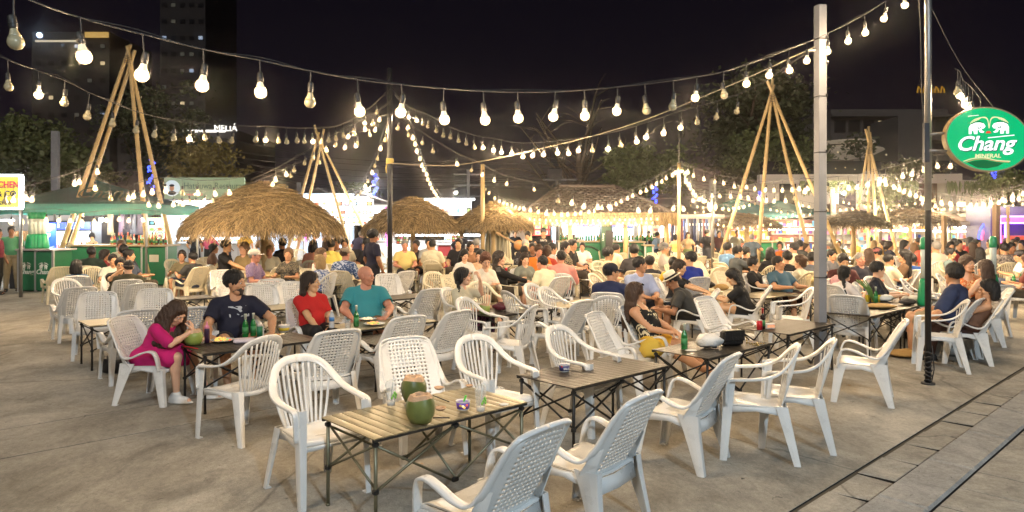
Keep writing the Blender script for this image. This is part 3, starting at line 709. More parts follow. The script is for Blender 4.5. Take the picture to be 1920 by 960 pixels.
def strand(label, pts, bulbs, near=False, k=1.0, w=1, drop=.09, messenger=True, every=1, wr=.0045, lit=None, group='strings of light bulbs over the seating', sag=True):
 """pts: (px, py, D) cable points in the photo; bulbs: list of px (negative px = unlit) or ('n', count, share lit)."""
 global LAMPS
 W3 = [ray(*p) for p in pts]; sp = spline(W3, 8); rs = random.Random(len(label) * 7 + len(pts))
 root = empty('string_light', sp[0]); o0 = Vector(sp[0]); tag(root, label, 'string lights', group)
 cum = [0]
 for a, b in zip(sp, sp[1:]): cum.append(cum[-1] + (b - a).length)
 spots = []
 if isinstance(bulbs, tuple):
  n = bulbs[1]
  for q in range(n):
   d = cum[-1] * (q + .5 + rs.uniform(-.12, .12)) / n; i = max(j for j in range(len(cum)) if cum[j] <= d + 1e-9); i = min(i, len(sp) - 2)
   t = (d - cum[i]) / max(1e-6, cum[i + 1] - cum[i]); spots.append((sp[i].lerp(sp[i + 1], t), rs.random() < bulbs[2]))
 else:
  for px in bulbs:
   lt = px >= 0 or px == -0.5; px = abs(px); best = None
   for i in range(len(sp) - 1):
    xa, xb = proj(sp[i])[0], proj(sp[i + 1])[0]
    if min(xa, xb) <= px <= max(xa, xb) and abs(xa - xb) > 1e-6: best = sp[i].lerp(sp[i + 1], (px - xa) / (xb - xa)); break
   if best is not None: spots.append((best, lt))
 cb = MB().mat(M_wire); cb.tube([p - o0 for p in sp], wr, 5, cap=False)
 if messenger:
  q = []
  for i, p in enumerate(sp):
   q.append(p - o0 + Vector((0, 0, (.008 + .010 * math.sin(i * .35)) * (1 if near else 1.8))))
  cb.tube(q, wr * .6, 4, cap=False)
 for i, (p, lt) in enumerate(spots):
  dz = drop * rs.uniform(.75, 1.25) * k; tp = p - o0; sw = Vector((rs.uniform(-.008, .008), rs.uniform(-.008, .008), 0)) * k
  cb.tube([tp, tp + sw * .5 - Vector((0, 0, dz * .5)), tp + sw - Vector((0, 0, dz))], wr * .8, 5 if near else 3, cap=False)
  if near: cb.ball(tp, (.009, .009, .006), 6, 4)
  base = tp + sw - Vector((0, 0, dz + .058 * k)); tilt = (rs.uniform(-.22, .22), rs.uniform(-.22, .22), 0)
  if near:
   b = link('bulb', BM['g', int(lt)], root, base); s_ = link('socket', BM['s'], b)
  else: b = link('bulb', BM['f', int(lt)], root, base)
  b.rotation_euler = tilt
  if k != 1: b.scale = (k, k, k)
  if lt and i % every == 0:
   blamp(base - Vector((0, 0, .066 * k)), W_BULB * w * every, root, .028 * k); LAMPS += 1
 cb.obj('cable', None, root)
 return root
strand('main string of large warm bulbs sweeping across the top to the grey post',
 [(-60, -75, 3.1), (25, -14, 3.2), (150, 33, 3.45), (267, 64, 3.7), (385, 93, 3.95), (487, 113, 4.2), (583, 133, 4.4), (670, 149, 4.6), (753, 159, 4.75), (906, 171, 5.0), (1041, 172, 5.3), (1157, 163, 5.7), (1262, 151, 6.1), (1357, 134, 6.6), (1442, 106, 7.2), (1526, 74, 7.9), (1590, 44, 8.0), (1655, 6, 7.9), (1730, -50, 7.7)],
 [-25, 150, 267, 381, 487, -583, 670, 753, 832, 906, 971, 1041, 1095, 1157, -1209, -1262, 1307, -1357, 1399, 1442, 1479, 1513, 1553, 1590, 1621, 1661, 1697], near=True, drop=.085)
strand('second string left, sagging behind the bamboo tripod with mostly unlit bulbs',
 [(-60, 78, 5.7), (14, 112, 5.9), (71, 133, 6.1), (121, 151, 6.3), (168, 174, 6.7), (211, 192, 7.3), (256, 209, 8.0), (326, 226, 8.8), (383, 231, 9.2), (436, 236, 9.6), (497, 237, 10), (556, 240, 10.6), (603, 240, 11.2), (642, 233, 12), (690, 205, 13.3), (733, 165, 14.6)],
 [-14, 71, -121, -168, -211, -256, -289, -326, 356, -383, -410, -436, -480, 498, -521, -537, -556, -570, 586, -603, -615, -629, -642, -663, 685, -706], near=True, w=1.2)
strand('string running from the thin black pole rightwards to the grey post',
 [(735, 165, 14.4), (766, 200, 14), (803, 215, 13.5), (845, 239, 13), (889, 253, 12.4), (925, 260, 12), (977, 268, 11.6), (1045, 264, 11), (1111, 255, 10.5), (1162, 245, 10.2), (1214, 229, 9.8), (1277, 208, 9.5), (1345, 190, 9.1), (1420, 160, 8.8), (1524, 92, 8.5)],
 [766, 781, -793, -803, -817, -831, -844, -859, -874, -889, 905, 925, 940, 960, 979, 1000, 1019, 1045, 1066, 1087, -1111, 1140, -1162, 1193, 1214, 1245, 1277, -1308, -1345, -1383], near=True, w=1.2)
strand('string dropping from the thin black pole down right toward the tiled pavilion',
 [(735, 214, 14.5), (792, 249, 15), (857, 287, 16), (905, 309, 17.5), (951, 330, 19), (1022, 346, 22)], [-746, -767, -792, -812, 857, -884, 905, 927, 951, 1001], k=1.15, w=1.3)
strand('steep string of all lit bulbs falling from the thin black pole between two thatch umbrellas',
 [(740, 176, 14.6), (765, 215, 15.5), (781, 262, 17.5), (795, 303, 20), (810, 340, 23), (830, 374, 27)], ('n', 17, 1.0), k=1.25, w=1.0, every=2, drop=.07)
strand('string of dim bulbs falling from the thin black pole to the stall left of it',
 [(731, 214, 14.6), (715, 258, 16), (700, 300, 18), (684, 333, 20), (668, 356, 22), (650, 376, 24)], [-727, -722, 715, -709, -703, 697, -689, 684, -677, 671, -665, 658], k=1.25, drop=.09)
strand('upper of two strings falling left from the black pole above the big thatch umbrella',
 [(732, 190, 14.5), (712, 206, 14.5), (684, 220, 14.3), (648, 241, 14.2), (612, 262, 14), (571, 286, 14), (520, 314, 14), (470, 338, 14)], [712, -698, 684, -666, 654, -630, 612, -588, -571, -552, 536, 517], k=1.1, w=1.2)
strand('lower of two strings falling left from the black pole above the big thatch umbrella',
 [(732, 212, 14.6), (700, 228, 14.8), (671, 250, 15), (630, 266, 15), (590, 292, 15.2), (550, 310, 15.3), (500, 332, 15.4), (450, 350, 15.5)], [704, -692, 666, -671, 648, -600, -545, 512], k=1.1, w=1.2)
strand('short string between the left yellow sign and the bamboo tripod',
 [(-20, 352, 11.5), (25, 350, 11.7), (62, 346, 12), (98, 336, 12.3), (148, 318, 12.8), (190, 296, 13)], [-10, 25, 47, 62, 139, 148, 182], k=1.15, w=1.4)
strand('string hung level between the bamboo legs over the dark green canopy',
 [(176, 330, 12.6), (206, 345, 12.6), (240, 348, 12.6), (275, 338, 12.6), (311, 332, 12.6), (341, 335, 12.7), (371, 338, 12.8), (430, 336, 13), (470, 326, 13.3)], [178, -206, 240, 252, 268, 285, 311, -341, 371, 401, 430], k=1.15, w=1.3)
strand('lower level string right of the bamboo tripod in front of the restaurant banner',
 [(262, 358, 14), (297, 362, 14), (340, 360, 14.2), (385, 358, 14.3), (420, 350, 14.5)], [277, 297, 325, 341, -355, 369, 385, -400], k=1.15, w=1.3)
strand('string along the front edge of the green canopy stall at left', [(10, 396, 18.2), (95, 392, 18.2), (160, 398, 18.2), (225, 392, 18.2), (300, 396, 18.2)], ('n', 13, .95), k=1.35, w=.8, every=2)
strand('string along the shaded stall fronts under the largest thatch umbrella', [(350, 414, 22), (420, 418, 22), (480, 416, 22), (560, 418, 22), (650, 414, 22)], ('n', 12, 1), k=1.4, w=.8, every=3)
strand('string climbing from the pavilion to the top of the wooden pole',
 [(975, 374, 17), (1040, 386, 17.5), (1100, 384, 18), (1150, 368, 18.4), (1200, 347, 18.8), (1240, 326, 19.2), (1273, 306, 19.6)], ('n', 25, .95), k=1.15, w=1.0, every=3, drop=.07)
strand('string of wide spaced bulbs in front of the tiled pavilion roof',
 [(1030, 352, 13), (1072, 358, 13.2), (1121, 366, 13.4), (1170, 370, 13.6), (1225, 372, 14), (1300, 370, 14.5), (1370, 362, 15)], [-1047, 1072, 1096, 1121, 1145, 1195, 1220, 1262, 1280, 1330], k=1.15, w=1.5)
strand('upper row of small bulbs along the pavilion eave', [(978, 402, 22.6), (1060, 406, 22.6), (1150, 404, 22.6), (1236, 402, 22.6)], ('n', 26, 1), k=.9, w=.5, every=6, drop=.05)
strand('lower row of small bulbs along the pavilion eave', [(985, 409, 22.9), (1070, 411, 22.9), (1150, 410, 22.9), (1230, 409, 22.9)], ('n', 22, 1), k=.9, w=.5, every=6, drop=.05)
strand('string leaving the wooden pole rightwards above the market tents',
 [(1275, 308, 19.6), (1310, 318, 19), (1348, 328, 18.4), (1390, 336, 17.8), (1433, 340, 17), (1480, 338, 16), (1520, 334, 15)], ('n', 14, .93), k=1.15, w=1.0, every=2, drop=.07)
strand('curled string hanging round the top of the wooden pole', [(1273, 304, 19.6), (1290, 309, 19.4), (1284, 322, 19.3), (1292, 330, 19), (1305, 352, 18.5), (1330, 366, 18), (1350, 372, 18)], ('n', 12, .8), k=1.3, w=1.0, every=2, drop=.06)
strand('string of bulbs level with the restaurant wall right of the grey post',
 [(1500, 336, 11.4), (1552, 333, 11.6), (1609, 327, 12), (1650, 318, 12.2), (1710, 303, 12.3), (1757, 290, 12.3), (1800, 291, 12.2), (1860, 300, 12)], [1510, -1540, -1552, -1572, 1590, 1609, 1628, 1650, 1660, 1693, 1710, 1732, 1757, 1782], k=1.0, w=1.4)
strand('string dipping below the round beer sign towards the right edge',
 [(1640, 325, 13), (1680, 334, 13.2), (1720, 352, 13.6), (1760, 362, 14), (1810, 368, 14), (1860, 362, 13.6), (1925, 344, 13)], ('n', 20, .8), k=1.0, w=1.2, every=2, drop=.07)
strand('dense string of lit bulbs low at the right edge', [(1730, 374, 16), (1790, 366, 15.6), (1840, 372, 15), (1880, 362, 14.6), (1930, 350, 14)], ('n', 15, .95), k=1.0, w=1.2, every=2, drop=.07)
strand('mid height string crossing the right-hand bamboo tripod', [(1290, 362, 17), (1350, 352, 16.5), (1410, 356, 16), (1450, 360, 15.5), (1500, 356, 15)], ('n', 12, .95), k=1.05, w=1.1, every=2, drop=.07)
farS = [((1290, 376, 24), (1340, 384, 24), (1400, 380, 23), 14, 'behind the wooden pole'), ((1320, 366, 22), (1360, 384, 22), (1420, 372, 21), 14, 'above the clothes stalls'),
 ((1500, 376, 22), (1560, 386, 22), (1640, 378, 22), 16, 'over the dark thatch umbrella right of the post'), ((1440, 384, 25), (1500, 396, 25), (1545, 388, 25), 14, 'between the bamboo legs left of the post'),
 ((1560, 368, 26), (1640, 380, 26), (1735, 372, 26), 18, 'under the restaurant wall'), ((1640, 384, 28), (1720, 390, 28), (1820, 380, 27), 18, 'left of the far right timber post'),
 ((1740, 384, 26), (1820, 384, 26), (1925, 374, 25), 18, 'crossing the far tents at right'), ((1400, 396, 27), (1450, 402, 27), (1520, 396, 27), 16, 'at the colourful toy stall'),
 ((1545, 408, 25), (1600, 416, 25), (1660, 410, 25), 14, 'below the thatch right of the post'), ((1340, 412, 24), (1390, 420, 24), (1450, 412, 24), 12, 'below the small dark thatch umbrella'),
 ((1640, 412, 26), (1700, 418, 26), (1780, 410, 26), 14, 'below the widest dark thatch at right'), ((1760, 406, 28), (1830, 412, 28), (1900, 404, 28), 14, 'beneath the scalloped tents at right'),
 ((1240, 384, 26), (1290, 392, 26), (1340, 386, 26), 10, 'over the lit shop left of the clothes racks'), ((940, 372, 24), (975, 384, 24), (1010, 382, 24), 12, 'right of the third thatch umbrella'),
 ((905, 340, 21), (935, 366, 21), (985, 384, 22), 14, 'sloping down right of the wooden utility pole'), ((560, 372, 26), (620, 366, 26), (690, 380, 26), 10, 'above the menu board stall'),
 ((735, 384, 25), (790, 372, 25), (850, 378, 25), 8, 'behind the second thatch umbrella')]
for a, b, c, n, lb in farS: strand('far string of small bulbs ' + lb, [a, b, c], ('n', int(n * .75), .85), k=.95, w=1.0, every=3, drop=.05, messenger=False)
strand('tangle of bulbs hanging from the guy wire beside the round beer sign', [(1790, 128, 7.6), (1800, 134, 7.6), (1806, 150, 7.6), (1815, 158, 7.55), (1825, 168, 7.5), (1840, 186, 7.5)], [-1796, 1801, 1805, 1810, 1816, -1824, 1838], near=True, drop=.12, messenger=False)
# ropes and guy wires
def rope(name, label, pts, r, m, cat, group=None, n=6):
 mb = MB(); P = spline([ray(*p) for p in pts], n); o0 = P[0]; mb.tube([p - o0 for p in P], r, 5); o = mb.obj(name, m, None, o0); return tag(o, label, cat, group)
rope('rope', 'tan rope stretched from the knot on the thin black pole up to the grey post', [(733, 306, 14.4), (800, 310, 14), (860, 309, 13.3), (960, 291, 12), (1160, 241, 10.2), (1350, 168, 9.1), (1528, 88, 8.45)], .007, M_rope, 'rope')
rope('guy_wire', 'wire sloping from the black pole to the top of the round beer sign', [(1745, 12, 7.58), (1800, 118, 7.55), (1862, 200, 7.5)], .004, M_wire, 'wire')
rope('cable', 'slack cable hanging down along the black pole', [(1721, -40, 7.6), (1726, 60, 7.62), (1728, 160, 7.62), (1732, 240, 7.6), (1738, 330, 7.62)], .004, M_wire, 'cable')
for i, (y0, y1, y2) in enumerate([(300, 305, 318), (312, 316, 330), (322, 328, 334), (338, 338, 342), (288, 296, 306), (330, 336, 338), (345, 348, 350), (352, 354, 352)]):
 rope('power_line', 'thin dark power line behind the market, %s' % ('steepest', 'second steepest', 'meeting the crossarm pole', 'lowest on the left', 'highest', 'just over the canopy banner', 'low behind the second tripod', 'touching the tent tops')[i], [(330 + 20 * i, y0 - 30, 48), (620, y1, 50), (900, y2, 50), (1180, y1 + 6, 52)], .02, M_wire, 'power line', 'power lines behind the market')
for i, (y0, y1) in enumerate([(362, 352), (370, 362), (376, 372), (356, 346)]):
 rope('power_line', 'thin dark power line behind the right-hand tripods, %s' % ('second highest', 'second lowest', 'lowest', 'highest')[i], [(1280, y0 - 20, 40), (1440, y0, 40), (1560, y1, 40), (1760, y1 - 6, 44)], .018, M_wire, 'power line', 'power lines at the right')
print('lamps', LAMPS)
# ================================================================ posts, bamboo, thatch
M_bamboo = mat('bamboo', (.50, .36, .17), .5, var=.25, scale=3, bump=.15, stretch=(6, 6, .6))
M_bnode = mat('bamboo_node', (.30, .2, .09), .6)
M_straw = mat('thatch_straw', (.34, .25, .13), .85, var=.45, scale=2.2, bump=.3, bscale=40)
M_straw2 = mat('old_thatch_straw', (.14, .105, .065), .9, var=.4, scale=2.2)
M_thatchin = mat('thatch_core', (.13, .095, .05), .95, var=.3)
M_wood = mat('timber', (.30, .19, .09), .6, var=.3, scale=4, bump=.2, stretch=(4, 4, .5))
M_postw = mat('pale_grey_paint', (.24, .24, .25), .5, var=.2, scale=5)
M_postb = mat('black_pole_paint', (.020, .020, .022), .38, var=.2, scale=8, bump=.1)
M_steel = mat('galvanised_steel', (.30, .29, .27), .4, .7, var=.2)
def bamboo(m, a, b, r0, r1, rs):
 a, b = Vector(a), Vector(b); L = (b - a).length; n = max(6, int(L / .42)); pts = []; rr = []
 bend = Vector((rs.uniform(-1, 1), rs.uniform(-1, 1), 0)) * L * .008
 for i in range(n + 1):
  t = i / n; p = a.lerp(b, t) + bend * math.sin(math.pi * t); r = r0 + (r1 - r0) * t
  d = (b - a).normalized()
  if 0 < i < n: pts += [p - d * .03, p - d * .008, p + d * .008, p + d * .03]; rr += [r * .97, r * 1.12, r * 1.12, r * .97]
  else: pts.append(p); rr.append(r)
 m.tube(pts, rr, 8)
def tripod(label, apex, feet, D, over=.5, r=.05, aD=None):
 top = ray(*apex, aD or D); root = empty('bamboo_tripod', (top.x, top.y, 0)); o0 = Vector((top.x, top.y, 0)); rs = random.Random(int(apex[0]))
 for i, (px, d) in enumerate(feet):
  f = Vector(((px - 960) / F * d, d, 0)); tp = top + Vector((.05 * (i - 1), .05 * (i % 2), 0)); e = tp + (tp - f).normalized() * over * rs.uniform(.5, 1.2)
  m = MB(); bamboo(m, f - o0, e - o0, r, r * .62, rs); m.obj('bamboo_pole', M_bamboo, root)
 m = MB()
 for k in range(5): m.tube([top - o0 + Vector((.10 * math.cos(t), .10 * math.sin(t), -.16 + .05 * k + .01 * math.sin(3 * t))) for t in [j * .63 for j in range(11)]], .008, 5)
 m.obj('lashing', M_wire, root)
 return tag(root, label, 'bamboo tripod', 'bamboo pole tripods')
tripod('bamboo tripod at left in front of the green canopy, tallest of the tripods', (240, 108), [(94, 20.0), (282, 19.6), (336, 21.3), (108, 20.6)], 20, .35, .078)
tripod('bamboo tripod behind the big thatch umbrella', (597, 262), [(530, 26), (668, 25.5), (720, 27), (548, 26.6)], 25.5, .5, .07)
tripod('bamboo tripod left of the grey post', (1447, 182), [(1338, 22.6), (1418, 21.6), (1530, 22), (1592, 24)], 22, .7, .075)
tripod('bamboo tripod right of the grey post in front of the restaurant', (1630, 280), [(1592, 26), (1628, 25.5), (1690, 26), (1648, 26.5)], 26, .8, .07)
# a lean bamboo pole pair behind the second umbrella at left
def post(name, label, px, D, ytop, r=None, w=None, m=None, cat='post', z0=0.0, foot=None):
 b = ray(px, HY, D); zt = H + (HY - ytop) / F * D; root = empty(name, (b.x, b.y, 0)); tag(root, label, cat)
 mb = MB()
 if w:
  mb.rbox((0, 0, zt / 2), (w, w, zt), .006, (0, 0, rad(12)))
 else: mb.tube([(0, 0, 0), (0, 0, zt)], r, 12)
 mb.obj('shaft', m, root)
 return root, zt
pw, zt = post('grey_post', 'square pale grey post standing in the seating right of centre', 1538, 8.45, 10, w=.108, m=M_postw)
m = MB(); m.rbox((0, 0, .006), (.2, .2, .012), .004, (0, 0, rad(12))); m.obj('base_plate', M_postw, pw)
m = MB(); m.box((-.10, 0, zt - .55), (.10, .02, .02)); m.tube([(.06, -.07, zt - .7), (.06, .07, zt - .7)], .012, 6); m.obj('hook', M_steel, pw)
m = MB()
for z in (1.1, 1.9, 2.62, 3.3, 4.0): m.rbox((0, 0, z), (.116, .116, .012), .003, (0, 0, rad(12))); m.box((.05, -.062, z + .01), (.012, .02, .03))
m.obj('cable_tie', M_joint, pw)
pb, ztb = post('black_pole', 'thin black steel pole carrying the round beer sign', 1740, 7.58, -260, r=.031, m=M_postb)
m = MB(); m.tube([(0, 0, 0), (0, 0, .02)], .07, 12)
for k in range(7): m.tube([(.036 * math.cos(t), .036 * math.sin(t), .045 + .05 * k + .012 * math.sin(2 * t + k)) for t in [j * .7 for j in range(10)]], .007, 5)
m.tube([(.04, 0, .03), (.055, -.02, .16), (.04, -.03, .28), (.045, 0, .42)], .006, 5); m.obj('wound_wire', M_wire, pb)
m = MB(); m.tube([(0, 0, 1.9), (0, 0, ztb)], .036, 10); m.obj('upper_sleeve', M_steel, pb)
pt, z2 = post('black_pole', 'thin black pole left of centre where several light strings meet', 731, 14.6, 128, r=.052, m=M_postb)
m = MB()
for k in range(4): m.tube([(.07 * math.cos(t), .07 * math.sin(t), 3.03 + .028 * k) for t in [j * .63 for j in range(11)]], .016, 6)
m.tube([(-.06, -.03, 3.0), (-.075, -.05, 2.9), (-.06, -.06, 2.82)], .014, 6); m.obj('yellow_rope_knot', mat('yellow_rope', (.55, .42, .12), .8), pt)
pd, z3 = post('wooden_pole', 'slim yellow wooden pole left of the clothes stalls, wrapped with bulbs at its top', 1273, 19.7, 306, r=.05, m=M_bamboo)
m = MB(); m.tube([(0, 0, z3), (.01, 0, z3 + 1.4)], .012, 5); m.obj('wire_stub', M_wire, pd)
post('wooden_pole', 'pale timber pole between the second and third thatch umbrellas', 905, 21, 308, r=.06, m=M_bamboo)
post('wooden_pole', 'grey timber pole at the front of the clothes stall', 1336, 22, 335, r=.05, m=M_steel)
post('timber_post', 'brown timber post at the far right beside the scalloped tents', 1868, 19, 384, w=.14, m=M_wood)
post('timber_post', 'slim leaning timber pole near the purple lit stall', 1890, 18, 388, r=.04, m=M_bamboo)
post('timber_post', 'timber post under the tents just right of the black pole', 1770, 24, 404, w=.13, m=M_wood)
post('concrete_pole', 'grey concrete utility pole behind the green canopy at left', 104, 30, 246, w=.26, m=M_postw, cat='utility pole')
post('concrete_pole', 'distant concrete utility pole left of the second tripod', 561, 46, 342, w=.28, m=M_postw, cat='utility pole')
post('concrete_pole', 'distant utility pole with blue neon near the thin black pole', 705, 42, 318, w=.3, m=M_postw, cat='utility pole')
post('concrete_pole', 'dark utility pole rising behind the wooden pole', 1336, 34, 338, w=.25, m=M_postw, cat='utility pole')
tr, z4 = post('concrete_pole', 'utility pole with crossarms behind the third thatch umbrella', 878, 44, 318, w=.2, m=M_postw, cat='utility pole')
m = MB()
for k in range(3): m.box((0, 0, z4 - .3 - .7 * k), (1.8, .08, .08))
m.obj('crossarm', M_postw, tr)
fl, z5 = post('floodlight_mast', 'unlit floodlight on a short mast above the pavilion ridge', 1045, 27, 336, r=.07, m=M_steel, cat='floodlight')
m = MB(); m.rbox((-.1, -.1, z5 + .18), (.55, .25, .42), .03, (rad(-18), 0, 0)); m.box((.1, 0, z5 - .02), (1.3, .3, .05)); m.obj('lamp_housing', M_postb, fl)
# umbrellas
def thatch(m, Rr, zt, ze, n, rs, core=True, length=.55, sq=1.0):
 """dome of straw: Rr radius, zt top, ze eave (relative)"""
 prof = lambda t: (Rr * t ** .92, zt - (zt - ze) * (.80 * t ** 1.15 + .20 * t ** 3.2))      # t 0..1 from peak to eave
 if core:
  m.mat(M_thatchin)
  m.lathe([(prof(t)[0] + .001, prof(t)[1] - .05 - .03 * t) for t in (0, .1, .2, .35, .5, .65, .8, .93)] + [(Rr * .9, ze - .0), (Rr * .5, zt - (zt - ze) * .55), (.05, zt - .3 * (zt - ze))], n=24)
 return prof
def straw(m, prof, Rr, n, rs, ln, r0=.006, fringe=True, shades=None):
 vs, fs = [], []
 for i in range(n):
  t = math.sqrt(rs.uniform(.0, 1.0)); t = min(1, max(.03, t)); an = rs.uniform(0, 2 * math.pi)
  L = ln * rs.uniform(.4, 1.15) * (.5 + .5 * t); steps = 3; da = rs.gauss(0, .16) * (1.3 - t); base = len(vs); w = r0 * rs.uniform(.6, 1.5)
  lift = rs.uniform(.0, .05) + (.05 if rs.random() < .08 else 0); tw = rs.uniform(-1.1, 1.1); kick = rs.gauss(0, .35)
  tt = t; aa = an
  for k in range(steps + 1):
   if tt <= 1: rr_, zz = prof(tt)
   else:
    r1, z1 = prof(1.0); rr_ = r1 + (tt - 1) * Rr * .22; zz = z1 - (tt - 1) * Rr * .85
   l = lift * (.4 + .9 * k / steps); c, s_ = math.cos(aa), math.sin(aa); px, py, pz = (rr_ + l * .5) * c, (rr_ + l * .5) * s_, zz + l
   ww = w * (1 - .5 * k / steps); tx, ty, tz = -s_ * math.cos(tw) * ww + c * math.sin(tw) * ww * .5, c * math.cos(tw) * ww + s_ * math.sin(tw) * ww * .5, math.sin(tw) * ww
   vs += [(px - tx, py - ty, pz - tz), (px + tx, py + ty, pz + tz)]
   if k < steps: fs.append((base + 2 * k, base + 2 * k + 1, base + 2 * k + 3, base + 2 * k + 2))
   tt += L / Rr / steps * .62; aa += (da + kick * .25 * k / steps) / steps / max(.3, t)
  if shades is not None: v_ = rs.choice((.35, .5, .7, .85, 1, 1.15, 1.35)) * rs.uniform(.85, 1.15); shades += [v_] * 8
 m.add(vs, fs, False)
def shade_attr(me, nf0, shades):
 at = me.attributes.new('straw_tone', 'FLOAT', 'POINT'); arr = np.ones(len(me.vertices), dtype=np.float32); arr[nf0:nf0 + len(shades)] = shades; at.data.foreach_set('value', arr)
def straw_mat(name, col):
 m = mat(name, col, .8); N, L = m.node_tree.nodes, m.node_tree.links; a = N.new('ShaderNodeAttribute'); a.attribute_name = 'straw_tone'
 x = N.new('ShaderNodeMix'); x.data_type = 'RGBA'; x.blend_type = 'MULTIPLY'; x.inputs[0].default_value = 1; x.inputs[6].default_value = (*col, 1); L.new(a.outputs['Fac'], x.inputs[7]); L.new(x.outputs[2], N['Principled BSDF'].inputs['Base Color']); return m
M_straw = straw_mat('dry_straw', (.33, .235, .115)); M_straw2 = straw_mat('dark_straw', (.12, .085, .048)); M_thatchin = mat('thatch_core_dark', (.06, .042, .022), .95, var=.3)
def umbrella(label, px, D, ytop, yeave, halfpx, ms=M_straw, n=5200, yfoot=None, postw=.085, post_m=M_bamboo, seed=1):
 b = ray(px, HY, D); zt = H + (HY - ytop) / F * D; ze = H + (HY - yeave) / F * D; Rr = halfpx / F * D; rs = random.Random(seed)
 root = empty('thatch_umbrella', (b.x, b.y, 0)); tag(root, label, 'thatch umbrella', 'thatched umbrellas')
 m = MB(); m.tube([(0, 0, 0), (0.01, 0, 1.0), (0, 0, zt - .15)], [postw, postw * .95, postw * .85], 10); m.obj('post', post_m, root)
 m = MB(); prof = thatch(m, Rr, zt, ze, 0, rs); m.obj('thatch_core', None, root)
 m = MB().mat(ms); sh_l = []; straw(m, prof, Rr, n, rs, Rr * .36, .0036 + .0026 * D / 10, shades=sh_l)
 for j in range(50):
  an = rs.uniform(0, 6.28); m.tube([(0, 0, zt + .02), (.12 * math.cos(an), .12 * math.sin(an), zt + rs.uniform(-.02, .06)), (.25 * math.cos(an), .25 * math.sin(an), zt - .1)], .008, 3, cap=False)
 o_ = m.obj('thatch', None, root); shade_attr(o_.data, 0, sh_l)
 m = MB()
 for k in range(6):
  a = k * math.pi / 3; m.tube([(0, 0, zt - .55 * (zt - ze)), (Rr * .82 * math.cos(a), Rr * .82 * math.sin(a), ze + .06)], .02, 5)
 m.obj('rib_frame', M_wood, root)
 return root
umbrella('largest thatch umbrella, light brown straw, left of centre on a thick wooden post', 495, 17, 343, 429, 141, n=20000, postw=.105, seed=2)
umbrella('thatch umbrella behind the thin black pole, golden straw lit from the front', 774, 21.5, 371, 431, 91, n=12000, seed=3)
umbrella('thatch umbrella with darker peak between the black pole and the tiled pavilion', 924, 22, 380, 426, 74, n=9000, seed=4)
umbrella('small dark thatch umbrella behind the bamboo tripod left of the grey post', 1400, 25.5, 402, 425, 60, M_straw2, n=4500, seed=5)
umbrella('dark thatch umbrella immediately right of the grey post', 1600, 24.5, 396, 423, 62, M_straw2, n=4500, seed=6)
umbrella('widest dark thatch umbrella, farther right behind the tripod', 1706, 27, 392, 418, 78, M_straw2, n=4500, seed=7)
# ================================================================ people
def vn(x): return np.array(x, dtype=np.float64)
def unit(v): v = vn(v); n = np.linalg.norm(v); return v / n if n > 1e-9 else v
class SDF:
 """smooth union of round cones and ellipsoids, meshed by surface nets"""
 def __init__(s): s.p = []
 def cone(s, a, b, r1, r2, k=.02): s.p.append(('c', vn(a), vn(b), r1, r2, k, 0)); return s
 def ell(s, c, r, M=None, k=.02, sub=0): s.p.append(('e', vn(c), vn(r), M, None, k, sub)); return s
 def mesh(s, h, noise=None):
  lo = np.full(3, 1e9); hi = -lo
  for p in s.p:
   if p[0] == 'c':
    r = max(p[3], p[4]); lo = np.minimum(lo, np.minimum(p[1], p[2]) - r); hi = np.maximum(hi, np.maximum(p[1], p[2]) + r)
   elif not p[6]:
    r = max(p[2]); lo = np.minimum(lo, p[1] - r); hi = np.maximum(hi, p[1] + r)
  lo -= 3 * h + .01; hi += 3 * h + .01; n = np.ceil((hi - lo) / h).astype(int) + 1
  D = np.full(n, .2, dtype=np.float32); ax = [lo[i] + h * np.arange(n[i]) for i in range(3)]
  for p in s.p:
   k = p[5]; m = k + 2.5 * h
   if p[0] == 'c': r = max(p[3], p[4]); a, b = np.minimum(p[1], p[2]) - r - m, np.maximum(p[1], p[2]) + r + m
   else: r = max(p[2]); a, b = p[1] - r - m, p[1] + r + m
   i0 = np.maximum(0, ((a - lo) / h).astype(int)); i1 = np.minimum(n, ((b - lo) / h).astype(int) + 2)
   if np.any(i1 <= i0): continue
   X, Y, Z = np.meshgrid(ax[0][i0[0]:i1[0]], ax[1][i0[1]:i1[1]], ax[2][i0[2]:i1[2]], indexing='ij')
   if p[0] == 'c':
    ba = p[2] - p[1]; l2 = max(ba @ ba, 1e-9); px, py, pz = X - p[1][0], Y - p[1][1], Z - p[1][2]
    t = np.clip((px * ba[0] + py * ba[1] + pz * ba[2]) / l2, 0, 1)
    d = np.sqrt((px - t * ba[0]) ** 2 + (py - t * ba[1]) ** 2 + (pz - t * ba[2]) ** 2) - (p[3] + (p[4] - p[3]) * t)
   else:
    Q = np.stack([X - p[1][0], Y - p[1][1], Z - p[1][2]], -1)
    if p[3] is not None: Q = Q @ p[3]       # world -> local
    k0 = np.sqrt(((Q / p[2]) ** 2).sum(-1)); k1 = np.sqrt(((Q / (p[2] ** 2)) ** 2).sum(-1)) + 1e-9
    d = k0 * (k0 - 1) / k1
   sl = (slice(i0[0], i1[0]), slice(i0[1], i1[1]), slice(i0[2], i1[2])); c = D[sl]
   if p[6]:
    if k > 0: hh = np.clip(.5 - .5 * (c + d) / k, 0, 1); D[sl] = c * (1 - hh) + (-d) * hh + k * hh * (1 - hh)
    else: D[sl] = np.maximum(c, -d)
   elif k > 0:
    hh = np.clip(.5 + .5 * (c - d) / k, 0, 1); D[sl] = c * (1 - hh) + d * hh - k * hh * (1 - hh)
   else: D[sl] = np.minimum(c, d)
  if noise is not None:
   X, Y, Z = np.meshgrid(*ax, indexing='ij'); D = D + noise(X, Y, Z)
  return nets(D, lo, h)
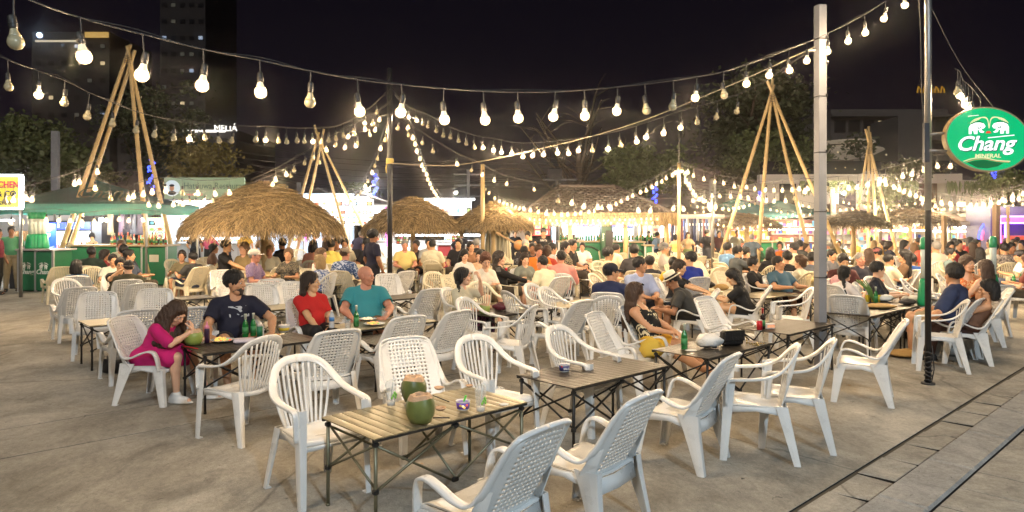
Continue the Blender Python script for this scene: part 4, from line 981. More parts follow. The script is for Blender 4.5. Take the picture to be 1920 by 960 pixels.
def nets(D, lo, h):
 s = D < 0; nx, ny, nz = D.shape
 c = np.zeros((nx - 1, ny - 1, nz - 1), dtype=np.int8)
 for dx in (0, 1):
  for dy in (0, 1):
   for dz in (0, 1): c += s[dx:nx - 1 + dx, dy:ny - 1 + dy, dz:nz - 1 + dz]
 act = (c > 0) & (c < 8); I = np.argwhere(act)
 if len(I) == 0: return np.zeros((0, 3)), []
 idx = np.full(act.shape, -1, dtype=np.int64); idx[act] = np.arange(len(I))
 P = np.zeros((len(I), 3)); W = np.zeros(len(I))
 for a in range(3):
  for o1 in (0, 1):
   for o2 in (0, 1):
    off = [0, 0, 0]; oth = [q for q in range(3) if q != a]; off[oth[0]] = o1; off[oth[1]] = o2; off2 = list(off); off2[a] = 1
    d0 = D[I[:, 0] + off[0], I[:, 1] + off[1], I[:, 2] + off[2]]; d1 = D[I[:, 0] + off2[0], I[:, 1] + off2[1], I[:, 2] + off2[2]]
    m = (d0 < 0) != (d1 < 0); t = np.where(m, d0 / np.where(m, d0 - d1, 1), 0)
    q = np.array(off, dtype=float)[None, :].repeat(len(I), 0); q[:, a] = t; P[m] += q[m]; W[m] += 1
 P = (I + P / W[:, None]) * h + lo; Fs = []
 for a in range(3):
  b, c_ = [(1, 2), (2, 0), (0, 1)][a]
  sa = np.take(s, range(0, s.shape[a] - 1), a); sb = np.take(s, range(1, s.shape[a]), a); E = np.argwhere(sa != sb); flip = np.take(s, range(0, s.shape[a] - 1), a)[tuple(E.T)]
  ok = (E[:, b] > 0) & (E[:, c_] > 0) & (E[:, b] < D.shape[b] - 1) & (E[:, c_] < D.shape[c_] - 1); E = E[ok]; flip = flip[ok]
  def at(db, dc):
   e = E.copy(); e[:, b] -= db; e[:, c_] -= dc; return idx[e[:, 0], e[:, 1], e[:, 2]]
  q = np.stack([at(1, 1), at(0, 1), at(0, 0), at(1, 0)], 1); q[~flip] = q[~flip][:, ::-1]; Fs.append(q)
 F_ = np.concatenate(Fs); F_ = F_[(F_ >= 0).all(1)]
 return P, F_
def np_mesh(name, parts, mts):       # parts: list of (P, F, material slot)
 me = bpy.data.meshes.new(name); vs = []; fs = []; mi = []; b = 0
 for P, F_, k in parts:
  if len(P) == 0: continue
  vs.append(P); fs.append(F_ + b); mi.append(np.full(len(F_), k)); b += len(P)
 if not vs: return None
 V_ = np.concatenate(vs).astype(np.float32); Fq = np.concatenate(fs).astype(np.int32); mi = np.concatenate(mi).astype(np.int32)
 me.vertices.add(len(V_)); me.vertices.foreach_set('co', V_.ravel()); me.loops.add(Fq.size); me.loops.foreach_set('vertex_index', Fq.ravel())
 me.polygons.add(len(Fq)); me.polygons.foreach_set('loop_start', np.arange(0, Fq.size, 4, dtype=np.int32)); me.polygons.foreach_set('loop_total', np.full(len(Fq), 4, dtype=np.int32))
 for m in mts: me.materials.append(m)
 me.polygons.foreach_set('material_index', mi); me.polygons.foreach_set('use_smooth', np.ones(len(Fq), dtype=bool)); me.update(calc_edges=True); me.validate(); return me
def ik(a, b, l1, l2, pole):
 a, b, pole = vn(a), vn(b), vn(pole); d = b - a; L = np.linalg.norm(d); mx = (l1 + l2) * .998
 if L > mx: b = a + d * (mx / L); L = mx; d = b - a
 u = d / L; x = (l1 ** 2 - l2 ** 2 + L ** 2) / (2 * L); hh = math.sqrt(max(0, l1 ** 2 - x ** 2)); p = pole - u * (pole @ u); n = np.linalg.norm(p)
 p = p / n if n > 1e-6 else vn((0, 0, 1)); return a + u * x + p * hh, b
def rotz(a): c, s = math.cos(a), math.sin(a); return np.array([[c, -s, 0], [s, c, 0], [0, 0, 1.0]])
def rotx(a): c, s = math.cos(a), math.sin(a); return np.array([[1.0, 0, 0], [0, c, -s], [0, s, c]])
def roty(a): c, s = math.cos(a), math.sin(a); return np.array([[c, 0, s], [0, 1.0, 0], [-s, 0, c]])
SKINS = {'light': srgb(226, 178, 146), 'pink': srgb(214, 150, 122), 'tan': srgb(206, 154, 116), 'asian': srgb(216, 170, 128), 'brown': srgb(158, 110, 78), 'dark': srgb(84, 54, 38), 'olive': srgb(192, 142, 106)}
HAIRS = {'stubble': (.05, .036, .028), 'black': (.009, .008, .008), 'darkbrown': (.025, .014, .009), 'brown': (.06, .03, .016), 'auburn': (.10, .032, .014), 'blond': (.38, .25, .11), 'grey': (.25, .24, .22), 'lightbrown': (.16, .09, .04)}
def skin_m(n): return mat('skin_' + n, SKINS[n], .5, var=.06, scale=12, sss=.06)
def hair_m(n): return mat('hair_' + n, HAIRS[n], .48, var=.35, scale=26, bump=.7, bscale=60, stretch=(5, 5, .5))
def cloth_m(c, pat=None):
 key = 'cloth_%02x%02x%02x' % tuple(c) + ('_' + '_'.join(str(x) for x in pat) if pat else '')
 if key in MAT: return MAT[key]
 m = mat(key, srgb(*c), .85, var=.12, scale=9, bump=.5, bscale=14)
 if pat:
  nt = m.node_tree; N, L = nt.nodes, nt.links; b = N['Principled BSDF']; old = b.inputs['Base Color'].links[0].from_socket
  tc = N.new('ShaderNodeTexCoord'); kind, c2, sc, th = pat[:4]
  if kind == 'spots': t = N.new('ShaderNodeTexVoronoi'); t.inputs['Scale'].default_value = sc; o = t.outputs['Distance']
  elif kind == 'wave': t = N.new('ShaderNodeTexWave'); t.inputs['Scale'].default_value = sc; t.inputs['Distortion'].default_value = 9; t.inputs['Detail'].default_value = 3; o = t.outputs['Fac']
  elif kind == 'check': t = N.new('ShaderNodeTexChecker'); t.inputs['Scale'].default_value = sc; o = t.outputs['Fac']
  else: t = N.new('ShaderNodeTexNoise'); t.inputs['Scale'].default_value = sc; t.inputs['Distortion'].default_value = 1.5; o = t.outputs['Fac']
  if kind == 'print':     # a printed patch on the chest
   sp_ = N.new('ShaderNodeSeparateXYZ'); L.new(tc.outputs['Object'], sp_.inputs[0]); mk = None
   for ax, c0, hw in ((0, pat[4][0], pat[4][1]), (2, pat[4][2], pat[4][3])):
    a1 = N.new('ShaderNodeMath'); a1.operation = 'SUBTRACT'; L.new(sp_.outputs[ax], a1.inputs[0]); a1.inputs[1].default_value = c0
    a2 = N.new('ShaderNodeMath'); a2.operation = 'ABSOLUTE'; L.new(a1.outputs[0], a2.inputs[0]); a3 = N.new('ShaderNodeMath'); a3.operation = 'LESS_THAN'; L.new(a2.outputs[0], a3.inputs[0]); a3.inputs[1].default_value = hw
    if mk is None: mk = a3.outputs[0]
    else: m_ = N.new('ShaderNodeMath'); m_.operation = 'MULTIPLY'; L.new(mk, m_.inputs[0]); L.new(a3.outputs[0], m_.inputs[1]); mk = m_.outputs[0]
   m_ = N.new('ShaderNodeMath'); m_.operation = 'GREATER_THAN'; L.new(sp_.outputs[1], m_.inputs[0]); m_.inputs[1].default_value = .06
   m2_ = N.new('ShaderNodeMath'); m2_.operation = 'MULTIPLY'; L.new(mk, m2_.inputs[0]); L.new(m_.outputs[0], m2_.inputs[1])
   m3_ = N.new('ShaderNodeMath'); m3_.operation = 'MULTIPLY'; L.new(m2_.outputs[0], m3_.inputs[0]); L.new(o, m3_.inputs[1]); o = m3_.outputs[0]
  L.new(tc.outputs['Object'], t.inputs['Vector']); g = N.new('ShaderNodeMath'); g.operation = 'GREATER_THAN' if kind != 'spots' else 'LESS_THAN'; g.inputs[1].default_value = th; L.new(o, g.inputs[0])
  mx = N.new('ShaderNodeMix'); mx.data_type = 'RGBA'; L.new(g.outputs[0], mx.inputs[0]); L.new(old, mx.inputs[6]); mx.inputs[7].default_value = (*srgb(*c2), 1); L.new(mx.outputs[2], b.inputs['Base Color'])
 return m
M_eyew = mat('eye_white', (.75, .73, .70), .25); M_iris = mat('eye_iris', (.02, .012, .008), .2); M_lips = mat('lips', (.42, .15, .12), .5); M_shoe = mat('shoe_white', (.72, .72, .70), .6); M_shoeb = mat('shoe_black', (.02, .02, .02), .6)
M_metalfr = mat('spectacle_frame', (.02, .015, .012), .3); M_sandal = mat('sandal_brown', (.12, .07, .045), .7)
def hand(mesh_parts, wrist, fdir, pnorm, side, curl, h, scale=1.0):
 """palm plus five separate fingers; fdir along the fingers, pnorm out of the palm, side = +1 right hand"""
 f = unit(fdir); n = vn(pnorm); n = unit(n - f * (n @ f)); x = np.cross(f, n) * side      # x points to the thumb side
 s = scale; S_ = SDF(); w = vn(wrist); M = np.stack([x, f, n], 1)
 S_.cone(w - f * .02, w + f * .02, .023 * s, .024 * s, .01); S_.ell(w + f * .052 * s, (.040 * s, .050 * s, .0155 * s), M, .012)
 for i, (ox, ln, r) in enumerate(((.030, .072, .0088), (.0105, .080, .0090), (-.0095, .074, .0086), (-.028, .058, .0076))):
  p = w + f * (.090 - .004 * abs(i - 1)) * s + x * ox * s; d = unit(f + x * (ox * 1.6)); a = curl * (.8 + .12 * i); l = ln * s
  for q, fr in enumerate((.45, .32, .23)):
   a_ = a * (q + .6); dd = d * math.cos(a_) + n * math.sin(a_); e = p + dd * l * fr; S_.cone(p, e, r * s * (1 - .08 * q), r * s * (.94 - .1 * q), .004); p = e
 p = w + f * .022 * s + x * .026 * s; d = unit(f * .62 + x * .75 + n * .25)
 for q, ln in enumerate((.040, .030, .024)):
  dd = unit(d + f * .35 * q * (1 if curl < .6 else .6) + n * curl * .4 * q - x * .22 * q); e = p + dd * ln * s; S_.cone(p, e, (.0125 - .0015 * q) * s, (.0112 - .0015 * q) * s, .005); p = e
 P, Q = S_.mesh(h); mesh_parts.append((P, Q, 0))
def build_person(sp):
 """local frame: origin on the ground under the seat centre, facing +Y"""
 g = sp.get
 lod = g('lod', 1); male = g('male', True); k = g('size', 1.0); fat = g('fat', 1.0); sit = not g('stand', False)
 h = (.010, .016, .028)[lod]; hh = (.005, .010, .020)[lod]
 seatz = g('seat', .37); lean = rad(g('lean', -8)); roll = rad(g('roll', 0)); twist = rad(g('twist', 0))
 pel = vn((0, -.03 if sit else 0, (seatz + .085) if sit else .93 * k));
 if not sit: lean = rad(g('lean', 0))
 sh_w = (.166 if male else .143) * k * (1 + .25 * (fat - 1)); R3 = rotz(twist) @ roty(roll) @ rotx(-lean)
 up = R3 @ vn((0, 0, 1)); fw = R3 @ vn((0, 1, 0)); rt = R3 @ vn((1, 0, 0))
 tl = (.47 if male else .43) * k; chest = pel + up * tl * .62; neck = pel + up * tl + fw * .0; curve = g('hunch', 0.0)
 if curve: neck = neck + fw * curve - up * curve * .25; chest = chest + fw * curve * .35
 hy, hp, hr = rad(g('yaw', 0)), rad(g('pitch', 0)), rad(g('hroll', 0)); HR = rotz(-hy) @ rotx(hp) @ roty(hr)
 if 'headup' not in sp: HR = HR
 hc = neck + vn((0, .02, 0)) * 1 + (up * .6 + vn((0, 0, .4))) * .155 * k + vn((0, g('headfw', 0), g('headdn', 0)))
 hd = lambda x, y, z: hc + HR @ (vn((x, y, z)) * k)
 arms = []
 for sx, key in ((-1, 'L'), (1, 'R')):
  sh = neck + rt * sx * sh_w - up * .062 * k - fw * .01; tgt = g('hand' + key) or g('hands', (.17, .30, .66) if sit else (.24, .05, .82))
  tgt = vn((tgt[0] * (sx if (g('hand' + key) is None) else 1), tgt[1], tgt[2]))
  el, wr = ik(sh, tgt, .275 * k, .245 * k, g('elbow' + key, (sx * .6, -.35, -.8))); arms.append((sh, el, wr))
 legs = []
 for sx, key in ((-1, 'L'), (1, 'R')):
  hip = pel + vn((sx * .085 * k, .0, -.01)); ft = g('foot' + key)
  if ft is None: ft = (sx * (.12 if male else .09), .42 if sit else .03 * sx * 1.5, .085)
  kn, an = ik(hip, vn(ft), .425 * k, .41 * k, g('knee' + key, (sx * .15, .9, .55) if sit else (0, 1, 0))); legs.append((hip, kn, an))
 cov = g('top', 'tee'); bot = g('bottom', 'shorts')
 body = SDF(); c = .024; q = (1.0 if male else .93) * k * (.5 + .5 * fat)
 bel = (.135 + .055 * (fat - 1) * 2) * q
 # torso
 body.ell(pel + up * .03, (.155 * q, .115 * q, .11 * q), R3, c); body.ell(pel + up * tl * .34 + fw * .02 * fat * q, (.142 * q * (.75 + .25 * fat), bel * .82, .15 * q), R3, .04)
 body.ell(chest + up * .02, ((.160 if male else .140) * q, .108 * q, .155 * q), R3, .04)
 [body.cone(neck + up * .0, neck + rt * sx * sh_w * .9 - up * .055, .050 * q, .050 * q, .04) for sx in (-1, 1)]
 body.cone(neck - up * .04, neck + (hc - neck) * .55, .058 * q, .050 * k * (1 if male else .88), .025)
 if not male:
  for sx in (-1, 1): body.ell(chest + rt * sx * .068 + fw * .085 + up * .0, (.062, .055, .062), R3, .03)
 ar = (1.0 if male else .84) * k * (.6 + .4 * fat)
 for (sh, el, wr) in arms:
  body.cone(sh, sh + (el - sh) * .35, .056 * ar, .050 * ar, .03); body.cone(sh + (el - sh) * .3, el, .049 * ar, .038 * ar, .02); body.cone(el, el + (wr - el) * .35, .039 * ar, .040 * ar, .015); body.cone(el + (wr - el) * .35, wr, .040 * ar, .026 * ar, .015)
  if lod: body.cone(wr, wr + unit(wr - el) * .09, .03, .024, .01)
 lg = (1.0 if male else .95) * k * (.7 + .3 * fat)
 for (hip, kn, an) in legs:
  body.cone(hip, hip + (kn - hip) * .5, .088 * lg, .072 * lg, .03); body.cone(hip + (kn - hip) * .5, kn, .072 * lg, .056 * lg, .02)
  m_ = kn + (an - kn) * .32; body.cone(kn, m_ + vn((0, -.012, 0)), .053 * lg, .054 * lg, .02); body.cone(m_ + vn((0, -.012, 0)), an, .053 * lg, .034 * lg, .02)
  body.cone(an + vn((0, -.03, -.045)), an + vn((0, .13, -.055)), .03, .024, .02)
 parts = [(*body.mesh(h), 0)]
 # head
 hs = SDF(); nk = .012
 hs.ell(hd(0, -.012, .035), vn((.076, .097, .090)) * k, HR, nk); hs.ell(hd(0, .022, -.035), vn((.062 if male else .057, .068, .082)) * k, HR, .03)
 hs.cone(hd(-.03, .045, -.088), hd(.03, .045, -.088), .026 * k, .026 * k, .025); hs.ell(hd(0, .062, -.098), vn((.022, .02, .018)) * k, HR, .015)
 hs.cone(hd(-.036, .076, .024), hd(.036, .076, .024), .014 * k, .014 * k, .012)
 if lod < 2:
  for sx in (-1, 1):
   hs.ell(hd(sx * .031, .097, .006), vn((.019, .014, .013)) * k, HR, .010, 1); hs.ell(hd(sx * .077, -.006, -.002), vn((.009, .020, .032)) * k, HR, .006)
   hs.ell(hd(sx * .04, .062, -.028), vn((.024, .022, .02)) * k, HR, .015)
  hs.cone(hd(0, .087, .018), hd(0, .106, -.020), .0095 * k, .0135 * k, .008)
  for sx in (-1, 1): hs.ell(hd(sx * .012, .095, -.025), vn((.009, .012, .008)) * k, HR, .005)
  hs.cone(hd(-.016, .088, -.052), hd(.016, .088, -.052), .009 * k, .009 * k, .006)
 else: hs.cone(hd(0, .085, .01), hd(0, .10, -.02), .014, .016, .01)
 hs.cone(hc + (neck - hc) * .45 + vn((0, -.01, 0)), neck + (hc - neck) * .3, .05 * k * (1 if male else .86), .052 * k * (1 if male else .86), .02)
 parts.append((*hs.mesh(hh), 0))
 if lod == 0:
  for i, (sh, el, wr) in enumerate(arms):
   sx = (-1, 1)[i]; key = 'LR'[i]; fd = unit(wr - el); hdv = g('hdir' + key); fd = unit(hdv) if hdv is not None else unit(fd + vn((-.3 * sx, .1, -.1)))
   hand(parts, wr, fd, g('palm' + key, (0, 0, -1)), sx, g('curl', .38), .0042, (1.0 if male else .92) * k)
 sk = skin_m(g('skin', 'tan')); root = link('person', np_mesh('person', parts, [sk]))
 def child(name, S_, hx, m, noise=None, par=None):
  P, Q = S_.mesh(hx, noise)
  if len(P) == 0: return None
  o = link(name, np_mesh(name, [(P, Q, 0)], [m]), par or root); return o
 # shirt
 wr_n = lambda a, f1, f2: (lambda X, Y, Z: a * (np.sin(X * f1 + Z * 17 + 2 * np.sin(Y * 21)) * np.sin(Z * f2 + X * 13 + Y * 9)).astype(np.float32))
 tm = cloth_m(g('ct', (60, 60, 60)), g('pat')); e = .014 if lod < 2 else .02; sh_ = SDF()
 if cov:
  bare = cov in ('tank', 'strap')
  sh_.ell(pel + up * .03, (.155 * q + e, .117 * q + e, .10 * q), R3, c); sh_.ell(pel + up * tl * .34 + fw * .022 * fat * q, (.142 * q * (.75 + .25 * fat) + e, bel * .82 + e, .155 * q), R3, .04)
  sh_.ell(chest + up * .018, ((.160 if male else .140) * q + e, .108 * q + e * 1.3, .155 * q + e * .6), R3, .04)
  if not bare: [sh_.cone(neck - up * .008, neck + rt * sx * sh_w * .9 - up * .058, .050 * q + e * .8, .050 * q + e * .8, .035) for sx in (-1, 1)]
  if not bare: sh_.cone(neck - up * .06, neck - up * .012, .07 * q, .052 * q + e, .02)
  if not male:
   for sx in (-1, 1): sh_.ell(chest + rt * sx * .068 + fw * .085, (.062 + e, .055 + e, .062 + e), R3, .03)
  if not bare:
   for (sh, el, wr) in arms:
    if cov == 'long': sh_.cone(sh, el, .056 * ar + e, .045 * ar + e, .03); sh_.cone(el, wr - unit(wr - el) * .01, .043 * ar + e, .032 * ar + e, .02)
    else:
     t = .62 if cov == 'tee' else .85; sh_.cone(sh, sh + (el - sh) * t, .058 * ar + e, .056 * ar + e * 1.1, .03); cp = sh + (el - sh) * (t + .16)
     sh_.ell(cp + unit(el - sh) * .03, (.075 * ar, .075 * ar, .075 * ar), None, .0, 1) if t < .8 else None
  if bare:
   sh_.ell(neck + up * .06 + fw * .05, (.13, .20, .16), R3, .01, 1)
   for sx in (-1, 1): sh_.cone(chest + rt * sx * .075 + fw * .10, neck + rt * sx * .085 + fw * .035 + up * .02, .011, .010, .0); sh_.cone(neck + rt * sx * .085 + fw * .035 + up * .02, chest + rt * sx * .08 - fw * .11 + up * .03, .010, .011, .0)
  else: sh_.ell(neck + fw * .075 + up * .035, (.058 * q, .05, .055), R3, .01, 1)
  so = child('top', sh_, h, tm, wr_n(.0035, 23, 31) if lod < 2 else None)
  if so: so.name = {'long': 'jacket', 'tank': 'tank_top', 'strap': 'strappy_top'}.get(cov, 'shirt')
 # legwear
 bm_ = cloth_m(g('cb', (40, 42, 50)), g('patb')); t_ = SDF(); e2 = .012 if lod < 2 else .018
 if bot:
  t_.ell(pel + vn((0, 0, .015)), (.158 * q + e2, .118 * q + e2, .10 * q), None, c)
  for (hip, kn, an) in legs:
   if bot == 'shorts': t_.cone(hip, hip + (kn - hip) * .78, .09 * lg + e2, .068 * lg + e2 * 2, .03); t_.ell(hip + (kn - hip) * 1.02, (.085, .085, .085), None, 0, 1)
   elif bot == 'brief': t_.cone(hip, hip + (kn - hip) * .38, .09 * lg + e2, .082 * lg + e2, .03)
   else:
    w = 1.35 if bot == 'wide' else 1.0
    t_.cone(hip, kn, .09 * lg + e2, .064 * lg * w + e2, .03); t_.cone(kn, an + vn((0, 0, .02)), .060 * lg * w + e2, .046 * lg * w + e2, .025)
  if bot == 'skirt':
   k1, k2 = legs[0][1], legs[1][1]; t_.cone((legs[0][0] + legs[1][0]) / 2, (k1 + k2) / 2, .12, .125, .05)
  child({'shorts': 'shorts', 'skirt': 'skirt', 'brief': 'shorts'}.get(bot, 'trousers'), t_, h, bm_, wr_n(.003, 19, 25) if lod < 2 else None)
 if g('dress'):
  d_ = SDF(); p0 = pel + vn((0, .03, .0)); kk = (legs[0][1] + legs[1][1]) / 2
  d_.cone(p0, kk * .72 + p0 * .28 + vn((0, 0, .015)), .135, .125, .05); d_.ell(pel + vn((0, -.03, -.02)), (.185, .13, .09), None, .05)
  for (hip, kn, an) in legs: d_.cone(hip, hip + (kn - hip) * .80, .115, .098, .04)
  child('skirt', d_, h, tm, wr_n(.006, 48, 20))
 # shoes
 sm_ = {'white': M_shoe, 'black': M_shoeb, 'sandal': M_sandal}[g('shoes', 'black')]
 for (hip, kn, an) in (legs if lod < 2 or not sit else []):
  s_ = SDF()
  if g('shoes') == 'sandal': s_.cone(an + vn((0, -.05, -.075)), an + vn((0, .15, -.075)), .012, .012, .01); s_.ell(an + vn((0, .05, -.078)), (.042, .125, .010), None, .01); s_.cone(an + vn((-.04, .08, -.05)), an + vn((.04, .08, -.05)), .011, .011, .02)
  else: s_.cone(an + vn((0, -.035, -.042)), an + vn((0, .10, -.052)), .042, .036, .03); s_.ell(an + vn((0, .045, -.07)), (.046, .135, .018), None, .012); s_.cone(an + vn((0, -.01, -.01)), an, .045, .043, .02)
  child('shoe', s_, h * .8, sm_)
 # hair
 ht = g('hair', 'black'); st = g('style', 'short' if male else 'long'); hs_ = SDF(); hm = hair_m(ht) if ht else None; nz = (lambda X, Y, Z: (.0045 * np.sin(X * 190 + Y * 40) * np.sin(Y * 170 + Z * 25) + .002 * np.sin(X * 90 + Z * 31 + 3 * np.sin(Z * 22))).astype(np.float32)) if lod < 2 else None
 if ht and st != 'bald':
  thk = .012 if st in ('buzz',) else .020
  hs_.ell(hd(0, -.022, .046), (vn((.076, .096, .088)) + thk * vn((.75, .8, 1))) * k, HR, .01)
  if st not in ('buzz',): hs_.ell(hd(0, .022, .095), vn((.066, .062, .036)) * k, HR, .02)
  if st == 'curly': hs_.ell(hd(0, -.02, .07), vn((.108, .112, .095)) * k, HR, .02)
  if st == 'afro': hs_.ell(hd(0, -.015, .06), vn((.112, .118, .098)) * k, HR, .02)
  if st in ('long', 'pony', 'braid', 'bun', 'verylong', 'bob', 'mess'):
   for sx in (-1, 1): hs_.cone(hd(sx * .066, -.015, .05), hd(sx * .076, -.03, -.03), .026 * k, .024 * k, .02)
   hs_.cone(hd(0, -.06, .03), hd(0, -.07, -.05), .07 * k, .06 * k, .03)
  hs_.ell(hd(0, .100, -.022), vn((.067, .075, .082)) * k, HR, .012, 1)
  hs_.ell(hd(0, .118, .018), vn((.058, .055, .060)) * k, HR, .008, 1)
  if st in ('short', 'buzz', 'curly', 'afro'): hs_.ell(hd(0, .02, -.085), vn((.12, .13, .075)) * k, HR, .01, 1)
  if st in ('long', 'verylong', 'mess'):
   ln = {'long': .30, 'verylong': .46, 'mess': .40}[st]; nfall = 7; back = -fw
   for i in range(nfall):
    a = (i - (nfall - 1) / 2) / ((nfall - 1) / 2); p0 = hd(a * .072, -.055 - .03 * (1 - a * a), .0); p1 = hd(a * .085, -.07 - .03 * (1 - a * a), -.10) + (vn((0, 0, -.02)) if st != 'mess' else 0)
    hang = g('hang', back * .05 + vn((0, 0, -1))); p2 = p1 + unit(vn(hang)) * ln * (.55 + .08 * math.cos(i * 2.1)) + rt * a * .02; p3 = p2 + unit(vn(hang) * .6 - up * .4) * ln * .42
    r = .03 if st != 'mess' else .032
    hs_.cone(p0, p1, .036 * k, r, .025); hs_.cone(p1, p2, r, .026, .02); hs_.cone(p2, p3, .026, .010, .02)
   if st == 'mess':
    for sx in (-1, 1):
     for j in range(5): p0 = hd(sx * (.078 + .004 * j), .03 - .03 * j, .03); p1 = hd(sx * .095, .035 - .035 * j, -.08) + vn((sx * .025, 0, -.05)); p2 = p1 + vn((sx * .02, .02 - .01 * j, -.20 - .03 * (j % 3))); hs_.cone(p0, p1, .026, .030, .015); hs_.cone(p1, p2, .030, .026, .012); hs_.cone(p2, p2 + vn((.01 * (j % 2), .02, -.10)), .026, .006, .01)
  if st == 'braid':
   p = hd(.02, -.085, -.03)
   for i in range(9): q_ = p + vn((.014 * (1 if i % 2 else -1), .006, 0)) + unit(vn(g('hang', (.25, .3, -1)))) * .046; hs_.cone(p, q_, .027 - .0012 * i, .021 - .0012 * i, .004); p = p + unit(vn(g('hang', (.25, .3, -1)))) * .046
  if st in ('pony',): hs_.cone(hd(0, -.10, .02), hd(0, -.145, -.03), .03, .034, .02); hs_.cone(hd(0, -.145, -.03), hd(0, -.15, -.22), .034, .014, .02)
  if st == 'bun': hs_.ell(hd(0, -.115, .055), vn((.042, .04, .042)) * k, HR, .012)
  if st == 'bob': hs_.cone(hd(-.06, -.06, -.02), hd(-.07, -.05, -.10), .045, .04, .03); hs_.cone(hd(.06, -.06, -.02), hd(.07, -.05, -.10), .045, .04, .03); hs_.cone(hd(0, -.08, -.02), hd(0, -.085, -.1), .05, .045, .03)
  child('hair', hs_, hh if lod else .0065, hm, nz)
 if g('beard') and lod < 2:
  b_ = SDF(); b_.ell(hd(0, .030, -.058), vn((.0605, .066, .062)) * k, HR, .02); b_.ell(hd(0, .064, -.100), vn((.026, .024, .022)) * k, HR, .02); b_.ell(hd(0, .06, .01), vn((.09, .12, .047)) * k, HR, .006, 1); b_.ell(hd(0, .10, -.052), vn((.02, .02, .007)) * k, HR, .003, 1); b_.ell(hd(0, .115, -.01), vn((.024, .05, .03)), HR, .003, 1)
  child('beard', b_, hh, hair_m(g('beard')), (lambda X, Y, Z: (.0012 + .0022 * np.sin(X * 300) * np.sin(Z * 310 + Y * 170)).astype(np.float32)))
 if lod == 0 and not g('noface'):
  for sx in (-1, 1):
   m = MB().mat(M_eyew); E = Matrix(HR.tolist()); m.ball(hd(sx * .031, .0805, .007), (.0125 * k, .010 * k, .0075 * k), 8, 6, E); m.mat(M_iris); m.ball(hd(sx * .031 + .001, .0875, .0065), (.0058 * k, .0045 * k, .0062 * k), 6, 5, E); m.obj('eye', None, root)
   m = MB(); m.tube([hd(sx * .016, .0905, .0245), hd(sx * .03, .0905, .0295), hd(sx * .046, .082, .026)], [.0028, .0034, .0016], 5); m.obj('eyebrow', hair_m(ht if ht and ht != 'grey' else 'brown'), root)
  m = MB(); m.tube([hd(-.021, .0905, -.0515), hd(0, .0985, -.0495), hd(.021, .0905, -.0515)], [.0022, .0048, .0022], 6); m.tube([hd(-.018, .0905, -.0565), hd(0, .0975, -.0590), hd(.018, .0905, -.0565)], [.002, .0052, .002], 6); m.obj('mouth', M_lips, root)
 # extras
 X_ = g('extra', ())
 if 'glasses' in X_:
  m = MB()
  for sx in (-1, 1):
   m.tube([hd(sx * .031 + .022 * math.cos(t), .104 - .006 * abs(math.cos(t)), .006 + .017 * math.sin(t)) for t in [i * .5236 for i in range(13)]], .0018, 4); m.tube([hd(sx * .052, .098, .010), hd(sx * .080, .0, .008)], .0018, 4)
  m.tube([hd(-.01, .106, .010), hd(.01, .106, .010)], .0018, 4); m.obj('spectacles', M_metalfr, root)
 if 'cap' in X_:
  c_ = SDF(); c_.ell(hd(0, -.014, .066), vn((.092, .110, .078)) * k, HR, .0); c_.ell(hd(0, 0, -.055), vn((.16, .18, .085)), HR, .004, 1); c_.ell(hd(0, .115, .036), vn((.068, .078, .011)), HR, .012)
  child('cap', c_, .008 if lod == 0 else hh, cloth_m(g('capc', (20, 24, 40))))
 if 'hat' in X_:
  m = MB().mat(cloth_m((235, 228, 205))); A = Matrix(HR.tolist()); C_ = hd(0, -.01, .052)
  m.lathe([(.155, .012), (.150, .004), (.125, -.004), (.098, .004), (.095, .0), (.094, .045), (.088, .095), (.07, .108), (.045, .100), (0, .088)], C_, 24, axis=A); m.mat(cloth_m((25, 22, 22))); m.lathe([(.0975, .006), (.0965, .040)], C_, 24, axis=A); m.obj('straw_hat', None, root)
 if 'shades' in X_:
  m = MB()
  for sx in (-1, 1): m.ball(hd(sx * .034, .075, .115), (.027, .010, .020), 8, 6, Matrix((HR @ rotx(.9)).tolist())); m.tube([hd(sx * .06, .06, .11), hd(sx * .09, -.04, .03)], .0025, 4)
  m.tube([hd(-.012, .082, .12), hd(.012, .082, .12)], .003, 4); m.obj('sunglasses', mat('sunglass_lens', (.02, .02, .025), .1), root)
 if 'clip' in X_: m = MB(); m.ball(hd(0, -.115, .03), (.03, .018, .045), 8, 6, Matrix(HR.tolist())); m.obj('hair_clip', M_shoeb, root)
 if 'pinkclip' in X_: m = MB(); m.ball(hd(.0, -.11, .08), (.035, .012, .010), 8, 5, Matrix(HR.tolist())); m.obj('hair_clip', mat('pink_plastic', (.8, .15, .3), .4), root)
 if 'headband' in X_: m = MB(); m.tube([hd(.098 * math.cos(t), -.012 + .115 * math.sin(t), .035) for t in [i * .5236 for i in range(13)]], .011, 5); m.obj('headband', cloth_m((120, 110, 100)), root)
 sp['_hd'] = hd; sp['_arms'] = arms; sp['_neck'] = neck; sp['_rt'] = rt; sp['_fw'] = fw; sp['_up'] = up; sp['_pel'] = pel; sp['_chest'] = chest; sp['_HR'] = HR
 return root
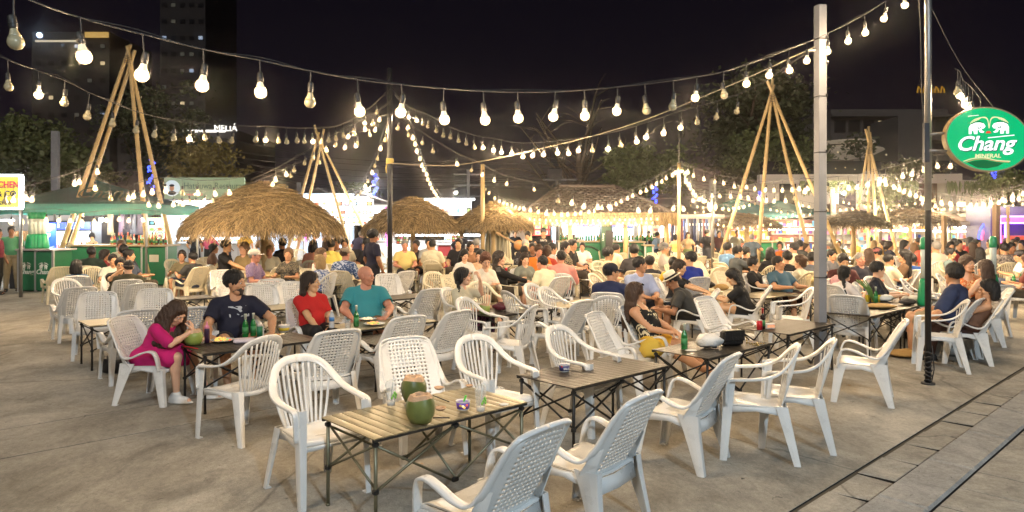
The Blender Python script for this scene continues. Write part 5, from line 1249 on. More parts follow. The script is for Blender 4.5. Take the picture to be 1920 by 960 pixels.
# ================================================================ placing the people
PEOPLE = []
def person(px, py, D, a, label, **sp):
 """px,py: top of the head in the photo; D: depth; a: direction faced (0 away, 90 right, 180 to us)"""
 sp = dict(sp); ztop = H - (py - HY) / F * D
 if 'lod' not in sp: sp['lod'] = 0 if D < 11.3 else (1 if D < 18.5 else 2)
 if not sp.get('stand'):
  est = .37 + .085 + (.47 if sp.get('male', True) else .43) * sp.get('size', 1.0) * math.cos(rad(sp.get('lean', -8))) + .27 * sp.get('size', 1.0) * math.cos(rad(max(0, abs(sp.get('pitch', 0)) - 10)))
  d = ztop - est
  sp['size'] = sp.get('size', 1.0) * (1 + max(-.06, min(.10, d * .7))); sp['seat'] = .37 + max(-.04, min(.10, d - (sp['size'] - 1) * .7)) if 'seat' not in sp else sp['seat']
 else: sp['size'] = sp.get('size', 1.0) * ztop / 1.70 if 'size' not in sp else sp['size']
 o = build_person(sp); hx = sp['_hd'](0, 0, .12); X = (px - 960) / F * D
 c, s = math.cos(-rad(a)), math.sin(-rad(a)); lx, ly = hx[0] * c - hx[1] * s, hx[0] * s + hx[1] * c
 o.location = (X - lx, D - ly, 0); o.rotation_euler.z = -rad(a)
 hnd, _, rest = label.partition('|'); tag(o, (hnd + ' ' + rest).strip(), 'person', sp.get('grp', 'people at the night market'))
 if sp.get('stand'): o['stands'] = 1
 PEOPLE.append((o, hnd, Vector((X, D, 0)), Vector(o.location))); sp['o'] = o; return sp
WOMAN = dict(male=False)
# ---- people near the camera, each posed by hand
n1 = person(340, 566, 6.85, 98, 'woman in a magenta dress|slumped over the black table with a coconut beside her face', male=False, lean=25, headdn=-.035, headfw=.03, pitch=-38, yaw=12, hunch=.05, top='half', ct=(196, 22, 108), bottom=None, dress=True, hair='brown', style='mess', skin='light', hang=(0, .30, -1), handR=(.06, .47, .70), handL=(-.14, .42, .60), elbowR=(.9, .3, -.9), shoes='white', footR=(.10, .33, .085), footL=(-.12, .52, .085), hdirR=(-.3, -.2, .9), palmR=(0, -1, .3), curl=.9, size=.96)
n2 = person(441, 512, 7.75, 152, 'man in a navy T-shirt|with grey-black beard and a white wave print, looking right', yaw=-52, lean=4, ct=(24, 27, 48), pat=('print', (190, 195, 200), 9, .53, (-.03, .11, .78, .06)), cb=(40, 38, 40), skin='tan', hair='black', beard='stubble', fat=1.18, handR=(.30, .42, .58), handL=(-.34, .36, .56), elbowL=(-1, -.1, -.4), shoes='sandal', size=1.14, curl=.3)
n3 = person(583, 513, 8.55, 140, 'woman in a red T-shirt|with dark clipped-back hair, looking right, handbag in her lap', male=False, yaw=-50, lean=-6, ct=(200, 36, 34), cb=(30, 28, 30), bottom='long', skin='asian', hair='darkbrown', style='long', fat=1.22, extra=('clip',), handR=(.08, .34, .50), handL=(-.10, .30, .52), size=1.0)
n4 = person(686, 499, 9.05, 166, 'bald man in a teal T-shirt|sitting behind plates of food, looking right', yaw=-58, lean=0, ct=(62, 152, 160), cb=(120, 100, 70), skin='pink', style='bald', hair=None, fat=1.45, handR=(.20, .40, .60), handL=(-.24, .40, .60), shoes='sandal', size=1.1, elbowR=(1, -.3, -.6), elbowL=(-1, -.3, -.6))
n5 = person(868, 505, 9.75, 118, 'woman with a long black braid|in a cream shirt, chin in hand, wearing swirl-patterned trousers', male=False, yaw=-34, pitch=4, lean=6, top='half', ct=(205, 198, 172), bottom='wide', cb=(40, 22, 38), patb=('wave', (120, 60, 95), 9, .62), skin='light', style='braid', hair='black', hang=(.45, .35, -1), handL=(-.02, .30, .98), elbowL=(-.3, .9, -.9), hdirL=(.2, -.3, .9), palmL=(0, -1, 0), curlL=1, curl=.8, handR=(.20, .36, .58), shoes='sandal')
n6 = person(1146, 503, 9.75, 18, 'man in a black cap and navy polo|seated with his back to us', yaw=52, lean=2, ct=(30, 42, 80), cb=(35, 35, 40), skin='tan', hair='black', style='buzz', fat=1.35, extra=('cap', 'glasses'), capc=(22, 26, 42), size=1.1, handR=(.25, .42, .60), handL=(-.2, .42, .6), noface=True)
n7 = person(1200, 482, 11.3, 165, 'man in a pale blue striped shirt|with short greying hair, looking right', yaw=-82, lean=2, top='half', ct=(160, 172, 205), cb=(50, 50, 60), skin='olive', hair='black', style='buzz', fat=1.15, size=1.1, handR=(.0, .34, .58), handL=(-.12, .38, .62), lod=0)
n8 = person(1253, 527, 10.1, -78, 'man in a straw hat|with a black band, bent forward in a charcoal T-shirt', lean=30, pitch=-30, hunch=.05, ct=(58, 58, 56), cb=(30, 30, 32), skin='brown', hair='black', style='buzz', extra=('hat',), handR=(.12, .50, .52), handL=(-.14, .50, .52), size=1.04)
n9 = person(1277, 490, 11.7, 118, 'young woman in a black T-shirt|resting both hands on the table', male=False, lean=12, pitch=-10, yaw=8, ct=(22, 22, 24), pat=('print', (200, 200, 200), 60, .5, (0, .07, .86, .012)), cb=(60, 70, 90), bottom='long', skin='asian', hair='darkbrown', style='pony', handR=(.10, .56, .62), handL=(-.05, .56, .62), lod=0, shoes='white')
n10 = person(1192, 547, 7.9, 122, 'woman in a black palm-print top|with sunglasses on her brown hair and yellow shorts', male=False, lean=-24, yaw=-46, pitch=2, top='strap', ct=(18, 18, 18), pat=('noise', (225, 210, 170), 11, .56), bottom='brief', cb=(215, 165, 40), skin='tan', hair='brown', style='long', fat=1.25, extra=('shades',), handR=(.03, .22, .55), handL=(.0, .26, .56), seat=.36, footR=(.02, .74, .12), footL=(-.20, .60, .085), hang=(-.1, -.4, -1), shoes='sandal')
n11 = person(1368, 507, 10.7, -70, 'woman with very long black hair|in a white-striped black tracksuit top, bent over the table', male=False, lean=26, pitch=-25, ct=(20, 20, 22), bottom='brief', cb=(20, 20, 22), skin='asian', hair='black', style='verylong', handR=(.10, .50, .64), handL=(-.08, .52, .64), hang=(0, -.35, -1), noface=True, lod=0)
n12 = person(1460, 480, 12.4, 162, 'man in a blue V-neck T-shirt|leaning back, looking right', yaw=-32, lean=-14, ct=(62, 96, 116), pat=('print', (150, 150, 90), 22, .56, (.02, .10, .84, .05)), cb=(80, 50, 45), skin='tan', hair='black', style='buzz', fat=1.15, size=1.05)
n13 = person(1413, 487, 12.6, 128, 'boy in a black T-shirt|sitting left of the man in the blue V-neck', yaw=-20, lean=-10, ct=(20, 20, 22), skin='asian', hair='black', size=.97)
n14 = person(1646, 493, 10.9, 122, 'man with glasses in a dark patterned shirt|sitting at the cluttered table', yaw=-28, lean=0, top='half', ct=(26, 30, 42), pat=('spots', (90, 95, 105), 48, .22), cb=(110, 100, 85), skin='light', hair='black', style='short', extra=('glasses',), fat=1.1, size=1.04)
n15 = person(1584, 501, 10.9, 62, 'woman with a black side braid|sitting with her back to us by a pink and white bag', male=False, lean=8, ct=(235, 225, 220), skin='light', hair='black', style='braid', hang=(.3, -.15, -1), noface=True)
n16 = person(1583, 476, 12.5, 185, 'man in a maroon T-shirt|looking down, behind the woman with the side braid', lean=8, pitch=-18, ct=(78, 34, 34), skin='asian', hair='black', fat=1.1, size=1.04)
n17 = person(1788, 492, 8.9, -42, 'man in a navy polo shirt|seated with his back to us right of the black pole', lean=-2, yaw=38, top='half', ct=(40, 52, 84), cb=(165, 150, 120), skin='tan', hair='black', style='short', fat=1.35, size=1.1, handL=(-.34, .18, .50), handR=(.26, .36, .60), elbowL=(-1, -.3, -.2), noface=True, lod=0)
n18 = person(1851, 532, 8.75, -68, 'woman in a brown off-shoulder top|reclining in a lattice chair at the right edge', male=False, lean=-26, pitch=-4, top='tank', ct=(120, 86, 66), bottom='skirt', cb=(70, 46, 40), skin='tan', hair='black', style='bob', handR=(.14, .30, .54), handL=(-.12, .3, .54), noface=True, lod=0)
n19 = person(1814, 482, 11.3, 196, 'smiling woman in an orange patterned top|facing us across the table', male=False, yaw=-30, lean=4, top='strap', ct=(225, 120, 60), pat=('noise', (245, 215, 170), 20, .55), skin='light', hair='brown', style='long', lod=0)
n20 = person(1846, 490, 10.9, -12, 'woman with long brown hair|seated with her back to us left of the beer tower', male=False, lean=2, top='strap', ct=(215, 160, 120), skin='light', hair='brown', style='long', noface=True)
n21 = person(912, 477, 11.9, 152, 'red-haired woman in a white shirt|looking down at a phone', male=False, lean=8, pitch=-24, yaw=10, top='long', ct=(225, 216, 200), bottom='shorts', cb=(120, 100, 70), skin='light', hair='auburn', style='bun', handR=(.04, .36, .74), handL=(-.06, .36, .73), lod=0)
n22 = person(1293, 473, 12.5, -18, 'boy in a royal blue football shirt|sitting behind the young woman in black', yaw=-52, lean=2, ct=(28, 52, 150), pat=('print', (230, 230, 230), 3, .9, (0, .1, .8, .1)), skin='asian', hair='black', style='short', size=1.02, lod=1)
# ---- standing people
ST = [
 (22, 426, 18.0, 150, 'man in a green T-shirt and dark apron|standing at the far left by the beer counter', dict(ct=(84, 150, 110), bottom='long', cb=(150, 135, 105), skin='brown', hair='black', size=1.0, fat=1.1)),
 (-4, 428, 17.2, 80, 'person in a dark red top|cut by the left edge of the photo', dict(ct=(110, 30, 50), bottom='long', cb=(20, 20, 24), hair='black', skin='brown')),
 (366, 431, 24.5, 5, 'man in a black T-shirt standing|back to us at the white stall left of the big thatch', dict(ct=(24, 26, 36), bottom='long', cb=(16, 16, 18), hair='black', skin='tan')),
 (392, 429, 24.5, 185, 'woman in a pink top standing|at the white stall beside the man in black', dict(male=False, top='half', ct=(205, 90, 125), bottom='long', cb=(20, 20, 24), hair='black', style='bun', skin='brown', fat=1.2)),
 (428, 431, 24.8, 80, 'person in a light grey shirt|standing under the left edge of the big thatch', dict(ct=(190, 190, 185), bottom='long', cb=(60, 60, 70), hair='black', skin='brown')),
 (461, 431, 24.5, 5, 'person in a mustard shirt|standing at the white stall under the big thatch', dict(ct=(200, 160, 60), bottom='shorts', cb=(30, 30, 34), hair='black', skin='tan')),
 (496, 434, 21, 170, 'man in a tan shirt|standing just behind the post of the big thatch', dict(ct=(160, 130, 100), bottom='long', cb=(50, 45, 40), hair='brown', skin='light')),
 (700, 431, 13.6, 48, 'young man in a navy T-shirt|with bushy hair, standing left of the thin black pole', dict(ct=(30, 30, 52), bottom='long', cb=(28, 26, 34), hair='black', style='afro', skin='brown', lod=0, size=.97, noface=True)),
 (678, 431, 23.5, 40, 'large man in a navy shirt with a strap|stooping at the menu stall', dict(ct=(60, 60, 90), bottom='shorts', cb=(40, 40, 45), hair='grey', skin='pink', fat=1.35, lean=22)),
 (590, 436, 23, 90, 'man in a blue cap and dark shirt|walking behind the big thatch', dict(ct=(40, 46, 70), bottom='long', cb=(30, 30, 40), skin='tan', extra=('cap',), capc=(70, 110, 190))),
 (1019, 427, 20, 178, 'man in a black printed T-shirt and cap|standing beside the guitar player', dict(ct=(22, 22, 24), pat=('print', (200, 190, 180), 40, .5, (0, .1, 1.28, .03)), bottom='long', cb=(30, 30, 34), hair='black', skin='tan', extra=('cap',), capc=(90, 90, 95), fat=1.2, lod=1)),
 (989, 434, 19.3, 200, 'guitar player in a black shirt|holding an acoustic guitar', dict(ct=(18, 18, 20), top='long', bottom='long', cb=(30, 30, 34), hair='black', skin='tan', pitch=-15, handR=(.12, .26, 1.05), handL=(-.34, .34, 1.22), lod=1)),
 (1070, 428, 28.2, 178, 'bartender in a maroon shirt|behind the pavilion bar counter', dict(ct=(90, 30, 36), bottom='long', cb=(20, 20, 22), hair='black', skin='tan')),
 (1148, 432, 28.4, 178, 'woman in a cream top|behind the pavilion bar', dict(male=False, ct=(225, 200, 150), bottom='long', cb=(60, 60, 60), hair='darkbrown', style='bun', skin='light')),
 (1174, 430, 28.3, 100, 'person in a pale shirt and cap|at the right half of the pavilion bar', dict(ct=(205, 205, 190), bottom='long', cb=(60, 60, 60), extra=('cap',), capc=(30, 30, 34), skin='light')),
 (1216, 433, 26.8, 175, 'man in a black vest|leaning at the right end of the pavilion bar', dict(ct=(30, 28, 30), bottom='long', cb=(30, 30, 30), skin='tan', hair='black')),
 (1233, 435, 25.5, 80, 'man in a light blue shirt|walking right of the pavilion', dict(ct=(150, 170, 190), bottom='long', cb=(60, 70, 90), skin='tan', hair='black')),
 (1248, 439, 25, 200, 'woman in a navy top|standing right of the pavilion', dict(male=False, ct=(34, 38, 60), bottom='long', cb=(40, 40, 45), hair='black', skin='tan')),
 (1266, 437, 23.4, 5, 'woman in a yellow tank top|with patterned trousers, back to us by the wooden pole', dict(male=False, top='tank', ct=(215, 190, 110), bottom='wide', cb=(50, 50, 50), patb=('noise', (200, 200, 190), 20, .5), hair='black', style='bun', skin='asian')),
 (1290, 433, 24.5, 185, 'woman in a beige top and sage green skirt|standing before the clothes stall', dict(male=False, ct=(190, 165, 130), bottom='skirt', cb=(120, 135, 90), hair='brown', style='long', skin='light')),
 (1283, 430, 27, 190, 'shopper in a white top|inside the lit stall behind the wooden pole', dict(male=False, ct=(225, 225, 225), bottom='long', cb=(70, 70, 90), hair='brown', skin='light')),
 (1326, 430, 24.6, 60, 'man in a black T-shirt and shorts|browsing the clothes rack', dict(ct=(28, 28, 32), bottom='shorts', cb=(70, 72, 80), hair='black', skin='tan')),
 (1382, 431, 26, 190, 'man in a grey shirt|standing under the small dark thatch', dict(ct=(120, 122, 115), bottom='long', cb=(50, 50, 55), hair='black', skin='brown')),
 (1409, 439, 20.5, 12, 'bald man in a grey-blue T-shirt|standing with hands on hips, back to us', dict(ct=(90, 104, 116), bottom='shorts', cb=(60, 60, 60), hair='grey', style='buzz', skin='tan', fat=1.2, lod=1, handR=(.22, .06, 1.0), handL=(-.22, .06, 1.0))),
 (1348, 432, 26, 170, 'person in a dark maroon shirt|standing behind the tripod leg at the clothes stall', dict(ct=(60, 30, 34), bottom='long', cb=(40, 40, 44), hair='black', skin='tan')),
 (1907, 444, 21, 20, 'man in a white T-shirt|standing in front of the purple lit stall', dict(ct=(230, 226, 220), bottom='long', cb=(50, 50, 60), hair='black', skin='tan')),
 (865, 434, 25, 0, 'person in a dark jacket|leaning over the counter behind the second thatch', dict(ct=(36, 38, 52), top='long', bottom='long', cb=(30, 30, 36), hair='black', skin='tan', lean=18)),
 (966, 432, 27, 180, 'vendor in a black shirt|between the third thatch and the pavilion', dict(ct=(24, 24, 28), bottom='long', cb=(30, 30, 30), hair='black', skin='tan')),
 (171, 434, 21.6, 185, 'barmaid in a black cap|behind the left green bar counter', dict(male=False, top='tank', ct=(30, 30, 34), bottom='long', cb=(30, 30, 30), extra=('cap',), capc=(20, 20, 24), hair='black', style='bun', skin='tan', pitch=-20, handR=(.1, .34, 1.15), handL=(-.1, .34, 1.15))),
]
for px, py, D, a, lb, d in ST:
 d = dict(d); d.setdefault('hands', (.22, .10, .84)); person(px, py, D, a, lb, stand=True, **d)
# ---- people seated farther away: (px, py, D, facing, woman, shirt, hair, style, skin, label, extra)
B, LG, CR, WH = (26, 26, 30), (170, 172, 170), (222, 212, 180), (228, 224, 215)
SD = [
 (172, 464, 15.2, -5, 0, (34, 52, 42), 'black', 'buzz', 'dark', 'large man in a dark green shirt|back to us near the green bar counter', dict(fat=1.45)),
 (198, 469, 15.8, 70, 1, (190, 60, 60), 'darkbrown', 'long', 'tan', 'woman in a red and cream top|right of the large man in dark green', {}),
 (227, 452, 17.2, 170, 0, CR, 'lightbrown', 'short', 'pink', 'man with light brown hair|facing us before the left bar', {}),
 (243, 470, 14.6, 85, 0, (70, 80, 100), 'black', 'short', 'tan', 'man in a grey-blue shirt|in profile left of the bamboo leg', {}),
 (232, 461, 15.6, -10, 0, (60, 60, 66), 'black', 'short', 'tan', 'man with thick black hair|back to us beside the man in profile', {}),
 (212, 485, 14.2, 140, 0, (190, 192, 180), 'black', 'short', 'tan', 'young man in a pale grey T-shirt|behind the smoker with glasses', {}),
 (225, 488, 12.6, 138, 0, (24, 24, 28), 'black', 'short', 'asian', 'man in a black vest and glasses|holding a cigarette', dict(extra=('glasses',), lod=0, handR=(.06, .34, .92), elbowR=(.8, .2, -.8))),
 (241, 498, 11.9, -28, 0, (74, 70, 48), 'black', 'buzz', 'light', 'man in an olive jacket|with a band round his head, back to us', dict(top='long', extra=('headband',), fat=1.25, noface=True, lod=0)),
 (144, 492, 12.7, -30, 1, (60, 90, 120), 'black', 'bob', 'light', 'woman with a pink hair clip|back to us at the left', dict(extra=('pinkclip',))),
 (341, 471, 15.8, 170, 1, (120, 110, 80), 'darkbrown', 'bun', 'tan', 'woman resting her chin|behind the right bamboo leg', {}),
 (361, 475, 15.2, -60, 0, (60, 60, 60), 'black', 'short', 'tan', 'dark-haired man|facing left, low behind the yellow lattice chair', {}),
 (425, 450, 15.8, 88, 0, B, 'black', 'short', 'asian', 'man in a black T-shirt stretching his arm|under the big thatch', dict(handR=(.2, .55, .72), lean=6)),
 (457, 456, 15.8, 190, 1, (150, 130, 90), 'lightbrown', 'long', 'light', 'woman with long light brown hair|facing us under the big thatch', {}),
 (478, 469, 13.4, 95, 0, (120, 100, 140), 'grey', 'buzz', 'pink', 'man in a white cap and checked shirt|left of the thatch post', dict(extra=('cap',), capc=(215, 205, 190), pat=('check', (160, 140, 170), 40, .5), lod=0)),
 (505, 462, 17, 165, 0, CR, 'blond', 'short', 'pink', 'elderly man with blond-grey hair|behind the thatch post', {}),
 (529, 442, 17.5, -60, 0, B, 'black', 'short', 'tan', 'man in a black T-shirt turned left|right of the thatch post', {}),
 (541, 467, 14.6, 188, 1, (120, 110, 90), 'lightbrown', 'pony', 'tan', 'woman in a patterned grey blouse|facing us right of the thatch post', dict(pat=('noise', (50, 50, 46), 24, .5))),
 (587, 453, 17.5, 0, 1, (232, 160, 130), 'black', 'bob', 'asian', 'woman in a peach top|back to us under the big thatch', {}),
 (603, 467, 14.2, 110, 1, WH, 'lightbrown', 'long', 'light', 'young woman in a white blouse|smiling beside the grey-blond lady', dict(top='long')),
 (598, 480, 13.0, -70, 1, (90, 110, 160), 'blond', 'bob', 'light', 'lady with short grey-blond hair|in a blue patterned blouse', dict(top='half', pat=('noise', (210, 215, 225), 18, .5), bottom='shorts', lod=0, fat=1.2)),
 (621, 448, 16.6, 0, 0, (238, 220, 110), 'black', 'short', 'asian', 'man in a yellow T-shirt|back to us under the big thatch edge', dict(lean=10)),
 (646, 445, 17.5, 150, 0, CR, 'black', 'short', 'tan', 'man in a cream shirt|facing right behind the yellow T-shirt', {}),
 (632, 444, 18.2, 180, 0, (120, 60, 40), 'black', 'short', 'tan', 'man half hidden by straw|beside the man in the yellow T-shirt', {}),
 (647, 466, 14.2, 5, 0, (58, 84, 130), 'brown', 'buzz', 'pink', 'man in a beige cap and blue floral shirt|back to us with a shoulder strap', dict(top='half', pat=('noise', (190, 200, 220), 16, .55), extra=('cap',), capc=(150, 135, 115), yaw=20)),
 (686, 449, 17.5, -60, 0, B, 'black', 'short', 'tan', 'person in black|bent forward left of the standing young man', {}),
 (759, 452, 18.0, 165, 0, (228, 206, 130), 'grey', 'buzz', 'pink', 'bald man in a pale yellow T-shirt|at a table left of the second thatch post', dict(fat=1.2)),
 (780, 452, 18.6, 190, 0, (60, 50, 50), 'black', 'short', 'brown', 'man in a dark shirt|right behind the second thatch post', {}),
 (804, 448, 18.6, 150, 0, LG, 'black', 'short', 'tan', 'man in a patterned light shirt|between the two thatch posts', {}),
 (811, 451, 17.6, 5, 0, CR, 'black', 'buzz', 'asian', 'man in a cream T-shirt|back to us behind the folding chairs', dict(fat=1.15)),
 (860, 449, 18.5, 195, 0, B, 'black', 'short', 'asian', 'heavy man in a black T-shirt|facing us under the second thatch', dict(fat=1.3)),
 (883, 454, 18.2, 160, 1, (140, 100, 70), 'black', 'pony', 'tan', 'woman in a brown patterned top|beside the heavy man in black', {}),
 (893, 449, 19.5, -20, 0, B, 'grey', 'short', 'tan', 'man in dark clothes|back to us left of the third thatch post', {}),
 (872, 470, 15.2, 165, 1, WH, 'black', 'long', 'light', 'girl in a white jacket with long black hair|eating, left one of two', dict(top='long', pitch=-14)),
 (899, 471, 15.4, 190, 1, (230, 190, 150), 'black', 'long', 'light', 'girl in a pale top with long black hair|eating, right one of two', dict(pitch=-8)),
 (937, 473, 13.0, 85, 1, (22, 22, 24), 'darkbrown', 'long', 'light', 'woman in a black top|in profile behind the red-haired woman', dict(top='long', handR=(.1, .5, .66))),
 (985, 476, 14.2, 160, 1, (120, 125, 115), 'darkbrown', 'long', 'light', 'girl in a grey top|eating noodles behind the green bottle', dict(pitch=-14)),
 (1011, 461, 15.6, 182, 0, (226, 130, 40), 'brown', 'short', 'pink', 'man in an orange T-shirt|looking down', dict(fat=1.15, pitch=-18)),
 (983, 463, 15.8, 20, 0, (60, 60, 66), 'black', 'short', 'tan', 'man in a dark checked shirt|back to us left of the orange T-shirt', dict(pat=('check', (110, 110, 110), 30, .5))),
 (985, 452, 18, 160, 0, B, 'grey', 'short', 'tan', 'dark man seated|directly below the guitar', {}),
 (999, 457, 17.2, 190, 0, (50, 50, 50), 'black', 'short', 'brown', 'man with a round face|between the guitarist and the orange T-shirt', {}),
 (1026, 462, 15.8, 8, 1, (190, 70, 50), 'brown', 'bun', 'light', 'woman in a rust red top|back to us right of the orange T-shirt', {}),
 (1036, 458, 16.4, 60, 0, WH, 'black', 'short', 'tan', 'man in a white T-shirt|right of the rust red top', {}),
 (1016, 481, 12.7, -40, 0, CR, 'black', 'buzz', 'pink', 'man with a buzz cut in a cream T-shirt|bent over the table', dict(lean=24, fat=1.15, lod=0, noface=True, bottom='brief')),
 (1052, 472, 12.9, 2, 0, (226, 150, 138), 'black', 'buzz', 'pink', 'broad man in a pink and cream shirt|back to us', dict(fat=1.4, top='half', lod=0, noface=True)),
 (1061, 455, 17, 110, 1, (150, 140, 110), 'black', 'long', 'light', 'woman in a floral dress|holding a phone before the pavilion', dict(pat=('noise', (60, 50, 50), 24, .5))),
 (1074, 451, 17.5, 120, 0, B, 'black', 'short', 'tan', 'man in black|right of the woman in the floral dress', {}),
 (1141, 466, 13.6, 82, 0, CR, 'black', 'short', 'asian', 'young man with glasses in a cream ringer T-shirt|looking right', dict(extra=('glasses',), lod=0)),
 (1189, 460, 14.2, 2, 0, (60, 58, 60), 'black', 'short', 'tan', 'man in a dark grey T-shirt|back to us behind the pale blue shirt', dict(yaw=10)),
 (1156, 459, 18.5, 60, 0, CR, 'black', 'short', 'tan', 'man in a cream shirt|right behind the young man with glasses', {}),
 (1218, 483, 13.4, 10, 0, (50, 50, 54), 'black', 'curly', 'tan', 'person with curly black hair|right of the pale blue shirt', {}),
 (1246, 457, 16.6, 110, 0, (190, 180, 170), 'grey', 'short', 'tan', 'man in a grey cap and pale shirt|looking right', dict(extra=('cap',), capc=(110, 110, 112))),
 (1262, 485, 12.9, 0, 0, (232, 190, 60), 'black', 'short', 'asian', 'person in a yellow shirt|back to us left of the royal blue shirt', {}),
 (1365, 457, 17, 60, 0, (110, 150, 190), 'black', 'short', 'tan', 'man in a sky blue T-shirt|back to us left of the drinker', {}),
 (1384, 463, 15.6, 78, 0, (84, 90, 92), 'black', 'short', 'asian', 'man in a grey T-shirt|lifting a drink', dict(handR=(.05, .3, 1.0))),
 (1399, 465, 16.2, 85, 0, (40, 34, 34), 'black', 'short', 'tan', 'young man in dark brown|right of the drinker', {}),
 (1444, 466, 15.5, 0, 1, B, 'black', 'bob', 'asian', 'person with bobbed black hair|back to us above the blue V-neck', {}),
 (1475, 473, 13.8, 20, 0, B, 'black', 'short', 'light', 'youth in black|seen from behind right of the blue V-neck', dict(yaw=-40)),
 (1499, 480, 13.2, -40, 1, (205, 200, 180), 'brown', 'bun', 'light', 'woman in a pale knitted top|with her hair tied up left of the grey post', {}),
 (1488, 457, 17, -30, 0, CR, 'black', 'short', 'pink', 'man in a black hat|leaning left above the blue V-neck', dict(extra=('cap',), capc=(18, 18, 20))),
 (1522, 475, 14, 40, 0, (100, 104, 112), 'black', 'short', 'tan', 'man in a grey shirt|half hidden by the grey post', {}),
 (1500, 452, 19, 60, 0, (60, 62, 60), 'black', 'short', 'tan', 'man in an olive T-shirt|left of the grey post far back', {}),
 (1560, 470, 15.8, 150, 0, (110, 112, 118), 'black', 'short', 'tan', 'dark-haired man|just right of the grey post', {}),
 (1613, 476, 13.6, 168, 0, (30, 32, 46), 'grey', 'buzz', 'pink', 'bald man in a navy T-shirt|behind the dark patterned shirt', dict(fat=1.15)),
 (1628, 468, 15.4, 20, 1, (190, 170, 140), 'brown', 'long', 'light', 'woman with shoulder-length brown hair|beside the bald man in navy', {}),
 (1643, 466, 16, -60, 0, (190, 160, 140), 'black', 'short', 'tan', 'person in a dusty pink cap|right of the brown-haired woman', dict(extra=('cap',), capc=(150, 90, 90))),
 (1667, 478, 14, 75, 0, CR, 'black', 'buzz', 'tan', 'man leaning on a table|right of the dark patterned shirt', {}),
 (1695, 470, 14, -66, 1, (110, 84, 60), 'black', 'long', 'tan', 'woman in an olive brown top|with flowing black hair left of the black pole', {}),
 (1709, 484, 14.4, 0, 0, (40, 80, 150), 'black', 'short', 'tan', 'person in a blue top|behind the olive brown top', {}),
 (1697, 452, 19.5, 100, 1, (70, 60, 60), 'black', 'long', 'light', 'woman in black and white|far left of the black pole', {}),
 (1713, 457, 18.5, 20, 1, (200, 140, 90), 'lightbrown', 'long', 'light', 'woman with golden hair|left of the coral shirt', {}),
 (1732, 450, 18.2, 0, 0, (236, 110, 90), 'black', 'short', 'tan', 'man in a coral shirt|back to us touching the black pole', {}),
 (1755, 449, 17.2, -8, 0, (216, 208, 190), 'grey', 'buzz', 'tan', 'big man in a white T-shirt|back to us right of the black pole', dict(fat=1.5, size=1.15)),
 (1783, 467, 16.2, 150, 1, (110, 130, 130), 'black', 'short', 'tan', 'woman in a grey-green top|right of the big man in white', {}),
 (1783, 455, 19, 185, 1, (160, 50, 60), 'black', 'long', 'tan', 'woman in a dark red dress|behind the grey-green top', {}),
 (1798, 452, 19.4, 180, 0, B, 'black', 'short', 'tan', 'man in a black T-shirt|facing us between two women right of the pole', {}),
 (1823, 456, 18.6, 10, 1, (110, 80, 60), 'brown', 'long', 'light', 'woman with long brown hair|far back right of centre table', {}),
 (1837, 466, 17, 0, 1, B, 'black', 'long', 'light', 'woman in black with dark hair|back to us left of the white T-shirt', {}),
 (1832, 450, 20.5, 160, 0, (70, 60, 90), 'black', 'short', 'tan', 'man with spiky black hair|near the timber post', {}),
 (1865, 453, 16.8, 60, 0, (226, 222, 214), 'black', 'buzz', 'tan', 'man in a clean white T-shirt|at the timber post', dict(fat=1.2, size=1.08)),
 (1883, 458, 16.6, 0, 0, (90, 84, 84), 'black', 'short', 'tan', 'man in a patterned grey shirt|right of the timber post', dict(pat=('noise', (160, 150, 140), 18, .5))),
 (1897, 457, 17.4, 190, 0, (100, 80, 70), 'black', 'short', 'brown', 'man in a brown shirt|facing us at the right', {}),
 (1911, 471, 15.2, -60, 0, WH, 'black', 'short', 'tan', 'man in a white shirt and dark cap|near the right edge', dict(extra=('cap',), capc=(60, 60, 64))),
 (1926, 478, 12.6, -40, 1, (110, 50, 40), 'auburn', 'long', 'tan', 'person with reddish hair|cut by the right edge', {}),
]
for px, py, D, a, fem, c, hr, st, sk, lb, d in SD:
 kw = dict(male=not fem, ct=c, hair=hr, style=st, skin=sk, cb=R.choice([(40, 42, 50), (70, 62, 50), (60, 70, 90), (30, 30, 34)]), bottom=R.choice(['shorts', 'long']), lean=R.uniform(-6, 8), yaw=R.uniform(-18, 18))
 kw.update(d); person(px, py, D, a, lb, **kw)
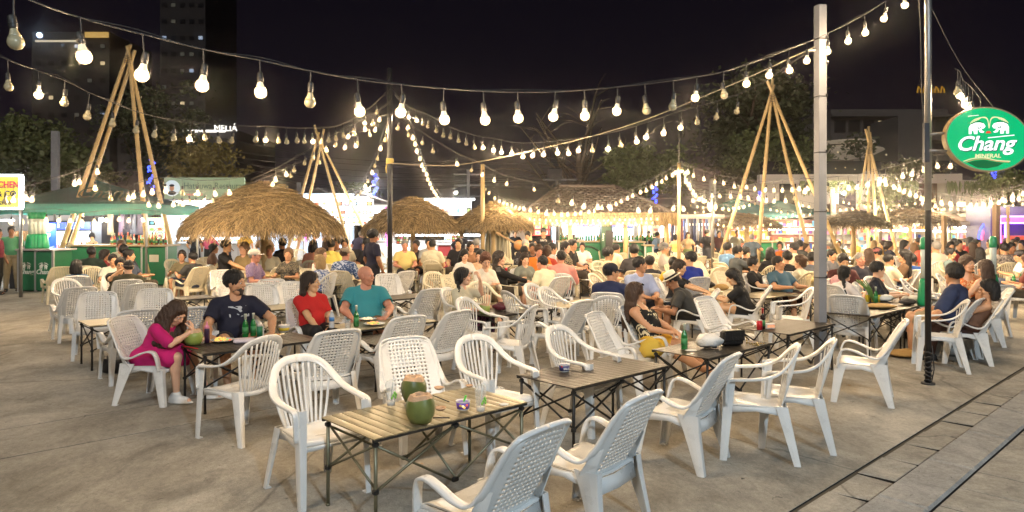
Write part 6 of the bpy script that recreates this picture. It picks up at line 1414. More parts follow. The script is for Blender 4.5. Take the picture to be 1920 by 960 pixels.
# ---- anonymous diners in the depth of the seating
cols = {'white': WH, 'black': B, 'cream': CR, 'grey': (120, 122, 124), 'navy': (34, 40, 66), 'orange': (220, 120, 50), 'pink': (220, 130, 130), 'green': (70, 110, 80), 'blue': (70, 100, 150), 'brown': (110, 80, 60), 'red': (170, 50, 48), 'mustard': (200, 160, 70), 'teal': (60, 130, 130), 'olive': (96, 92, 60), 'lilac': (150, 130, 170)}
hst = [('black', 'short', 0), ('black', 'long', 1), ('brown', 'short', 0), ('brown', 'long', 1), ('black', 'bun', 1), ('grey', 'buzz', 0), ('blond', 'long', 1), ('darkbrown', 'pony', 1), ('black', 'curly', 0)]
spots = [(1092, 456, 21), (1120, 455, 22), (1168, 455, 23), (1204, 456, 21), (1228, 455, 22), (1304, 456, 22), (1322, 458, 20), (1348, 452, 23), (1422, 455, 22), (1432, 459, 20), (1462, 454, 22), (1476, 452, 24), (1512, 457, 22), (1552, 454, 22), (1572, 452, 24), (1590, 454, 22), (1604, 449, 26), (1622, 452, 24), (1640, 452, 24), (1655, 452, 22), (1668, 454, 21), (1682, 452, 23), (1744, 452, 22), (1770, 450, 23), (1790, 448, 25), (1810, 448, 26), (1820, 446, 24), (1846, 447, 24), (1856, 450, 22), (1874, 449, 23), (1888, 447, 25), (1902, 450, 21), (1916, 452, 20),
 (1040, 449, 21), (1096, 447, 23), (945, 450, 21), (930, 446, 23), (742, 448, 22), (716, 450, 21), (660, 452, 20), (612, 447, 21), (560, 449, 20), (445, 446, 20), (402, 458, 18.5), (272, 466, 17), (305, 462, 18), (1535, 447, 26), (1585, 446, 28), (1632, 446, 27), (1700, 446, 26), (1720, 447, 25), (1762, 445, 27), (1836, 444, 27), (1866, 444, 27), (1880, 444, 28), (1130, 446, 24), (1186, 447, 25), (1260, 448, 24), (1372, 447, 25), (1440, 446, 27), (1492, 446, 27)]
VAR = {}; rp = random.Random(21); cn = list(cols)
def blocked(px, D):
 return any(abs(proj(p[2])[0] - px) < 9 and abs(p[2].y - D) < 1.2 for p in PEOPLE)
used = set()
for i, (px, py, D) in enumerate([s_ for s_ in spots[::2] + spots[1::3] if s_[0] > 1400 or s_[0] % 3 == 0]):
 hr, st, fem = hst[i % len(hst)]; a = rp.choice([137, 150, 190, -43, 0, 90, -90, 60]); c = cn[(i * 7 + i // 15 + (3 if i == 30 else 0)) % len(cn)]
 near = min(PEOPLE[:110], key=lambda p: (p[2] - Vector(((px - 960) / F * D, D, 0))).length)
 side = 'left of' if px < proj(near[2])[0] else 'right of'
 if abs(px - proj(near[2])[0]) < 8: side = 'behind'
 lb = '%s in a %s top with %s %s hair|%s the %s' % ('woman' if fem else 'man', c, hr, {'short': 'short', 'long': 'long', 'bun': 'tied-up', 'buzz': 'cropped', 'pony': 'ponytailed', 'curly': 'curly'}[st], side, near[1].replace('large ', '').split(' with')[0])
 lb = ' '.join(lb.split()[:15])
 person(px, py, D, a, lb, male=not fem, ct=cols[c], hair=hr, style=st, skin=rp.choice(['tan', 'asian', 'light', 'pink', 'brown']), lean=rp.uniform(-8, 10), yaw=rp.uniform(-25, 25), lod=2, grp='diners far back in the seating')
print('people', len(PEOPLE))
# ================================================================ the beer sign
def XY(px, D): return (px - 960) / F * D
def ZZ(py, D): return H - (py - HY) / F * D
def ground_root(name, label, cat, px, D, rz=0.0, group=None):
 o = empty(name, (XY(px, D), D, 0), rz); return tag(o, label, cat, group)
M_sgreen = emis('sign_green_lit', srgb(8, 156, 96), .62); M_swhite = emis('sign_white_lit', (.95, 1.0, 1.0), .6); M_sgold = mat('sign_rim', (.36, .27, .13), .4, .3)
M_sgreen2 = emis('sign_dark_green_lit', srgb(14, 110, 62), .35); M_scream = emis('sign_cream_lit', srgb(228, 226, 170), .45); M_sred = emis('sign_red_lit', srgb(214, 70, 50), .5); M_sblack = mat('sign_shadow', (.01, .06, .045), .5)
Ds = 7.35; sc_ = ray(1848, 262, Ds); K = Ds / F          # metres per photo pixel at the sign
sg = empty('round_beer_sign', sc_, rad(-8)); tag(sg, 'round green illuminated beer sign with two white elephants, on the black pole', 'sign')
RS = Matrix.Rotation(rad(90), 3, 'X') @ Matrix.Rotation(rad(-14), 3, 'Z')
def ell_pts(rx, ry, n=48): return [RS @ Vector((rx * math.cos(2 * math.pi * i / n), ry * math.sin(2 * math.pi * i / n), 0)) for i in range(n)]
m = MB(); n = 48; A = ell_pts(72 * K, 58 * K); yo = Vector((0, -.04, 0))
m.mat(M_sgreen).add([p + yo for p in A], [tuple(range(n))], False); m.obj('face', None, sg)
m = MB(); m.mat(M_sgreen).add([p - yo for p in A][::-1], [tuple(range(n))], False); m.obj('face', None, sg)
m = MB(); B1, B2 = ell_pts(74 * K, 60 * K), ell_pts(71.5 * K, 57.5 * K); P4 = [p + yo * 1.12 for p in B2] + [p + yo * 1.12 for p in B1] + [p - yo * 1.12 for p in B1] + [p - yo * 1.12 for p in B2]
m.mat(M_sgold).add(P4, [(q * n + i, q * n + (i + 1) % n, (q + 1) * n + (i + 1) % n, (q + 1) * n + i) for q in range(3) for i in range(n)], False); m.obj('rim', None, sg)
def S2(x, y, d=-.052): return Vector((x * K, d, -y * K))       # photo-pixel offsets from the sign's centre
def sflat(name, mt, polys, d=-.050, th=.006):
 mb = MB().mat(mt)
 for P in polys:
  n_ = len(P); vs = [S2(x, y, d - th) for x, y in P] + [S2(x, y, d + .004) for x, y in P]
  mb.add(vs, [tuple(range(n_))] + [(i, i + n_, (i + 1) % n_ + n_, (i + 1) % n_) for i in range(n_)], False)
 return mb.obj(name, None, sg)
def sline(name, mt, pts, w, d=-.068):
 mb = MB().mat(mt); sp = spline([S2(x, y, d) for x, y in pts], 5); mb.sweep(sp, lambda i: rsec(w * K, .004), Vector((0, 0, 1)), cap=True); return mb.obj(name, None, sg)
for sx, nm in ((-1, 0), (1, 0)):    # a white elephant either side of the fountain
 X = lambda x: x * sx + 0
 body = [(6, -24), (9, -29), (15, -31), (24, -31), (31, -28), (34, -22), (34, -10), (30, -10), (30, -16), (26, -16), (25, -10), (20, -10), (20, -17), (17, -18), (15, -13), (10, -12), (8, -14), (12, -16), (13, -20), (9, -20)]
 sflat('elephant', M_swhite, [[(X(x) + 1, y) for x, y in (body if sx > 0 else body[::-1])]])
 sline('elephant_tusk', M_sgreen2, [(X(14) + 1, -23), (X(18) + 1, -20), (X(20) + 1, -24)], 1.4, -.060); sline('blanket_fringe', M_sgreen2, [(X(12) + 1, -31), (X(20) + 1, -33), (X(32) + 1, -28)], 1.6, -.060)
for k in range(5):
 for sx in (-1, 1): sline('fountain_jet', M_scream, [(1, -20 - k * 1.2), (1 + sx * (3 + k * .6), -36 - k * 1.1), (1 + sx * (11 + 3.2 * k), -41 - k * .2 + k * 1.0), (1 + sx * (19 + 3.4 * k), -36 + 1.6 * k)], 1.1, -.058)
sflat('fountain_base', M_sred, [[(-2, -15), (3, -15), (5, -11), (-4, -11)]])
sline('swash', M_scream, [(-44, 41), (-28, 36), (-8, 35), (14, 40), (36, 42)], 1.6); sflat('lower_band', M_sgreen2, [[(-36, 43), (-24, 40), (-8, 38.5), (14, 43), (26, 44.5), (16, 51), (-2, 54.5), (-18, 53)]]); sline('swash', M_sred, [(-40, 43), (-26, 38.5), (-8, 37.2), (14, 41.8), (34, 43.6)], .8)
text('Chang', 38 * K, M_sblack, sg, S2(-5, 10.5, -.048), (rad(90), 0, 0), depth=.002, sx=1.02, italic=.28, bold=.0045)
text('Chang', 38 * K, M_swhite, sg, S2(-6.5, 9, -.055), (rad(90), 0, 0), depth=.004, sx=1.02, italic=.28, bold=.003)
text('MINERAL', 10.5 * K, M_scream, sg, S2(-1, 31.5, -.054), (rad(90), 0, 0), depth=.002, sx=1.05, italic=.1, bold=.0012)
sline('thai_caption', M_swhite, [(-2, -2.2), (14, -3.6), (27, -5), (43, -6.4)], 1.5); sline('thai_caption', M_swhite, [(-36, -43), (-24, -44), (-18, -44.6)], .7)
for yy in (-10, 20):
 m = MB(); m.tube([S2(-105, yy - 1, 0), S2(-68, yy - 4 if yy < 0 else yy, 0)], .014, 8); m.obj('bracket', M_steel, sg)
m = MB(); m.box(S2(-104, 4, 0), (.05, .05, .42)); m.obj('bracket_plate', M_postb, sg)
# ================================================================ stalls
M_can = mat('canopy_green', (.022, .085, .07), .8, var=.2, scale=2, bump=.3, bscale=4); M_val = mat('valance_green', (.05, .25, .20), .75, var=.1, bump=.2, bscale=5)
M_cgrey = mat('canopy_grey', (.16, .15, .14), .85, var=.15, scale=2); M_cbrown = mat('canopy_brown', (.10, .075, .06), .85, var=.15, scale=2); M_cwhite = mat('canopy_white', (.62, .58, .52), .8, var=.08)
M_wallw = mat('stall_wall_white', (.62, .63, .64), .7, var=.05); M_walldk = mat('stall_wall_dark', (.10, .10, .12), .8, var=.2)
M_bar = mat('bar_green', (.022, .17, .075), .4, var=.1); M_btop = mat('bar_top', (.40, .33, .20), .4, var=.15); M_counterw = mat('counter_steel', (.5, .5, .5), .35, .4)
M_tube = emis('tube_light', (.92, .96, 1.0), 6, True); M_tubew = emis('warm_tube_light', (1, .85, .62), 5, True); M_purple = emis('purple_neon', (.45, .12, 1.0), 4, True); M_blue = emis('blue_neon', (.03, .05, 1.0), 3.5)
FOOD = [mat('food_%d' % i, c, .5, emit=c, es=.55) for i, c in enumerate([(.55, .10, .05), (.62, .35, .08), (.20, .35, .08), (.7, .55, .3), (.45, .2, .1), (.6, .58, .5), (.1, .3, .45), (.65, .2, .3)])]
M_board = mat('menu_board_lit', (.8, .85, .9), .5, emit=(.75, .88, 1.0), es=.22)
M_bt = mat('bottle_green', (.01, .16, .03), .12, spec=.8, trans=0); M_bneck = mat('bottle_foil', (.6, .62, .5), .35); M_blab = mat('bottle_label', (.05, .25, .08), .5)
def canopy(name, label, px, D, w, d, ze, zt, m_top=M_can, m_val=M_val, posts=True, val=.28, rz=0.0, group='market tents'):
 r = ground_root(name, label, 'tent', px, D, rz, group); m = MB().mat(m_top); nx = 9
 # four sagging roof sides
 C = Vector((0, 0, zt)); cs = [Vector((-w / 2, -d / 2, ze)), Vector((w / 2, -d / 2, ze)), Vector((w / 2, d / 2, ze)), Vector((-w / 2, d / 2, ze))]
 for q in range(4):
  a, b = cs[q], cs[(q + 1) % 4]; rows = []
  for i in range(6):
   t = i / 5; row = []
   for j in range(7):
    e = a.lerp(b, j / 6); p = e.lerp(C, t); p.z -= .10 * math.sin(math.pi * t) * (1 - abs(2 * j / 6 - 1)) * (zt - ze) + .06 * math.sin(math.pi * t); row.append(p)
   rows.append(row)
  m.sheet(rows, .01)
 m.obj('roof', None, r)
 for q in range(4):
  a, b = cs[q], cs[(q + 1) % 4]; m = MB(); P_ = [a.lerp(b, j / 8) for j in range(9)]; nr = a.lerp(b, .5); nr = Vector((nr.x, nr.y, 0)).normalized()
  m.sheet([P_, [p + Vector((0, 0, -val * (1 + .06 * math.sin(j * 2.3)))) + nr * .02 * math.sin(j * 1.9) for j, p in enumerate(P_)]], .008); m.obj('valance', m_val, r)
 if posts:
  for c in cs: m = MB(); m.box((c.x * .985, c.y * .985, ze / 2), (.05, .05, ze)); m.obj('tent_leg', M_steel, r)
 return r
# --- left: beer bar under the dark green canopy
gc = canopy('green_canopy', 'dark green market canopy at left over the beer bar', 182, 20.9, 4.7, 3.2, ZZ(382, 19.2), ZZ(338, 20.9))
text('Chang', .52, mat('canopy_print', (.06, .07, .035), .7), gc, (.95, -1.26, ZZ(363, 20)), (rad(58), 0, 0), depth=.002, sx=1.2, italic=.25)
def counter(name, label, px0, px1, D, h, dpt, mt, top=M_btop, rz=0.0, logo=True, panels=3, cat='counter', lg=.0):
 x0, x1 = XY(px0, D), XY(px1, D); w = x1 - x0; r = empty(name, ((x0 + x1) / 2, D + dpt / 2, 0), rz); tag(r, label, cat, 'bar counters')
 for k in range(panels):
  pw_ = w / panels; m = MB(); m.rbox((-w / 2 + pw_ * (k + .5), -dpt / 2, h / 2), (pw_ - .05, .04, h - .08), .008); p = m.obj('panel', mt, r)
  if logo:
   q = MB().mat(mat('logo_white', (.75, .78, .72), .5))
   cx = -w / 2 + pw_ * (k + .5); s_ = min(pw_, h) * 1.25; z0 = h * .56
   for sx in (-1, 1):
    q.ball((cx + sx * .11 * s_, -dpt / 2 - .024, z0 + .10 * s_), (.085 * s_, .006, .07 * s_), 10, 6); q.box((cx + sx * .15 * s_, -dpt / 2 - .025, z0 + .03 * s_), (.035 * s_, .008, .10 * s_)); q.box((cx + sx * .07 * s_, -dpt / 2 - .025, z0 + .03 * s_), (.03 * s_, .008, .10 * s_))
   for j in range(5):
    for sx in (-1, 1): q.tube([(cx, -dpt / 2 - .03, z0 + .12 * s_), (cx + sx * (.05 + .03 * j) * s_, -dpt / 2 - .03, z0 + (.28 - .01 * j) * s_), (cx + sx * (.10 + .035 * j) * s_, -dpt / 2 - .03, z0 + (.22 - .015 * j) * s_)], .006 * s_, 4)
   q.obj('logo', None, p); text('Chang', .27 * s_, mat('logo_white'), p, (cx, -dpt / 2 - .028, z0 - .13 * s_), (rad(90), 0, 0), depth=.003, italic=.25, bold=.004)
 for k in range(panels + 1): m = MB(); m.box((-w / 2 + w / panels * k, -dpt / 2 + .01, h / 2), (.05, .05, h)); m.obj('frame_post', M_counterw, r)
 m = MB(); m.rbox((0, 0, h + .02), (w + .1, dpt + .14, .05), .01); m.obj('countertop', top, r); m = MB(); m.box((0, .02, h / 2), (w - .06, dpt - .08, h - .02)); m.obj('body', mt, r); return r
cA = counter('beer_counter', 'green beer counter with white elephant logos at the far left', 34, 106, 17.9, ZZ(470, 17.9), .7, M_bar, M_counterw, rz=rad(-8), panels=2)
cB = counter('beer_counter', 'long green bar counter with a wooden top behind the bamboo tripod', 128, 312, 19.6, ZZ(462, 19.6), .7, M_bar, panels=4, logo=False)
m = MB(); m.box((1.05, -.375, .78), (.26, .012, .2)); m.obj('paper_notice', mat('paper', (.6, .56, .45), .8), cB)
def fridge(label, px, D, w=.62, h=1.85, head='3', y0=0.0, hc=(.02, .05, .55)):
 r = ground_root('drinks_fridge', label, 'fridge', px, D, 0, 'drinks fridges'); m = MB(); m.rbox((0, 0, h / 2), (w, .55, h), .02); m.obj('cabinet', M_postb, r)
 m = MB(); m.box((0, -.285, h - .16), (w - .06, .02, .22)); m.obj('header', mat('fridge_header', hc, .4, emit=hc, es=1.2), r)
 text(head, .15, mat('fridge_letter', (.8, .8, .85), .5, emit=(.9, .9, 1), es=1), r, (.05, -.298, h - .16), (rad(90), 0, 0), depth=.002, bold=.006)
 m = MB(); m.box((0, -.28, (h - .4) / 2 + .1), (w - .08, .02, h - .45)); m.obj('glass_door', mat('fridge_glass', (.45, .6, .7), .2, emit=(.55, .75, .9), es=.9), r)
 for k in range(4):
  m = MB(); m.box((0, -.295, .3 + .33 * k), (w - .1, .01, .012)); m.obj('shelf', M_counterw, r)
  q = MB()
  for j in range(7): q.lathe([(.022, 0), (.022, .12), (.009, .16), (.009, .20)], (-w / 2 + .08 + j * .075, -.31, .31 + .33 * k), 6)
  tag(q.obj('cans', [M_bt, FOOD[6], FOOD[0], FOOD[5]][k], r), kind='stuff')
 return r
fridge('blue-headed drinks fridge left of the bamboo leg, glowing pale blue', 118, 21.9); fridge('blue-headed drinks fridge behind the barmaid', 163, 22.0)
# inflatable beer towers and banner on the counter
def beer_tower(label, px, D, z0, h=.95, s=1.0, grp='green and white beer towers on the bar'):
 o = empty('beer_tower', (XY(px, D), D, z0)); tag(o, label, 'beer tower', grp); m = MB(); m.lathe([(.14 * s, 0), (.15 * s, .05), (.11 * s, h * .34), (.08 * s, h * .40)], n=14); m.obj('base', mat('tower_green', (.01, .30, .12), .3), o)
 m = MB(); m.lathe([(.07 * s, h * .40), (.075 * s, h * .7), (.08 * s, h * .82)], n=14); m.obj('tube', mat('tower_clear', (.62, .68, .62), .2), o); m = MB(); m.lathe([(.085 * s, h * .82), (.09 * s, h * .88), (.085 * s, h * .97), (.05 * s, h)], n=14); m.obj('cap', mat('tower_green'), o); return o
for i, px in enumerate((59, 66, 74, 81)): beer_tower('white and green beer tower on the left counter, %s of the four in a row' % ('leftmost', 'second', 'third', 'last')[i], px, 18.15 + .05 * i, ZZ(470, 17.9) + .045)
bn = ground_root('banner', 'blue roll-up banner with white lettering between beer towers and fridge', 'banner', 92, 20.6); m = MB(); m.box((0, 0, 1.0), (.42, .03, 1.5)); m.obj('print', mat('banner_blue', (.03, .10, .38), .5, emit=(.03, .10, .4), es=.5), bn)
text('G', .3, mat('banner_white', (.7, .75, .8), .5), bn, (-.05, -.02, 1.45), (rad(90), 0, 0), depth=.002, bold=.006)
for k in range(3): m = MB(); m.box((.02, -.019, 1.05 - .09 * k), (.3, .006, .03), (0, rad(-16), 0)); m.obj('text_line', mat('banner_white'), bn)
bx = MB(); bx.rbox((0, 0, .14), (.32, .3, .28), .008); tag(bx.obj('cardboard_box', mat('cardboard', (.32, .22, .13), .8, var=.1), None, (XY(44, 18.9), 18.9, ZZ(452, 18.9))), 'cardboard box on crates behind the beer towers', 'box')
bx = MB(); bx.rbox((0, 0, .55), (.5, .4, 1.1), .01); tag(bx.obj('crate_stack', mat('crate_black', (.03, .03, .035), .5), None, (XY(44, 18.95), 18.95, 0)), 'dark crate stack under the cardboard box at the left counter', 'crates')
def bottle(m, x, y, z, h=.23, r=.03, body=M_bt, cap=M_bneck, n=8):
 m.mat(body); m.lathe([(r * .9, 0), (r, .006), (r, h * .52), (r * .75, h * .62), (r * .38, h * .72), (r * .36, h * .78)], (x, y, z), n); m.mat(cap); m.lathe([(r * .40, h * .76), (r * .42, h * .93), (r * .46, h * .935), (r * .46, h), (0, h)], (x, y, z), n)
def bottle_thing(loc, label=None, group=None, h=.23, r=.03, body=M_bt, cap=M_bneck, lab=True, n=10):
 m = MB(); bottle(m, 0, 0, 0, h, r, body, cap, n)
 if lab: m.mat(M_blab); m.lathe([(r * 1.02, h * .16), (r * 1.02, h * .44)], (0, 0, 0), n)
 o = m.obj('bottle', None, None, loc); return tag(o, label, 'bottle', group)
rb = random.Random(4); liq = [mat('liquor_%d' % i, c, .2, spec=.8) for i, c in enumerate([(.5, .3, .05), (.6, .1, .05), (.1, .35, .1), (.6, .6, .5), (.25, .08, .03), (.5, .45, .1), (.05, .1, .3)])]
LN = ('amber', 'red', 'green', 'cream', 'dark brown', 'olive yellow', 'blue')
for i in range(26): q = rb.randrange(7); bottle_thing((XY(206 + i * 4.1 + rb.uniform(-1, 1), 19.8), 19.75 + rb.uniform(0, .2), ZZ(462, 19.6) + .045), '%s bottle on the left bar counter, number %d from the left' % (LN[q], i + 1), 'bottles lined up on the left bar', rb.uniform(.24, .36), .034, liq[q], rb.choice([M_bneck, FOOD[0], M_postb]), True, 7)
def backwall(label, px0, px1, D, z1, m_=M_wallw, z0=0.0, name='stall_wall', th=.06):
 x0, x1 = XY(px0, D), XY(px1, D); m = MB(); m.box((0, 0, (z1 + z0) / 2), (x1 - x0, th, z1 - z0)); return tag(m.obj(name, m_, None, ((x0 + x1) / 2, D, 0)), label, 'wall')
def tube_light(label, px0, px1, D, py, mt=M_tube, w=.05, grp='tube lights in the stalls'):
 x0, x1 = XY(px0, D), XY(px1, D); m = MB(); m.tube([(-(x1 - x0) / 2, 0, 0), ((x1 - x0) / 2, 0, 0)], w / 2, 6); return tag(m.obj('tube_light', mt, None, ((x0 + x1) / 2, D, ZZ(py, D))), label, 'light', grp)
def menu_board(label, px0, px1, py0, py1, D, nx, ny, seed=1, txt=None, mb=M_board, tc=None, group='menu boards'):
 x0, x1 = XY(px0, D), XY(px1, D); z1, z0 = ZZ(py0, D), ZZ(py1, D); w, h = x1 - x0, z1 - z0; m = MB(); m.box((0, 0, 0), (w, .04, h)); o = m.obj('menu_board', mb, None, ((x0 + x1) / 2, D, (z0 + z1) / 2)); tag(o, label, 'menu board', group); rs_ = random.Random(seed)
 for i in range(nx):
  for j in range(ny):
   q = MB(); cw, ch = w / nx, h / ny * (.9 if txt is None else .62); q.box((0, -.028, 0), (cw * .78, .014, ch * .7)); q.mat
   f = q.obj('picture', rs_.choice([M_wallw, FOOD[5], FOOD[3], mat('picture_black', (.03, .03, .03), .5)]), o, (-w / 2 + cw * (i + .5), 0, (-h / 2 if txt is None else -h / 2 + h * .0) + ch * (j + .5)))
   e = MB(); e.ball((0, -.036, 0), (cw * .27, .012, ch * .24), 8, 4); e.obj('dish', rs_.choice(FOOD), f)
 if txt: text(txt, h * .30, tc or FOOD[0], o, (0, -.03, h * .32), (rad(90), 0, 0), depth=.004, bold=.004)
 return o
# kitchen sign
ks = empty('kitchen_sign', (XY(10, 16.4), 16.4, ZZ(360, 16.4))); tag(ks, 'yellow lightbox sign reading KITCHEN at the left edge', 'sign'); kx = 16.4 / F
m = MB(); m.box((0, 0, 0), (62 * kx, .10, 62 * kx)); m.obj('lightbox', mat('sign_yellow', (.75, .60, .06), .5, emit=(.85, .66, .08), es=.3), ks)
for (a, b, c, d) in ((0, 31, 64, 3.2), (0, -31, 64, 3.2)): m = MB(); m.box((a * kx, -.02, b * kx), (c * kx, .12, d * kx)); m.obj('border_light', M_tube, ks)
for sx in (-31, 31): m = MB(); m.box((sx * kx, -.02, 0), (3 * kx, .12, 59 * kx)); m.obj('border_light', M_tube, ks)
text('KITCHEN', 17 * kx, mat('letter_red', (.5, .03, .06), .5, emit=(.5, .03, .06), es=.5), ks, (-2 * kx, -.056, 13 * kx), (rad(90), 0, 0), depth=.004, sx=.86, bold=.006)
text('F & CO', 15 * kx, mat('letter_navy', (.03, .04, .16), .5), ks, (0 * kx, -.056, -4 * kx), (rad(90), 0, 0), depth=.004, bold=.004); text('\u0e23\u0e2d.88', 12 * kx, mat('letter_navy'), ks, (0, -.056, -21 * kx), (rad(90), 0, 0), depth=.004, bold=.002)
m = MB(); m.tube([(XY(36, 16.5) - XY(10, 16.4), .15, -31 * kx), (XY(36, 16.5) - XY(10, 16.4), .15, -ZZ(360, 16.4))], .04, 6); m.obj('support_post', M_steel, ks)
backwall('pale back wall of the stall behind the left beer towers', -60, 150, 23.5, 2.3, M_wallw); tube_light('white tube light under the yellow kitchen sign', -20, 26, 18.4, 413)
backwall('grey back wall behind the fridges and hanging clothes', 150, 250, 23.6, 2.4, M_walldk); menu_board('green lit menu picture board right of the hanging clothes at the left bar', 264, 308, 408, 448, 22.6, 3, 3, 2, mb=mat('menu_green_lit', (.3, .6, .35), .5, emit=(.35, .8, .5), es=.7))
fan = ground_root('standing_fan', 'standing fan behind the right bamboo leg at the left bar', 'fan', 301, 21.4); m = MB(); m.tube([(0, 0, 0), (0, 0, 1.2)], .018, 6); m.tube([(0, 0, 0), (0, 0, .03)], .18, 12); m.obj('stand', M_postb, fan); m = MB()
for k in range(3): m.tube([((.10 + .07 * k) * math.cos(t), -.03, 1.4 + (.10 + .07 * k) * math.sin(t)) for t in [j * .5236 for j in range(13)]], .008, 4)
for k in range(10): t = k * .628; m.tube([(0, -.03, 1.4), (.24 * math.cos(t), -.03, 1.4 + .24 * math.sin(t))], .004, 3)
m.obj('grille', M_postb, fan)
for i, (px, c) in enumerate(((207, (.5, .42, .3)), (228, (.20, .16, .26)), (236, (.04, .04, .06)), (243, (.05, .05, .08)), (250, (.12, .14, .20)), (262, (.09, .08, .12)))):
 m = MB(); z = ZZ(402, 21.8); m.sheet([[(-.09, .02 * math.sin(k), z - .13 * k), (0, .03 * math.cos(k * 1.3), z - .13 * k), (.09, -.02 * math.sin(k), z - .13 * k)] for k in range(6)], .02)
 tag(m.obj('hanging_garment', mat('garment_%d' % i, c, .9, var=.1), None, (XY(px, 21.8), 21.8, 0)), 'garment hanging over the left bar, %s from the left' % ('first, beige', 'second, dusty violet', 'third, black', 'fourth, near black', 'fifth, slate', 'sixth, dark plum')[i], 'clothes', 'clothes hanging over the left bar')
# --- restaurant with the green banner and the white lit stall under the big thatch
hb = empty('restaurant_banner', (XY(384, 25.4), 25.4, ZZ(353, 25.4))); tag(hb, 'pale green restaurant banner with a round chef portrait above the big thatch', 'banner'); k_ = 25.4 / F
m = MB(); m.box((0, 0, 0), (150 * k_, .08, 40 * k_)); m.obj('cloth', mat('banner_green', (.20, .27, .17), .7, var=.08, emit=(.2, .28, .17), es=.18), hb)
m = MB(); m.tube([(-60 * k_, -.05, 0), (-60 * k_, -.065, 0)], 15 * k_, 24); m.obj('roundel', mat('roundel_white', (.5, .58, .6), .6, emit=(.5, .6, .62), es=.25), hb)
m = MB().mat(mat('skin_tan')); m.ball((-60 * k_, -.07, 0), (4.5 * k_, .01, 5.5 * k_), 10, 6); m.mat(M_postb); m.ball((-60 * k_, -.072, 5 * k_), (5 * k_, .012, 2.6 * k_), 10, 6); m.ball((-60 * k_, -.07, -9 * k_), (8 * k_, .01, 4 * k_), 10, 6); m.obj('portrait', None, hb)
text('Hattiuwa Restaurant', 17 * k_, mat('banner_letter', (.07, .13, .09), .6), hb, (22 * k_, -.045, 4 * k_), (rad(90), 0, 0), depth=.004, sx=.86); text('HALAL FOOD', 5 * k_, mat('letter_red'), hb, (-18 * k_, -.045, -12 * k_), (rad(90), 0, 0), depth=.004)
backwall('bright white back wall of the stall under the big thatch', 312, 480, 27.5, 2.7, mat('lit_white_wall', (.72, .76, .82), .6)); menu_board('large lit menu board with dish photos left of the big thatch', 322, 392, 383, 416, 26.2, 6, 2, 5, txt='Thai Food', tc=FOOD[6])
backwall('pale blue back wall behind the big thatch post', 480, 664, 28.5, 3.0, mat('lit_blue_wall', (.5, .6, .75), .6)); menu_board('wide lit menu wall of framed dish photos right of the big thatch', 618, 700, 390, 422, 27.2, 8, 3, 7); menu_board('lit header board above the dish photos behind the second tripod', 560, 700, 374, 388, 27.0, 10, 1, 8, mb=mat('header_cyan_lit', (.5, .8, .9), .5, emit=(.4, .7, .9), es=.3))
for i, (a, b, D, y, mt) in enumerate(((318, 400, 25.9, 380, M_tube), (330, 480, 25.8, 447, M_tube), (340, 470, 25.7, 428, M_tube), (500, 660, 26.8, 424, M_tube), (560, 690, 26.7, 371, M_tube), (700, 760, 26.7, 398, M_tube), (796, 890, 28.4, 374, M_tube), (740, 900, 27.6, 441, M_tube), (1040, 1100, 29.4, 423, M_tube), (1130, 1195, 29.4, 421, M_tube), (1240, 1272, 27.4, 409, M_tube), (1285, 1330, 27.4, 421, M_tubew), (1345, 1400, 28, 421, M_tubew), (1440, 1530, 30, 430, M_tubew), (1640, 1740, 31, 432, M_tubew), (1750, 1830, 30, 434, M_tubew), (1790, 1850, 29, 426, M_tube))):
 tube_light('bright tube light in the stalls, %s' % ('over the menu board left of the big thatch', 'under the white counter left of the thatch post', 'above the pink-topped woman', 'behind the fringe of the big thatch', 'on the cyan header board', 'right of the thin black pole', 'over the seafood sign', 'along the counter behind the second thatch', 'over the pavilion fridge', 'right of the pavilion fridge', 'at the shop left of the wooden pole', 'inside the clothes stall', 'right end of the clothes stall', 'at the toy stall left of the post', 'low behind the widest thatch', 'under the scalloped tents', 'above the crowd at the timber post')[i], a, b, D, y, mt, .09)
sw = counter('steel_counter', 'long white serving counter beneath the large thatch', 330, 470, 25.9, 1.02, .7, M_wallw, mat('lit_counter', (.7, .75, .8), .3), logo=False, panels=6, cat='counter'); counter('steel_counter', 'pale counter running behind the second and third thatch', 700, 905, 27.4, 1.05, .7, M_wallw, M_counterw, logo=False, panels=6); counter('red_counter', 'red panelled counter behind the second thatch umbrella', 820, 900, 26.2, .95, .6, mat('red_paint', (.35, .04, .05), .5), M_counterw, logo=False, panels=3)
# glass and steel food displays
for i, (px, D) in enumerate(((350, 26.1), (392, 26.1), (440, 26.1), (560, 27), (620, 27), (720, 27.6), (850, 27.6))):
 r = empty('food_display', (XY(px, D), D, 1.07)); tag(r, 'steel food display case on the counter ' + ('left of the man in black', 'behind the pink-topped woman', 'under the big thatch near the mustard shirt', 'right of the thatch post', 'behind the yellow T-shirt', 'right of the thin black pole', 'behind the heavy man in black')[i], 'food display', 'food display cases')
 m = MB(); m.box((0, 0, .02), (.75, .45, .04)); m.box((0, .2, .22), (.75, .02, .4)); m.box((0, 0, .43), (.78, .48, .03)); m.obj('case', M_counterw, r); m = MB()
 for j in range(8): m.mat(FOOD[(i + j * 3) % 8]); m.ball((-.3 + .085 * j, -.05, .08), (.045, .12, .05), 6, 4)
 m.obj('dishes', None, r)
canopy('grey_tent', 'pale grey peaked tent behind the second tripod', 596, 30, 3.6, 3.4, ZZ(381, 28.4), ZZ(352, 30), M_cgrey, M_cwhite); canopy('grey_tent', 'grey peaked tent left of the thin black pole', 672, 30, 3.8, 3.4, ZZ(384, 28.4), ZZ(357, 30), M_cgrey, M_cwhite)
